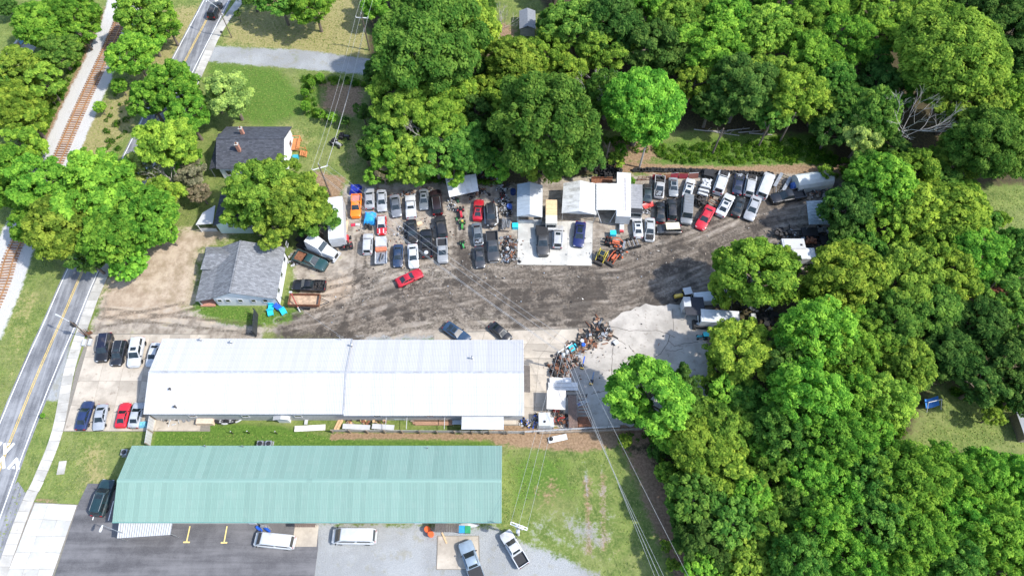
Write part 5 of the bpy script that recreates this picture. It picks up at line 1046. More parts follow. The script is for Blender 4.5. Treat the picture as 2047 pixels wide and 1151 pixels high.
# tyres: row along the back fence + heap
tyre_me = MB().lathe((0, 0, 0), [(.2, -.1), (.3, -.11), (.345, -.06), (.345, .06), (.3, .11), (.2, .1), (.2, -.1)], 14, 'Y').mesh('tyre', rubber, 40)
u = 1268
k = 0
while u < 1546:
    if not (1338 < u < 1340):
        q = G(u, 343.5 + 2.2 * math.sin(u * .013) + (u - 1268) * .018); o = link('tyre', tyre_me, None, (q.x, q.y + rnd.uniform(-.1, .1), .33), rnd.uniform(-.25, .25)); o.rotation_euler[0] = R(rnd.uniform(-75, -40)); o.scale = [rnd.uniform(1.05, 1.35)] * 3; o.location.z = .42
        tag(o, 'black tyre standing in the long row at the back of the yard', 'tyre', 'tyres in the row behind the right block')
    u += 6.2; k += 1
for k in range(90):
    q = G(rnd.uniform(1188, 1240), rnd.uniform(338, 358)); o = link('tyre', tyre_me, None, (q.x, q.y, .3 + rnd.random() ** 2 * 1.3)); o.rotation_euler = (rnd.uniform(.2, 1.6), rnd.uniform(-.5, .5), rnd.uniform(0, 6))
    tag(o, 'black tyre in the heap behind the stained white carport', 'tyre', 'tyres heaped behind the carport')
# rusty fence panels and gates in front of the tyre row
for k, (a, b2, cm, lab) in enumerate(((Z4(910, 270), Z4(1150, 255), rust, 'rust brown open gate frame'), (Z4(1190, 235), Z4(1360, 225), mat('maroon_panel', (.2, .02, .03), .6, 0, .2, 3.), 'maroon body panel'), (Z4(1410, 235), Z4(1530, 235), rust, 'rusty brown panel'), (Z4(1540, 215), Z6(60, 200), mat('maroon_panel', (.2, .02, .03)), 'maroon panel with grey arch'), (Z6(70, 210), Z6(240, 215), mat('maroon_panel', (.2, .02, .03)), 'short maroon panel'), (Z6(255, 210), Z6(440, 200), mat('brown_sheet', (.16, .06, .045), .6), 'brown tilted sheet with white edge'))):
    t, L = oriented('scrap_panel', lab + ' leaning on the tyre row', 'panel', b2, a, .5)
    if k == 0:
        for z in (.2, .7, 1.2): MB().tube([(-L / 2, 0, z), (L / 2, 0, z)], .05).obj('rail', cm, t)
        for x in (-.5, -.17, .17, .5): MB().tube([(x * L, 0, 0), (x * L, 0, 1.25)], .05).obj('post', cm, t)
    else:
        MB().box((0, 0, .55), (L, .12, 1.1), tilt=(R(-25), 0)).obj('sheet', cm, t); MB().tube([(-L / 2, .2, 1.05), (L / 2, .2, 1.08)], .05).obj('top_rail', steel if k in (3,) else (whitem if k == 5 else rust), t)
o = MB().box((0, 0, .3), (3.9, 1.2, .12), tilt=(R(8), 0)).box((0, .4, .55), (3.9, .1, .5)).obj('rusty_plate', rust); o.location = G(1203, 363); tag(o, 'long rusty steel plate behind the carport below the tyre heap', 'steel plate')
# scrap heaps: uncountable oddments, each heap one mass
def heap(name, label, line, half, n, mats, size=.5, zmax=.9, seed=0):
    rr = random.Random(seed); mb = MB(); pts = [G(*q) for q in line]
    for _ in range(n):
        i = rr.randrange(len(pts) - 1); q = pts[i].lerp(pts[i + 1], rr.random()); d = (pts[i + 1] - pts[i]).normalized(); o = rr.gauss(0, .45) * half
        x, y = q.x - d.y * o, q.y + d.x * o; z = max(.08, (1 - min(1, abs(o) / half)) * zmax * rr.random()); s = size * rr.uniform(.3, 1.2); mb.cur = rr.randrange(len(mats)); k = rr.random()
        if k < .4: mb.box((x, y, z), (s, s * rr.uniform(.3, .9), s * rr.uniform(.2, .7)), rr.uniform(0, 3), tilt=(rr.uniform(-.6, .6), rr.uniform(-.6, .6)))
        elif k < .75:
            a = rr.uniform(0, 6.3); v = Vector((math.cos(a), math.sin(a), rr.uniform(-.2, .3))) * s * rr.uniform(.8, 2.2); mb.tube([Vector((x, y, z + .1)) - v / 2, Vector((x, y, z + .1)) + v / 2], s * .1 + .02, 5)
        elif k < .9: mb.lathe((x, y, z), [(s * .2, -.08), (s * .5, -.08), (s * .55, .02), (s * .5, .1), (s * .2, .1)], 10)
        else: mb.lathe((x, y, z), [(s * .4, -.2 * s), (s * .4, .3 * s)], 8, 'X')
    o = mb.obj(name, mats); stuff(o); o['label'] = label; o['category'] = 'scrap'; return o
smats = [darkm, steel, rust, blackp, whitem]
heap('scrap_heap', 'brown scrap metal heap at the foot of the utility pole', [T2(410, 590), T2(480, 500), T2(520, 420)], 2.0, 210, [rust, darkm, rust, blackp, mat('pale_scrap', (.32, .26, .22), .8)], .65, 1.3, 1)
heap('scrap_heap', 'mixed scrap row with blue boxes on the concrete near the pole', [T2(540, 400), T2(620, 350), T2(700, 300), T2(780, 240), T2(830, 205)], 2.2, 210, [darkm, blackp, darkm, rust, steel, mat('scrap_wood', (.3, .22, .16), .8)], .75, .9, 2)
heap('scrap_heap', 'pale engine and wheel parts in a strip left of the concrete pad', [R6(1560, 600), R6(1530, 680), R6(1545, 760), R6(1555, 825)], 1.7, 220, [steel, darkm, darkm, blackp, rust, steel], .6, .8, 3)
heap('scrap_heap', 'dark machine parts behind the red car under the branches', [Z3(760, 420), Z3(880, 470), Z3(980, 440), Z3(1010, 380)], 1.6, 120, [darkm, steel, blackp, rust], .45, .8, 4)
heap('scrap_heap', 'black machinery heap around the blue engine left of the carport', [Z3(1340, 330), Z3(1420, 460), Z3(1380, 660), Z3(1400, 820), Z3(1560, 850)], 1.5, 160, [darkm, blackp, steel, steel, whitem], .5, .9, 5)
heap('scrap_heap', 'car parts strewn along the workshop wall beside the fence', [T5(230, 840), T5(400, 850), T5(560, 850)], .9, 90, [steel, darkm, blackp, whitem], .5, .7, 6)
heap('scrap_heap', 'oddments heaped inside the fence corner by the white tank', [T2(150, 930), T2(260, 960), T2(300, 870)], .8, 90, [darkm, blackp, mat('blue_plastic', (.04, .12, .5), .4), whitem, mat('tan_cloth', (.5, .38, .22), .8)], .45, .7, 7)
heap('scrap_heap', 'black parts under the tan shelter edge by the rusty rack', [T2(400, 860), T2(470, 880), T2(470, 960)], 1., 90, [darkm, blackp, rust, mat('red_plastic', (.4, .04, .03), .5)], .45, .7, 8)
heap('scrap_heap', 'loose mower parts around the lawn tractor', [Z3(360, 560), Z3(430, 700), Z3(480, 800)], .9, 60, [steel, darkm, whitem], .4, .6, 9)
heap('scrap_heap', 'shredded debris around the left block of cars', [R6(590, 230), R6(690, 200), R6(640, 250)], .9, 60, [steel, darkm, rust], .45, .6, 10)
heap('scrap_heap', 'parts strewn around the black car of the left block', [R6(560, 500), R6(620, 590), R6(740, 500)], 1.2, 60, [darkm, blackp, steel, whitem], .4, .4, 11)
heap('scrap_heap', 'dark clutter among the machines right of the concrete pad', [Z5(420, 560), Z5(560, 620), Z5(600, 760), Z5(480, 840)], 1.1, 110, [darkm, blackp, mat('orange_scrap', (.6, .13, .04), .6), steel], .45, .8, 12)
heap('scrap_heap', 'dark parts between the long trailer and the wheel store', [(1470, 600), (1500, 620), (1540, 610)], 2., 120, [darkm, blackp, steel], .6, .9, 13)
heap('scrap_heap', 'junk beside the lorry tractor by the grey roofed house', [Z8(150, 900), Z8(200, 960), Z8(110, 850)], .9, 70, [darkm, whitem, steel], .4, .6, 14)
heap('scrap_heap', 'timber and parts along the lower wall of the workshop', [T6(220, 870), T6(420, 890), T6(600, 880)], .9, 60, [woodm, rust, darkm, freshwood], .5, .3, 15)
heap('scrap_heap', 'odds and ends between the right block cars', [Z4(1000, 880), Z4(1150, 900)], .7, 40, [darkm, steel, whitem], .4, .4, 16)
heap('scrap_heap', 'dark junk along the tree line behind the red car', [Z3(560, 30), Z3(800, 90), Z3(1010, 120), Z3(1260, 200), Z3(1500, 330)], 1.4, 150, [darkm, blackp, darkm, rust, steel], .6, .8, 17)
heap('scrap_heap', 'brown junk at the right end of the yard under the trees', [(1620, 385), (1650, 395), (1690, 400)], 1.8, 100, [darkm, rust, woodm, steel], .6, .7, 18)
heap('scrap_heap', 'black junk beside the stripped lorry chassis', [(1556, 462), (1600, 480), (1660, 482), (1690, 470)], 1.6, 120, [blackp, darkm, blackp, steel], .6, .8, 19)
heap('loose_debris', 'small litter and stones scattered over the dirt yard', [(620, 600), (760, 560), (920, 540), (1100, 560), (1300, 500), (1540, 440)], 7., 420, [darkm, woodm, steel, mat('pale_stone', (.3, .28, .25), .9)], .22, .02, 20)
heap('loose_debris', 'small scraps scattered over the broken concrete', [T2(500, 560), T2(700, 480), T2(900, 420), T2(1300, 300)], 4., 45, [darkm, rust, blackp, woodm], .22, .06, 21)
heap('loose_debris', 'small scraps between the rows of the left block', [R6(200, 500), R6(500, 620), R6(780, 430), R6(1000, 620)], 3.5, 150, [darkm, rust, blackp, steel], .25, .06, 22)
# single oddments that can be picked out
def blockthing(name, label, cat, u, v, d, m, rz=0, top=1., lidm=None, z=0):
    t = thing(name, label, cat, (*G(u, v, d[2])[:2], z), rz); MB().box((0, 0, d[2] / 2), d, top=top).obj('box', m, t); MB().box((0, 0, d[2] + .03), (d[0] * top + .06, d[1] * top + .06, .06)).obj('lid', lidm or m, t); return t
cyan = mat('cyan_plastic', (.03, .48, .62), .4, 0, .1, 3.); bluep = mat('blue_barrel_plastic', (.02, .1, .5), .35); greenp = mat('green_bin_plastic', (.03, .25, .1), .4); orangep = mat('orange_plastic', (.75, .12, .03), .4)
blockthing('plastic_crate', 'cyan crate on the scrap row near the pole', 'crate', *T2(560, 362), (1.2, .9, .6), cyan, .5); blockthing('plastic_crate', 'cyan bin beside the concrete pad, left edge', 'bin', *Z3(1630, 1055), (1., .9, .8), cyan); blockthing('plastic_crate', 'cyan box on the orange loader tractor side', 'box', *Z5(440, 335), (1., .9, 1.), cyan)
blockthing('wheelie_bin', 'blue bin beside the dark awning of the green roofed building', 'bin', 923, 1057, (.75, .85, 1.1), mat('blue_bin', (.03, .28, .62), .4), 0, 1.05); blockthing('wheelie_bin', 'green bin beside the blue bin at the green roofed building', 'bin', 934.5, 1057.5, (.75, .85, 1.1), greenp, 0, 1.05)
def barrel(label, u, v, m, r=.32, h=.9, name='barrel'):
    t = thing(name, label, 'barrel', G(u, v)); MB().lathe((0, 0, 0), [(r * .94, 0), (r, .05), (r, h * .33), (r * 1.04, h * .35), (r, h * .38), (r, h * .66), (r * 1.04, h * .68), (r, h * .71), (r, h - .04), (r * .95, h)], 16).obj('drum', m, t); MB().lathe((0, 0, h), [(r * .86, 0), (r * .86, .02)], 16).obj('lid', m, t)
barrel('left orange barrel beside the dark awning', 855, 1059, orangep, .42, 1.); barrel('right orange barrel beside the dark awning', 862, 1068, orangep, .42, 1.)
barrel('blue drum on the scrap row', *T2(635, 355), bluep); barrel('white drum on the scrap row', *T2(625, 325), whitem); barrel('blue drum standing left of the carport', *Z3(1520, 740), mat('blue_engine', (.06, .12, .4), .4), .5, 1.)
barrel('dark blue drum near the carport back corner', *Z3(1590, 450), mat('dark_blue_drum', (.01, .03, .12), .5), .5, 1.)
for k, (x, y) in enumerate(((665, 560), (660, 605), (760, 595), (720, 560))):
    t = thing('garden_chair', ('turquoise chair nearest the house wall', 'turquoise chair in front of the first one on the grass', 'turquoise chair at the right on the grass', 'blue chair between the turquoise ones')[k], 'chair', G(*Q5(x, y)), .3 * k); m_ = cyan if k < 3 else bluep
    MB().box((0, 0, .45), (.95, .95, .12), top=.95).obj('seat', m_, t); MB().box((0, .45, .75), (.95, .1, .6)).obj('backrest', m_, t)
    for x2 in (-.38, .38):
        for y2 in (-.38, .38): MB().box((x2, y2, .2), (.08, .08, .4)).obj('leg', m_, t)
o = MB().lathe((0, 0, 0), [(.05, -1.6), (.28, -1.), (.38, 0), (.28, 1.), (.05, 1.6)], 12, 'X').obj('kayak', whitem); o.location = (*G(936, 1050)[:2], .38); tag(o, 'white kayak lying at the wall behind the two bins', 'kayak')
c_, L_, rz_ = along(*T8(1038, 370), *T8(1075, 455)); o = MB().box((0, 0, .14), (L_, .22, .08)).box((0, .0, .075), (.1, .3, .05)).obj('plank', freshwood); o.location = c_; o.rotation_euler[2] = rz_; tag(o, 'pale plank lying on the loading pad', 'plank')
for k, (u, v) in enumerate(((519, 1057), (535, 1058))):
    t = thing('bicycle_rack', ('left', 'right')[k] + ' blue rolled bundle at the wall beside the white van', 'bundle', G(u, v), R(-35)); MB().lathe((0, 0, .25), [(.1, -.6), (.2, -.5), (.22, 0), (.2, .5), (.1, .6)], 10, 'X').obj('roll', bluep, t); MB().box((.1, .3, .1), (.6, .25, .2)).obj('foot', steel, t); t.name = 'blue_bundle'
o = MB().box((0, 0, .35), (1.0, .5, .7), top=.8).tube([(-.4, .2, .6), (-.8, .5, 1.2)], .04).obj('generator', steel); o.location = G(529, 1052); tag(o, 'small grey machine at the wall between the blue bundles', 'machine')
for k, (x, y, lx, ly, rz, m_, lab) in enumerate(((1615, 950, 4.7, .9, 3, mat('peeling_board', (.6, .58, .54), .8, 0, .2, 3., (.3, .25, .2), .6), 'long peeling white board on the grass below the workshop'), (1580, 885, .5, 1.1, 0, whitem, 'small upright white board by the workshop wall'))):
    o = MB().box((0, 0, .3), (lx, ly, .08)).box((0, 0, .13), (lx * .8, ly * .5, .24)).obj('board', m_); o.location = G(*T5(x, y)); o.rotation_euler[2] = R(rz); tag(o, lab, 'board')
for (x, y, lx, ly, rz, m_, lab) in ((340, 945, 4.2, .8, -3, whitem, 'white panel by the fence, left of the other white panel'), (585, 945, 3.4, .8, -4, whitem, 'white panel by the fence, right of the other white panel'), (735, 850, 1.6, .9, 0, blue_sheet, 'pale grey sheet on a stand against the workshop wall'), (1262, 902, 1.4, .7, 0, blue_sheet, 'pale grey box end at the left of the lean-to')):
    o = MB().box((0, 0, .6), (lx, ly, .1)).box((-lx * .4, 0, .28), (.1, ly, .55)).box((lx * .4, 0, .28), (.1, ly, .55)).obj('panel_stack', m_); o.location = G(*T6(x, y)); o.rotation_euler[2] = R(rz); tag(o, lab, 'panel')
def stack(label, cx, cy, L, n, m_, rz=0, T=T6):
    t = thing('lumber_stack', label, 'lumber', G(*T(cx, cy)), R(rz))
    for k in range(n): MB().box((rnd.uniform(-.15, .15), -.35 + .16 * (k % 5), .15 + .14 * (k // 5)), (L * rnd.uniform(.85, 1), .14, .12)).obj('board', m_, t)
stack('upper stack of brown boards beside the workshop', 1020, 865, 6.2, 10, woodm); stack('lower stack of reddish boards beside the workshop', 1050, 898, 6.6, 10, mat('reddish_lumber', (.38, .22, .14), .8, 0, .2, 4.)); stack('leaning tan boards at the end of the workshop fence', 175, 905, 2.6, 7, freshwood, 70)
t = thing('tan_container', 'tan box among the car parts along the workshop wall', 'box', G(*T5(660, 885))); MB().box((0, 0, .45), (2.7, 1.3, .9), top=.94).obj('tub', mat('tan_tub', (.6, .47, .36), .7), t); MB().box((0, 0, .92), (2.4, 1.1, .06)).obj('lid', mat('tan_tub', (.6, .47, .36)), t)
for k in range(7):
    t = thing('bumper', '%s car bumper, %s of the bumpers right of the tan box' % ('white' if k % 2 else 'black', ('leftmost upper', 'second upper', 'third upper', 'rightmost upper', 'left lower', 'middle lower', 'right lower')[k]), 'bumper', G(*T5(790 + 48 * (k % 4), 870 + 18 * (k // 4) + 6 * (k % 2))), R(rnd.uniform(-12, 12)), 'car bumpers stacked by the workshop')
    mb = MB(); pts = [(-.85 + .17 * i, -.35 * (1 - ((i - 5) / 5) ** 2), .25 + .09 * (k // 2)) for i in range(11)]; mb.tube(pts, .13, 6); mb.obj('shell', whitem if k % 2 else blackp, t); MB().tube([(q[0] * .9, q[1] + .12, q[2] - .08) for q in pts], .08, 5).obj('support', blackp, t)
# rusty rack, ladder, tank, sheets near the fence
t = thing('steel_rack', 'rusty rack of long steel bars beside the tan shelter', 'rack', G(1154, 822)); c = [rel(t, *T2(*q), .9) for q in ((515, 730), (665, 725), (670, 975), (520, 978))]
for k in range(8): x = c[0].x + .12 + .17 * k; MB().box((x, (c[0].y + c[3].y) / 2, .98), (.13, c[0].y - c[3].y, .1)).obj('bar', mat('brown_steel', (.2, .13, .1), .7, .2, .3, 3.), t)
for k in range(9): y = c[1].y - .3 - k * (c[1].y - c[2].y) / 9.5; MB().box(((c[0].x + 1.6 + c[1].x) / 2, y, .95), (c[1].x - c[0].x - 1.6, .1, .08)).obj('rung', rust, t)
for q in c: MB().tube([(q.x, q.y, 0), (q.x, q.y, 1.3)], .07).obj('post', blackp, t)
MB().box((0, c[0].y, 1.3), (c[1].x - c[0].x, .1, .1)).obj('top_beam', darkm, t); MB().box((1.0, c[2].y + .9, .5), (2.2, 1.6, .8), top=.9).obj('crate', rust, t)
c_, L_, rz_ = along(*T2(590, 805), *T2(678, 765), 1.2); t = thing('ladder', 'blue and white ladder lying across the rusty rack', 'ladder', (c_.x, c_.y, 1.25), rz_)
for y in (-.22, .22): MB().box((0, y, 0), (L_, .06, .08)).obj('stile', whitem, t)
for k in range(9): MB().box((-L_ / 2 + .2 + k * L_ / 9, 0, 0), (.06, .44, .05)).obj('rung', whitem if k > 1 else bluep, t)
t = thing('white_tank', 'white tank with a round black lid inside the fence corner', 'tank', (*G(*T2(340, 910), 1.9)[:2], 0)); MB().box((0, 0, .95), (1.9, 2.2, 1.9), top=.93).obj('body', whitem, t); MB().lathe((0, -.4, 1.9), [(.2, 0), (.2, .06), (.05, .08)], 12).obj('lid', blackp, t); MB().box((1.15, -.3, .7), (.5, 1.5, 1.4)).obj('side_box', whitem, t)
for k, (x, y, lx, ly) in enumerate(((460, 622, 3.4, .9), (480, 655, 4.6, .8), (480, 685, 4.7, .5))):
    o = MB().box((0, 0, .35 + .1 * (2 - k)), (lx, ly, .06)).box((-lx * .4, 0, .16 + .05 * (2 - k)), (.1, ly * .8, .3 + .1 * (2 - k))).box((lx * .4, 0, .16 + .05 * (2 - k)), (.1, ly * .8, .3 + .1 * (2 - k))).obj('roof_sheet_stack', mat('pale_sheet', (.6, .6, .59), .6, 0, .06, 2.)); o.location = G(*T2(x, y)); tag(o, ('upper', 'middle', 'lower')[k] + ' pale sheet laid above the tan shelter', 'sheet')
t = thing('outside_panel', 'pale panel with a black bag lying outside the fence', 'panel', G(*T2(440, 1062)), R(12)); MB().box((0, 0, .2), (2.9, .9, .12)).box((0, 0, .08), (2.4, .6, .12)).obj('panel', mat('pale_sheet', (.6, .6, .59)), t); MB().lathe((-1.0, .1, .26), [(.3, 0), (.34, .15), (.15, .4), (.03, .42)], 8).obj('bag', blackp, t)
for (x, y, m_, lab) in ((635, 485, bluep, 'blue engine hoist with yellow foot below the scrap row'), (705, 605, mat('steel_blue', (.15, .22, .34), .5), 'grey blue hand truck on the stained concrete')):
    t = thing('engine_hoist', lab, 'hoist', G(*T2(x, y)), R(75)); MB().box((-.6, 0, .12), (.9, .5, .15)).obj('base', blackp, t); MB().tube([(-.6, 0, .1), (-.4, 0, 1.2), (.7, 0, 1.4)], .1).obj('arm', m_, t); MB().box((-.9, 0, .2), (.25, .6, .3)).obj('foot', mat('yellow_foot', (.7, .42, .1), .5), t)
t = thing('drain_box', 'small white square box at the end of the dark hose on the concrete', 'box', G(*T2(885, 328)), .6); MB().box((0, 0, .2), (.8, .8, .35), top=.95).obj('case', whitem, t); MB().box((-.45, 0, .2), (.15, .5, .3)).obj('vent', blackp, t)
blockthing('plywood_sheet', 'tan plywood sheet on the dirt beside the white box trailer', 'board', *Z2(80, 980), (1.2, 2.6, .12), mat('plywood', (.62, .46, .3), .8, 0, .1, 2.)); blockthing('cream_box', 'cream crate near the white spare on the grass', 'crate', *Z2(1520, 925), (.9, .6, .3), mat('plywood', (.62, .46, .3)), .4)
t = thing('toy_car', 'flattened red and white scrap panel on the dirt', 'panel', G(*Z2(290, 960)), 0); MB().box((-.4, 0, .1), (.8, .6, .14), .2, top=.8).obj('red_part', paint((.55, .03, .07)), t); MB().box((.45, .05, .1), (.8, .45, .12), -.1).obj('white_part', whitem, t); t.name = 'scrap_panel'
c_, L_, rz_ = along(*T6(130, 960), *T6(1870, 965))
# gates and posts by the grey house
gt = thing('black_gate', 'tall black sheet gate beside the grey roofed house', 'gate', G(527, 640)); g0, g1 = rel(gt, *Q5(560, 610), 0), rel(gt, *Q5(548, 780), 0)
d = g1 - g0
for k in range(4): a, b2 = g0 + d * (k / 4), g0 + d * ((k + .94) / 4); mb = MB(); mb.slab([Vector((a.x, a.y, .1)), Vector((b2.x, b2.y, .1)), Vector((b2.x, b2.y, 2.3)), Vector((a.x, a.y, 2.3))], .08); mb.obj('gate_panel', mat('dark_gate_sheet', (.03, .033, .04), .6), gt)
for q in (g0, g1, (g0 + g1) / 2): MB().tube([(q.x - .1, q.y, 0), (q.x - .1, q.y, 2.5)], .07).obj('post', blackp, gt)
t = thing('striped_post', 'leaning red post with white foot beside the dump trailer', 'post', G(*Q5(882, 588))); top = G(*Q5(810, 438), 3.2) - t.location; MB().tube([(0, 0, 0), (top.x * .25, top.y * .25, .8)], .12, 8).obj('foot', whitem, t); MB().tube([(top.x * .25, top.y * .25, .8), top], .1, 8).obj('shaft', mat('dull_red_steel', (.3, .06, .05), .6), t); MB().box((top.x, top.y, top.z + .05), (.5, .3, .14)).obj('cap', whitem, t)
# white wall with gate at the lawn
t = thing('white_fence', 'white board fence between the front car park and the green roofed building', 'fence', G(303, 862)); a, b2 = rel(t, 309, 838, 0), rel(t, 300, 892, 0); d = b2 - a
for k in range(9):
    p0, p1 = a + d * (k / 9), a + d * ((k + .94) / 9); mb = MB(); mb.slab([Vector((p0.x, p0.y, .05)), Vector((p1.x, p1.y, .05)), Vector((p1.x, p1.y, 1.9)), Vector((p0.x, p0.y, 1.9))], .07); mb.obj('board', whitem, t)
for k in (0, .5, 1): q = a + d * k; MB().box((q.x + .15, q.y, 1.), (.14, .14, 2.)).obj('post', woodm, t)
# timber fence with posts between the two long buildings
t = thing('timber_fence', 'grey timber fence with posts below the workshop', 'fence', G(860, 868)); a, b2 = rel(t, *T6(120, 985), 0), rel(t, *T6(1880, 1000), 0); d = b2 - a
for k in range(12):
    q = a + d * (k / 11); MB().box((q.x, q.y - .06, .75), (.16, .16, 1.5)).obj('post', woodm, t)
    if k < 11:
        r_ = a + d * ((k + 1) / 11)
        for z in (.35, .75, 1.15): MB().box(((q.x + r_.x) / 2, (q.y + r_.y) / 2 + .05, z), (r_.x - q.x - .02, .05, .3), math.atan2(d.y, d.x)).obj('rail', mat('grey_fence_board', (.36, .35, .33), .85, 0, .15, 4.), t)
for k, x in enumerate((615, 805, 1150, 1310)): q = rel(t, *T6(x, 980), 0); w0 = rel(t, *T6(x, 830), 0); MB().tube([(q.x, q.y, 1.5), (q.x, q.y + 3.4, 1.9)], .05).obj('cross_rail', whitem, t)
t = thing('pipe_fence', 'white pipe rail fence at the lower edge of the broken concrete', 'fence', G(1160, 858)); a, b2 = rel(t, *T2(160, 1005), 1.1), rel(t, *T2(920, 962), 1.1); d = b2 - a
for z in (1.1, .6): MB().tube([(a.x, a.y, z), (b2.x, b2.y, z)], .05).obj('rail', whitem, t)
for k in range(9): q = a + d * (k / 8); MB().tube([(q.x, q.y, 0), (q.x, q.y, 1.15)], .05).obj('post', steel, t)
a2, b3 = rel(t, *T2(300, 1020), 0), rel(t, *T2(1080, 990), 0); MB().box(((a2.x + b3.x) / 2, (a2.y + b3.y) / 2, .25), ((b3 - a2).length, .25, .5), math.atan2(b3.y - a2.y, b3.x - a2.x)).obj('kerb_board', woodm, t)
for k, (x, y) in enumerate(((905, 998), (1055, 995), (1310, 998))):
    t = thing('short_post', ('left', 'middle', 'right')[k] + ' short dark post in the green strip between the long roofs', 'post', G(*T5(x, y))); MB().tube([(0, 0, 0), (0, 0, 1.3)], .07, 8).obj('shaft', darkm, t); MB().lathe((0, 0, 1.3), [(.1, 0), (.1, .05), (.02, .09)], 8).obj('cap', steel, t)
# machines on the lawn
tractor('lawn_machine', 'black and white mower on the lawn, left of the dark one', 'mower', Q2(835, 870), Q2(800, 850), (.5, .5, .5), scale=.85); tractor('lawn_machine', 'dark machine on the lawn, upper right of the other mower', 'mower', Q2(890, 820), Q2(840, 815), (.03, .03, .035), scale=.75)
blockthing('blue_cooler', 'blue and teal bins beside the deck of the dark roofed house', 'bin', *Q2(570, 938), (1.0, .7, .7), mat('teal_bin', (.03, .3, .4), .4))
# junk signs at the road corner
t = thing('sign_cluster', 'cluster of old signs and white blocks at the car park corner', 'sign', G(178, 675)); zq = zoomed(120, 600, 9.59)
for (x, y) in ((465, 810), (580, 805)): q = rel(t, *zq(x, y), .4); MB().box((q.x, q.y, .3), (.5, 1.1, .6)).obj('block', whitem, t)
for k in range(7): q = rel(t, *zq(500 + 18 * k, 690 - 8 * k), 0); MB().tube([(q.x, q.y, 0), (q.x - .5 + .1 * k, q.y + .3, 1.6)], .05).obj('sign_post', (rust, darkm, steel)[k % 3], t)
q = rel(t, *zq(550, 640), 1.); MB().box((q.x, q.y, 1.1), (1.1, .08, .7), .5).obj('sign_board', rust, t)
# swing with blue hammock, at the right lawn
t = thing('swing_frame', 'white swing frame with a blue canvas hammock on the right lawn', 'swing', G(1865, 812)); zz = zoomed(1700, 700, 4.426)
pts = [rel(t, *zz(690, 460), 2.), rel(t, *zz(810, 432), 2.)]; MB().tube(pts, .07).obj('top_bar', whitem, t)
for q, b2 in zip(pts, (rel(t, *zz(675, 548), 0), rel(t, *zz(800, 522), 0))): MB().tube([q, b2], .06).obj('leg', whitem, t); MB().tube([q, (b2.x, b2.y + 1.6, 0)], .06).obj('leg', whitem, t)
mb = MB(); n = 8
for i in range(n):
    f = lambda s_: (pts[0].lerp(pts[1], s_), 1.0 - .6 * math.sin(math.pi * s_)); (p0, z0), (p1, z1) = f(i / n), f((i + 1) / n); mb.slab([(p0.x, p0.y - .6, z0), (p1.x, p1.y - .6, z1), (p1.x, p1.y + .8, z1 + .3), (p0.x, p0.y + .8, z0 + .3)], .03)
mb.obj('hammock', mat('blue_canvas', (.04, .2, .55), .6, 0, .2, 3.), t)
# ---------------------------------------------------------------- utility poles and wires
polem = mat('pole_wood', (.13, .1, .08), .9, 0, .3, 3.); polel = mat('pale_pole', (.55, .54, .52), .8, 0, .15, 3.); armm = mat('bleached_crossarm', (.7, .68, .64), .8, 0, .1, 3.)
def pole(label, base, h, arm_rz, arm_w=2.4, m=polem, transformer=0, double=False, lean=(0, 0)):
    t = thing('utility_pole', label, 'utility pole', G(*base)); top = Vector((lean[0], lean[1], h)); MB().tube([(0, 0, 0), top], .17, 8, .11).obj('pole_shaft', m, t)
    hz = h - .9; c = top * (hz / h); ax = Vector((math.cos(arm_rz), math.sin(arm_rz), 0)); ends = []
    for s_ in ((-.14, .14) if double else (.0,)): q = c + Vector((-ax.y, ax.x, 0)) * s_; MB().box((q.x, q.y, hz), (arm_w, .12, .14), arm_rz).obj('crossarm', armm, t)
    for k in (-.48, 0, .48):
        q = c + ax * arm_w * k; z = hz + .1 if k else h + .05; q = q if k else top
        MB().lathe((q.x, q.y, z), [(.06, 0), (.09, .1), (.05, .2), (.08, .28)], 8).obj('insulator', whitem, t); ends.append(t.location + Vector((q.x, q.y, z + .25)))
    for k in range(transformer): q = c * ((hz - 1.6) / hz) + Vector((.42 * math.cos(k * 2.1 - 1.9), .42 * math.sin(k * 2.1 - 1.9), 0)); MB().lathe((q.x, q.y, hz - 2.2), [(.26, 0), (.28, .1), (.28, .85), (.2, .95), (.05, 1.05)], 12).obj('transformer', whitem, t)
    nb = t.location + Vector((lean[0] * .75, lean[1] * .75, h - 3.2)); return t, ends, nb
pA, eA, nA = pole('pale utility pole with transformers beside the white pickup', (1036.5, 1069), 8.5, R(-20), 2.4, polel, 3, True)
pB, eB, nB = pole('dark utility pole above the scrap heap by the workshop', (1122, 738), 9.5, R(34), 2.6, polem, 2)
pC, eC, nC = pole('utility pole beside the white box trailer and the lawn', (661, 391), 9.0, R(20), 2.8, polem, 0, False)
pD, eD, nD = pole('utility pole left of the huge tree at the top', (739, 101), 9.2, R(-4), 2.5)
def wire(a, b, sag, parent, r=.022):
    r *= .9
    pts = [a.lerp(b, i / 14) - Vector((0, 0, sag * (1 - (2 * i / 14 - 1) ** 2))) for i in range(15)]; MB().tube([p - parent.location for p in pts], r, 4, cap=False).obj('wire', wire_m, parent)
fD = [q + Vector((5, 55, 0)) for q in eD]
for k in range(3): wire(eD[k], fD[k], .6, pD); wire(eC[k], eD[k], .9, pC); wire(eB[k], eC[k], 1.1, pB)
wire(nC, nD, 1., pC, .035); wire(nB, nC, 1.1, pB, .035)
tgt = [G(1340, 1290, 8), G(1352, 1290, 8), G(1410, 1290, 8), G(1375, 1290, 7)]
tgt = [G(*q, 8.) for q in ((1395, 1290), (1365, 1290), (1448, 1290))]
for k in range(3): wire(eB[k], tgt[k], .8, pB)
wire(nB, G(1380, 1290, 6), .9, pB, .035)
ends = [G(*T2(*q), 7.) for q in ((375, 760), (400, 760), (440, 760))]
for k in range(3): wire(eA[k], eB[k], .5, pA, .018)
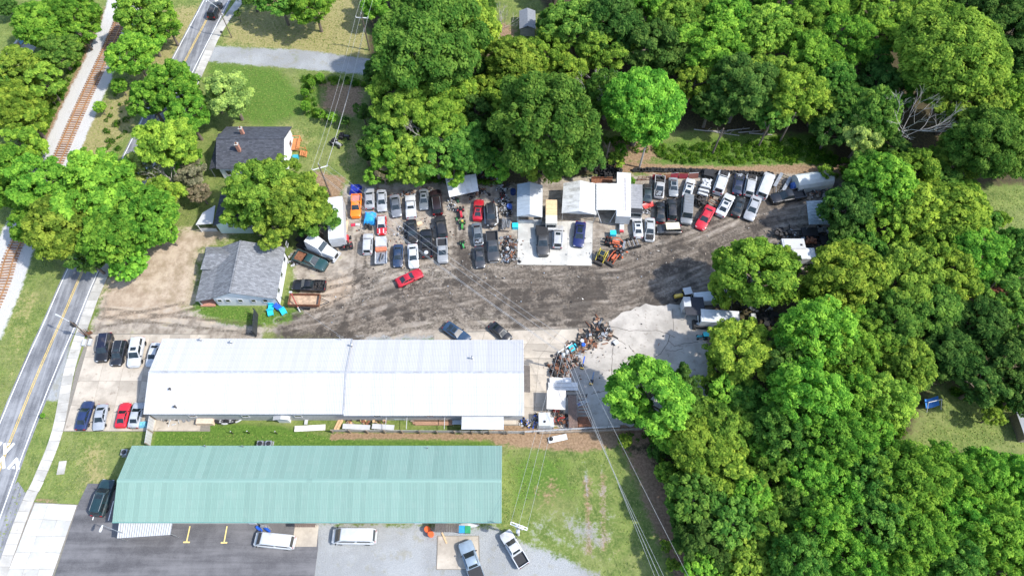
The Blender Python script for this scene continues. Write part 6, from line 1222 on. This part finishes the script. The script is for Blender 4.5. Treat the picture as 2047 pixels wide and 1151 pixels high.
house = G(*T6(215, 115), 5.6); wire(nB, house, .6, pB, .02) if 0 else wire(G(*Q5(885, 560), 3.), house, .3, pC, .02)
# street lamps
def lamp(label, base, h, arm):
    t = thing('street_lamp', label, 'street lamp', G(*base)); MB().tube([(0, 0, 0), (0, 0, h)], .11, 8, .08).obj('pole_shaft', polem, t); a = Vector((arm[0], arm[1], h + .3)); MB().tube([(0, 0, h - .5), a], .05).obj('arm', whitem, t); d = Vector((arm[0], arm[1], 0)).normalized(); MB().tube([a - d * .1, a + d * .35, a + d * .8], .12, 8, .17).obj('lamp_head', whitem, t); return t
lamp('street lamp beside the road at the top of the picture', (463.5, 75.8), 8., (-2.0, 1.2)); l2 = lamp('street lamp leaning over the road by the car park corner', (184, 676), 6.5, (-1.6, .7)); MB().box((-.2, 0, 5.2), (.5, .5, .9)).obj('meter_box', blackp, l2)
o = thing('mailbox', 'small post box beside the pavement near the top street lamp', 'post box', G(446.5, 73.5)); MB().tube([(0, 0, 0), (0, 0, 1.1)], .06).obj('post', darkm, o); MB().box((0, 0, 1.2), (.5, .25, .3), top=.9).obj('box', blackp, o)
# ---------------------------------------------------------------- trees
BR = 1.46
def leafmat():
    m, nt, p = newmat('foliage'); nt.nodes.remove(p); out = nt.nodes['Material Output']
    oi = node(nt, 'ShaderNodeObjectInfo'); at = node(nt, 'ShaderNodeAttribute', attribute_name='cv')
    hs = node(nt, 'ShaderNodeHueSaturation'); lk(nt, oi.outputs['Color'], hs.inputs['Color'])
    lk(nt, mapr(nt, at.outputs['Fac'], 0, 1, .6, 1.45), hs.inputs['Value']); lk(nt, mapr(nt, at.outputs['Fac'], 0, 1, .522, .478), hs.inputs['Hue'])
    d = node(nt, 'ShaderNodeBsdfDiffuse'); tr = node(nt, 'ShaderNodeBsdfTranslucent'); mx = node(nt, 'ShaderNodeMixShader'); mx.inputs[0].default_value = .48
    lk(nt, hs.outputs[0], d.inputs[0]); lk(nt, hs.outputs[0], tr.inputs[0]); lk(nt, d.outputs[0], mx.inputs[1]); lk(nt, tr.outputs[0], mx.inputs[2])
    lk(nt, mx.outputs[0], out.inputs[0]); return m
LEAF = leafmat()
def leaves_mesh(name, c, rc, cvar, per, size, rs, up=.35):
    """c: clump centres (n,3), rc radii; leaves scattered over each clump's skin"""
    n = len(c); cnt = np.maximum(8, (per * (rc / rc.mean()) ** 2).astype(int)); ii = np.repeat(np.arange(n), cnt); N = len(ii)
    d = rs.normal(size=(N, 3)); d /= np.linalg.norm(d, axis=1)[:, None]; d[:, 2] = np.where(d[:, 2] < -.3, -d[:, 2], d[:, 2])
    pos = c[ii] + d * (rc[ii] * (.55 + .5 * rs.rand(N) ** .6))[:, None] * np.array([1, 1, .8])
    nr = d * 1.0 + rs.normal(size=(N, 3)) * .5 + np.array([0, 0, up]); nr /= np.linalg.norm(nr, axis=1)[:, None]
    t = np.cross(nr, rs.normal(size=(N, 3))); t /= np.linalg.norm(t, axis=1)[:, None]; b = np.cross(nr, t)
    s = size * (.6 + .8 * rs.rand(N))[:, None]; l, w_ = t * s, b * s * .62
    V = np.stack([pos - l, pos - w_ * .9 + l * .1, pos + l, pos + w_ * .9 + l * .1], 1).reshape(-1, 3)
    me = bpy.data.meshes.new(name); me.vertices.add(4 * N); me.vertices.foreach_set('co', V.astype(np.float32).ravel()); me.loops.add(4 * N); me.loops.foreach_set('vertex_index', np.arange(4 * N, dtype=np.int32))
    me.polygons.add(N); me.polygons.foreach_set('loop_start', np.arange(0, 4 * N, 4, dtype=np.int32)); me.polygons.foreach_set('loop_total', np.full(N, 4, dtype=np.int32))
    a = me.attributes.new('cv', 'FLOAT', 'POINT'); cv = np.clip(cvar[ii] + rs.normal(size=N) * .16, 0, 1); a.data.foreach_set('value', np.repeat(cv, 4).astype(np.float32)); me.materials.append(LEAF); me.update(); return me
def crown(r, seed, nc, per, size, flat=.8, kind='broad'):
    rs = np.random.RandomState(seed); lob = rs.normal(size=(9, 3)); lob[:, 2] = np.abs(lob[:, 2]) * .6; lob /= np.linalg.norm(lob, axis=1)[:, None]; amp = rs.uniform(.1, .4, 9)
    d = rs.normal(size=(nc * 3, 3)); d /= np.linalg.norm(d, axis=1)[:, None]; d = d[d[:, 2] > -.8][:nc]; nc = len(d)
    lump = .72 + np.max(amp * np.clip((d @ lob.T - .35) / .65, 0, 1) ** .8, axis=1)
    fr = np.where(rs.rand(nc) < .8, rs.uniform(.8, 1., nc), rs.uniform(.45, .8, nc)); c = d * (lump * fr)[:, None] * r * np.array([1, 1, flat])
    if kind == 'bough':
        nb = int(rs.randint(20, 27) * (r / 4.2) ** .9); bd = rs.normal(size=(nb * 3, 3)); bd /= np.linalg.norm(bd, axis=1)[:, None]; bd = bd[bd[:, 2] > -.45][:nb]; nb = len(bd); bl = .6 + np.max(amp * np.clip((bd @ lob.T - .3) / .7, 0, 1), axis=1)
        bc = bd * bl[:, None] * r * np.array([1, 1, flat]); w_ = rs.randint(0, nb, nc); spread = rs.uniform(.11, .2, nb) * r * (5.5 / r) ** .35; c0_ = c.copy()
        off = rs.normal(size=(nc, 3)); off /= np.linalg.norm(off, axis=1)[:, None]; off[:, 2] = np.abs(off[:, 2]) * .8 - .1; c = bc[w_] + off * (spread[w_] * rs.uniform(.7, 1.35, nc))[:, None]; kp = rs.rand(nc) < .3; c[kp] = c0_[kp] * .86
    if kind == 'pine': c[:, 2] = c[:, 2] * 1.1 + r * .1 * rs.normal(size=nc)
    rc = r * rs.uniform(.07, .15, nc) * (5.5 / r) ** .3; cv = np.clip(.5 + .27 * rs.normal(size=nc), .03, .97); return leaves_mesh('crown', c, rc, cv, per, size, rs)
def trunk(r, zc, seed, nb=9, m=bark):
    rr = random.Random(seed); mb = MB(); R0 = .06 * r + .1; top = Vector((rr.uniform(-.1, .1) * r, rr.uniform(-.1, .1) * r, zc + r * .35)); mb.tube([(0, 0, -.05), (rr.uniform(-.1, .1), rr.uniform(-.1, .1), zc * .4), (top.x * .5, top.y * .5, zc * .8), top], R0, 8, R0 * .25)
    for k in range(nb):
        a = k * 2.4 + rr.uniform(-.4, .4); z0 = zc * rr.uniform(.45, .95); L = r * rr.uniform(.5, .85); mid = Vector((math.cos(a) * L * .5, math.sin(a) * L * .5, z0 + L * .3)); mb.tube([(0, 0, z0), mid, Vector((math.cos(a + .2) * L, math.sin(a + .2) * L, z0 + L * .5))], R0 * .42, 5, R0 * .1)
    return mb.mesh('trunk', m)
PROTO = {}
for k in range(3): PROTO['s', k] = (3.2, crown(3.2, 10 + k, 210, 44, .2, .8, ('broad', 'bough', 'bough')[k]), trunk(3.2, 4.2, k))
for k in range(6): PROTO['m', k] = (5.5, crown(5.5, 20 + k, 520, 50, .235, .85, 'broad' if k < 1 else 'bough'), trunk(5.5, 8.0, k))
for k in range(4): PROTO['l', k] = (9.0, crown(9.0, 40 + k, 1200, 60, .27, .8, 'broad' if k < 1 else 'bough'), trunk(9., 13., k))
for k in range(3): PROTO['p', k] = (5.5, crown(5.5, 60 + k, 480, 44, .22, 1.05, 'pine'), trunk(5.5, 8.5, 5 + k))
GC = {0: ((.088, .2, .024), 'mid green'), 1: ((.06, .135, .02), 'dark green'), 2: ((.16, .275, .026), 'yellow green'), 3: ((.21, .32, .06), 'pale olive'), 4: ((.118, .27, .024), 'fresh green'), 5: ((.145, .255, .026), 'olive green'), 6: ((.19, .19, .08), 'brownish'), 7: ((.24, .13, .055), 'rust brown')}
LAND = {'the dark roofed house': (505, 300), 'the grey roofed house': (480, 550), 'the pale green house': (450, 430), 'the railway track': (150, 240), 'the road': (360, 140), 'the top driveway': (620, 112), 'the stained carport': (1160, 400), 'the tyre row': (1400, 345), 'the pale tent': (1630, 360), 'the small shed': (1054, 50),
        'the yard entrance bend': (1560, 440), 'the broken concrete': (1330, 680), 'the turquoise cart': (1405, 672), 'the wheel store': (1530, 640), 'the blue hammock': (1865, 808), 'the white fence rail': (1200, 855), 'the dirt trail': (1330, 1020), 'the bare grey tree': (1840, 230), 'the garden patch': (680, 205), 'the lawn path': (2020, 385), 'the bottom right corner': (2047, 1151), 'the top right corner': (2047, 0), 'the top left corner': (0, 0), 'the right picture edge': (2047, 600), 'the huge tree': (850, 80)}
TREES = []
def tree(u, v, rpx, col, kind=None, note=None, zk=1.15):
    z = 8.
    for _ in range(4):
        d = (CAMH - z) / (SP + (v - 575.5) / FPX * CP); r = rpx * d / FPX; z = min(15., zk * r + 1.2)
    q = G(u, v, z); k = kind or ('s' if r < 4.1 else 'm' if r < 7.2 else 'l'); n = {'s': 3, 'm': 6, 'l': 4, 'p': 3}[k]; pr, cm, tm = PROTO[k, rnd.randrange(n)]
    size = 'large' if r > 7 else 'medium' if r > 4 else 'small'; lm = min(LAND, key=lambda a: (LAND[a][0] - u) ** 2 + (LAND[a][1] - v) ** 2); du, dv = u - LAND[lm][0], v - LAND[lm][1]; ang = math.degrees(math.atan2(-dv, du)) % 360
    dr = ('right of', 'above and right of', 'above', 'above and left of', 'left of', 'below and left of', 'below', 'below and right of')[int((ang + 22.5) // 45) % 8]
    nm = 'pine_tree' if k == 'p' else ('shrub' if r < 2.6 else 'broadleaf_tree'); kd = {'pine_tree': 'pine tree', 'shrub': 'shrub', 'broadleaf_tree': 'tree'}[nm]; lab = note or f'{size} {GC[col][1]} {kd} {dr} {lm}'
    t = thing(nm, lab, kd.split()[-1], (q.x, q.y, 0), rnd.uniform(0, 6.28)); s = r / pr; zs = max(.3, (z) / ({'s': 4.2, 'm': 8., 'l': 13., 'p': 8.5}[k])); b = link('trunk', tm, t); b.scale = (s, s, zs); c = link('crown', cm, t, (0, 0, z)); sz = s * rnd.uniform(.92, 1.12); c.scale = (s * rnd.uniform(.9, 1.15), s * rnd.uniform(.9, 1.15), sz); c.rotation_euler = (rnd.uniform(-.2, .2), rnd.uniform(-.2, .2), rnd.uniform(0, 6)); bc = GC[col][0]; f = BR * rnd.uniform(.78, 1.18)
    c.color = (bc[0] * f * rnd.uniform(.98, 1.22), bc[1] * f, bc[2] * f * 1.4, 1); t['_d'] = math.hypot(du, dv); TREES.append(t); return t
T = [
 # beyond the railway, left
 (150, 22, 52, 4), (85, 52, 52, 4), (163, 70, 32, 4), (118, 108, 42, 0), (40, 140, 50, 5), (92, 168, 42, 5), (38, 215, 56, 2), (48, 288, 42, 2), (8, 168, 38, 0), (20, 330, 46, 4), (62, 245, 40, 2), (100, 195, 14, 5), (70, 320, 20, 4), (12, 14, 20, 1),
 (290, 28, 52, 5), (335, 52, 34, 4), (268, 112, 45, 4), (300, 78, 30, 4), (240, 172, 17, 4), (250, 262 - 45, 0, 0),
 (300, 205, 42, 4), (352, 178, 56, 4), (378, 236, 46, 4), (430, 200, 22, 4), (460, 190, 52, 3), (290, 335, 34, 3), (385, 350, 30, 6), (370, 312, 34, 4), (400, 385, 22, 6),
 (95, 375, 66, 4), (30, 385, 50, 4), (195, 385, 82, 4), (290, 435, 66, 4), (225, 470, 72, 4), (130, 455, 70, 5), (322, 388, 42, 2), (252, 522, 36, 4), (180, 520, 36, 1), (60, 440, 40, 4), (338, 470, 22, 4),
 (522, 388, 72, 5), (600, 410, 66, 5), (562, 350, 38, 5), (630, 440, 40, 0), (545, 460, 45, 5), (480, 430, 36, 5),
 (560, 2, 42, 0), (628, 14, 44, 4), (500, -14, 30, 1), (475, 28, 8, 1),
 (848, 82, 118, 0), (940, 62, 66, 5), (800, 205, 62, 5), (862, 218, 56, 2), (905, 188, 50, 2), (840, 165, 40, 4), (768, 262, 40, 0), (782, 310, 44, 4), (765, 342, 26, 6), (748, 352, 22, 4), (822, 318, 46, 5), (872, 318, 46, 0), (892, 262, 52, 2), (940, 300, 52, 0), (905, 345, 30, 4), (740, 300, 28, 1), (840, 348, 24, 4), (725, 225, 18, 1),
 (1092, 250, 118, 0), (1080, 335, 44, 5), (1010, 200, 50, 2), (975, 185, 40, 2), (1030, 130, 58, 5), (1095, 110, 48, 2), (1135, 158, 46, 2), (1150, 60, 60, 0), (1225, 60, 66, 1), (1270, 28, 60, 4), (1205, 105, 52, 5), (1300, 95, 60, 1), (1105, 42, 34, 0), (1180, 12, 50, 4),
 (1282, 215, 88, 4), (1215, 190, 50, 0), (1385, 168, 42, 2), (1422, 92, 66, 4), (1348, 45, 62, 5), (1345, 110, 48, 1), (1482, 178, 72, 1), (1448, 45, 58, 4), (1405, 8, 56, 5), (1430, 150, 40, 3), (1528, 62, 60, 5), (1530, 155, 50, 5), (1560, 12, 50, 4), (1582, 188, 62, 2), (1598, 62, 52, 2), (1622, 112, 56, 4), (1640, 20, 54, 4), (1665, 165, 48, 0), (1550, 230, 40, 0),
 (1690, 88, 60, 4), (1720, 25, 56, 5), (1768, 62, 52, 2), (1745, 232, 58, 0), (1700, 215, 48, 0), (1725, 275, 46, 3), (1890, 112, 112, 5), (1925, 205, 72, 5), (1830, 40, 60, 5), (1965, 292, 86, 0), (1905, 318, 50, 5), (2015, 78, 62, 1), (2035, 205, 56, 2), (1985, 30, 56, 1), (2050, 130, 50, 1), (1935, -5, 50, 1), (2040, 310, 50, 4), (1660, 262, 36, 1),
 (1762, 372, 66, 4), (1690, 415, 58, 1), (1822, 345, 52, 2), (1832, 425, 62, 2), (1902, 430, 70, 2), (1772, 455, 48, 2), (1730, 335, 40, 0), (1880, 372, 44, 0), (1950, 505, 62, 4), (2025, 508, 54, 0), (1862, 492, 54, 2), (1920, 395, 40, 2), (1688, 470, 36, 1), (1730, 500, 40, 0), (1970, 440, 26, 0),
 (1505, 552, 78, 2), (1558, 528, 42, 2), (1455, 585, 42, 2), (1682, 555, 78, 2), (1640, 595, 44, 2), (1692, 498, 34, 4), (1802, 560, 68, 5), (1850, 622, 60, 0), (1782, 645, 64, 0), (1905, 562, 56, 2), (1985, 575, 50, 0), (1475, 700, 62, 2), (1440, 735, 34, 5),
 (1955, 650, 54, 1), (1900, 705, 56, 1), (2022, 715, 58, 1), (1880, 660, 40, 1), (2035, 640, 50, 0), (1990, 610, 34, 7), (1945, 690, 26, 7), (1810, 725, 58, 5), (1850, 750, 36, 1), (1960, 770, 50, 1), (2040, 790, 40, 1),
 (1302, 790, 80, 4), (1400, 835, 46, 0), (1455, 790, 42, 4), (1345, 855, 46, 4), (1425, 770, 26, 5), (1260, 815, 42, 0), (1360, 770, 40, 1), (1440, 855, 58, 5), (1372, 860, 54, 5), (1490, 800, 44, 0), (1408, 905, 66, 2), (1385, 1000, 58, 0), (1455, 935, 58, 2), (1530, 962, 58, 5), (1592, 930, 44, 1), (1460, 1045, 60, 0), (1400, 1085, 52, 1), (1545, 1055, 60, 5), (1400, 1145, 46, 4), (1490, 1125, 55, 5), (1330, 945, 24, 5), (1360, 1040, 24, 1)]
PINES = [(1628, 672, 72, 4), (1575, 735, 50, 1), (1690, 715, 58, 4), (1605, 800, 72, 4), (1558, 868, 58, 0), (1662, 875, 68, 4), (1702, 792, 54, 4), (1745, 680, 46, 2), (1765, 805, 56, 5), (1735, 880, 50, 4), (1612, 955, 54, 4), (1668, 985, 54, 4), (1735, 962, 58, 0), (1802, 960, 70, 4), (1880, 948, 60, 4), (1962, 958, 56, 4), (2032, 968, 52, 4), (1640, 1052, 60, 4), (1742, 1045, 60, 0), (1822, 1062, 66, 4), (1902, 1035, 56, 4), (1972, 1062, 66, 4), (2036, 1080, 56, 0), (1595, 1132, 58, 0), (1700, 1125, 56, 4), (1800, 1142, 52, 4), (1902, 1122, 56, 0), (2002, 1142, 52, 4), (1525, 905, 40, 4), (1500, 1000, 46, 4), (1590, 1010, 46, 0), (1690, 640, 40, 4), (2060, 1010, 50, 0)]
for a in T:
    if a[2] > 4: tree(*a, zk=.85 if a[0] < 260 and a[1] < 340 else 1.15)
placed = [(a[0], a[1], a[2]) for a in T + PINES]
WOODS = [[(740, -60), (985, -60), (985, 110), (1060, 130), (1200, 250), (1190, 320), (1050, 350), (850, 350), (745, 320)], [(1050, -60), (2080, -60), (2080, 340), (1960, 340), (1700, 330), (1620, 250), (1380, 230), (1200, 250)], [(1720, 350), (1950, 380), (1930, 480), (2080, 540), (2080, 740), (1860, 740), (1800, 850), (1760, 900), (2080, 960), (2080, 1200), (1420, 1200), (1330, 960), (1400, 830), (1440, 760), (1560, 770), (1560, 620), (1620, 560)]]
rf = random.Random(21)
for wd in WOODS:
    pw_ = np.array(wd, float)
    for _ in range(900):
        u, v = rf.uniform(pw_[:, 0].min(), pw_[:, 0].max()), rf.uniform(pw_[:, 1].min(), pw_[:, 1].max())
        if sdist(np.array([[u, v]]), pw_)[0] > -12: continue
        if any(math.hypot(u - a, v - b) < .72 * r + 16 for a, b, r in placed): continue
        if math.hypot(u - 1054, v - 50) < 45 or math.hypot(u - 1838, v - 235) < 60 or math.hypot(u - 1195, v - 225) < 30: continue
        placed.append((u, v, 34)); tree(u, v, rf.uniform(30, 42), rf.choice((0, 1, 1, 5, 4)), zk=1.1)
for a in PINES: tree(*a, kind='p', zk=1.5)
tree(330, 290, 58, 2, zk=1.6); tree(365, 300, 34, 2, zk=2.)
tree(1985, 832, 22, 5, note='small lone tree casting a shadow on the right lawn')
for a in ((200, 215, 12, 4), (168, 300, 7, 4), (610, 185, 9, 4), (622, 165, 9, 4), (612, 212, 11, 4), (640, 228, 11, 4), (665, 236, 10, 4), (690, 242, 10, 1), (640, 155, 9, 4), (1262, 362, 9, 4), (1230, 320, 20, 5), (1240, 300, 14, 4), (995, 120, 14, 5), (2000, 440, 20, 2), (1330, 1090, 12, 5), (1345, 1130, 14, 5), (1250, 880, 16, 5), (1310, 900, 20, 1), (85, 830, 5, 4), (1650, 345, 16, 5)): tree(*a, zk=.75)
seen = {}
for t in TREES: seen.setdefault(t['label'], []).append(t)
for lab, ts_ in seen.items():
    if len(ts_) > 1:
        ts_.sort(key=lambda t: t['_d'])
        for k, t in enumerate(ts_): t['label'] = lab + (', nearest one' if k == 0 else ', %s nearest' % ('second', 'third', 'fourth', 'fifth', 'sixth', 'seventh', 'eighth', 'ninth')[min(k - 1, 7)])
for t in TREES: del t['_d']; t['group'] = {'tree': 'trees of the place', 'shrub': 'shrubs of the place'}[t['category']]
# bare trees
def bare(label, u, v, h, seed, m=deadbark, spread=1.):
    rr = random.Random(seed); q_ = G(u, v, h * .75); t = thing('bare_tree', label, 'tree', (q_.x, q_.y, 0)); tm, bm_ = MB(), MB(); tm.tube([(0, 0, 0), (rr.uniform(-.3, .3), rr.uniform(-.3, .3), h * .45)], .2, 7, .13)
    def grow(p, d, L, r, n):
        q = p + d * L; bm_.tube([p, p.lerp(q, .5) + Vector((rr.uniform(-.1, .1), rr.uniform(-.1, .1), 0)) * L, q], r, 4, r * .6, cap=False)
        if n:
            for _ in range(3): grow(q, (d + Vector((rr.uniform(-.8, .8), rr.uniform(-.8, .8), rr.uniform(-.15, .5))) * spread).normalized(), L * rr.uniform(.6, .85), r * .62, n - 1)
    for k in range(5): a = k * 1.26; grow(Vector((0, 0, h * (.3 + .035 * k))), Vector((math.cos(a) * .7, math.sin(a) * .7, .8)).normalized(), h * .22, .09, 3)
    tm.obj('trunk', m, t); bm_.obj('branches', m, t)
bare('bare grey tree standing out among the green trees at the right', 1840, 222, 17, 3); bare('leafless tree beside the grey shed at the top', 996, 35, 9, 4); bare('dead grey branches between the two big trees', 1195, 170, 13, 5); bare('dead branches in the thicket left of centre', 855, 250, 11, 6); bare('bare twigs in the bright tree left of the dark roofed house', 325, 335, 9, 7)
for k, (a, b2, h) in enumerate((((1290, 281), (1278, 335), 9), ((1210, 290), (1207, 335), 7), ((1430, 265), (1424, 308), 7), ((1570, 245), (1558, 285), 8), ((1530, 270), (1515, 295), 7))):
    t = thing('thin_tree', ('pale straight trunk behind the bus body', 'forked thin trunk behind the tyre heap', 'dark trunk behind the white wagon', 'thin trunk at the wood edge above the white van', 'short trunk at the wood edge left of the white van')[k], 'tree trunk', G(*b2)); MB().tube([(0, 0, 0), (.1, .1, h * .5), (.3, .2, h)], .2, 7, .12).obj('trunk', deadbark if k == 0 else bark, t); MB().tube([(.15, .12, h * .55), (.9, .5, h * .8)], .09, 5, .04).tube([(.2, .12, h * .7), (-.7, .6, h * .95)], .08, 5, .03).obj('limb', bark, t)
# fallen logs at the edge of the wood
for k in range(6): o = MB().tube([(-2.2, 0, .15), (2.2, rnd.uniform(-.6, .6), .2)], .12, 6, .07).tube([(.4, 0, .2), (1.1, .7, .35)], .06, 5, .02).obj('fallen_log', deadbark); o.location = G(1410 + 22 * k, 262 + 3 * (k % 3)); o.rotation_euler[2] = rnd.uniform(-.3, .3); tag(o, '%s grey fallen log from the left at the shaded wood edge' % ('first', 'second', 'third', 'fourth', 'fifth', 'last')[k], 'log', 'fallen logs at the wood edge')

# ---------------------------------------------------------------- uncountable low growth: undergrowth and grass tufts
def inpoly(px, n, rs_):
    pw_ = polyw(px); lo, hi = pw_.min(0), pw_.max(0); q = rs_.uniform(lo, hi, size=(n * 4, 2)); return q[sdist(q, pw_) < -.2][:n]
rs_ = np.random.RandomState(9); pts_ = []
for px, n in (([(1300, 292), (1650, 270), (1650, 330), (1320, 328)], 330), ([(1205, 275), (1320, 270), (1320, 300), (1210, 320)], 45), ([(740, 320), (1000, 350), (1000, 372), (740, 365)], 90), ([(60, 340), (150, 150), (215, 20), (195, 20), (130, 150), (40, 340)], 160), ([(600, 150), (735, 158), (735, 175), (600, 168)], 60), ([(604, 165), (622, 165), (640, 225), (700, 238), (700, 248), (610, 235)], 70), ([(1225, 870), (1300, 890), (1350, 1000), (1400, 1151), (1440, 1151), (1380, 960), (1330, 860)], 170), ([(1640, 300), (1720, 330), (1720, 380), (1660, 350)], 60), ([(1880, 770), (2047, 800), (2047, 830), (1900, 790)], 80), ([(230, 170), (280, 190), (230, 330), (190, 330)], 30), ([(1780, 780), (1830, 790), (1800, 880), (1760, 880)], 60)):
    pts_.append(inpoly(px, n, rs_))
pts_ = np.vstack(pts_); n = len(pts_); rc_ = rs_.uniform(.25, .7, n); cc_ = np.column_stack([pts_, rc_ * .35])
ug = stuff(link('undergrowth', leaves_mesh('undergrowth', cc_, rc_, np.clip(.5 + .28 * rs_.normal(size=n), 0, 1), 34, .16, rs_))); ug.color = (.095, .2, .022, 1); ug['label'] = 'low tangled green undergrowth along the wood edges and banks'; ug['category'] = 'undergrowth'
bare_ = np.maximum.reduce([gravel * .9, yard, tan * .7, mud, forest, clay, ballast])
ok = (bare_ < .22) & (PTS[:, 1] < 75) & (PTS[:, 1] > -50) & (np.abs(PTS[:, 0]) < 115)
for px in ([(178, 660), (1100, 655), (1300, 600), (1420, 600), (1450, 800), (1240, 860), (300, 868), (120, 866)], [(176, 962), (262, 880), (1008, 880), (1004, 1050), (640, 1052), (636, 1190), (0, 1190), (68, 1000), (156, 1006)], [(415, 248), (590, 248), (590, 345), (412, 345)], [(385, 470), (590, 475), (580, 615), (385, 610)], [(395, 380), (500, 380), (500, 465), (390, 465)]):
    ok &= sdist(PTS, polyw(px)) > .2
ok &= sdist(PTS, np.array([q[:2] for q in clw]), False) > 3.4
ok &= sdist(PTS, np.array([q[:2] for q in sww]), False) > 1.1
gp = PTS[ok]; gp = gp[rs_.randint(0, len(gp), 34000)] + rs_.uniform(-.3, .3, (34000, 2)); n = len(gp); rc_ = rs_.uniform(.05, .11, n)
gt_ = stuff(link('grass_tufts', leaves_mesh('grass_tufts', np.column_stack([gp, rc_ * .3]), rc_, np.clip(.6 + .15 * rs_.normal(size=n), .3, 1), 6, .07, rs_, 1.2))); gt_.color = (.25, .32, .095, 1); gt_['label'] = 'uneven tufts of grass and weeds over the lawns and verges'; gt_['category'] = 'grass'
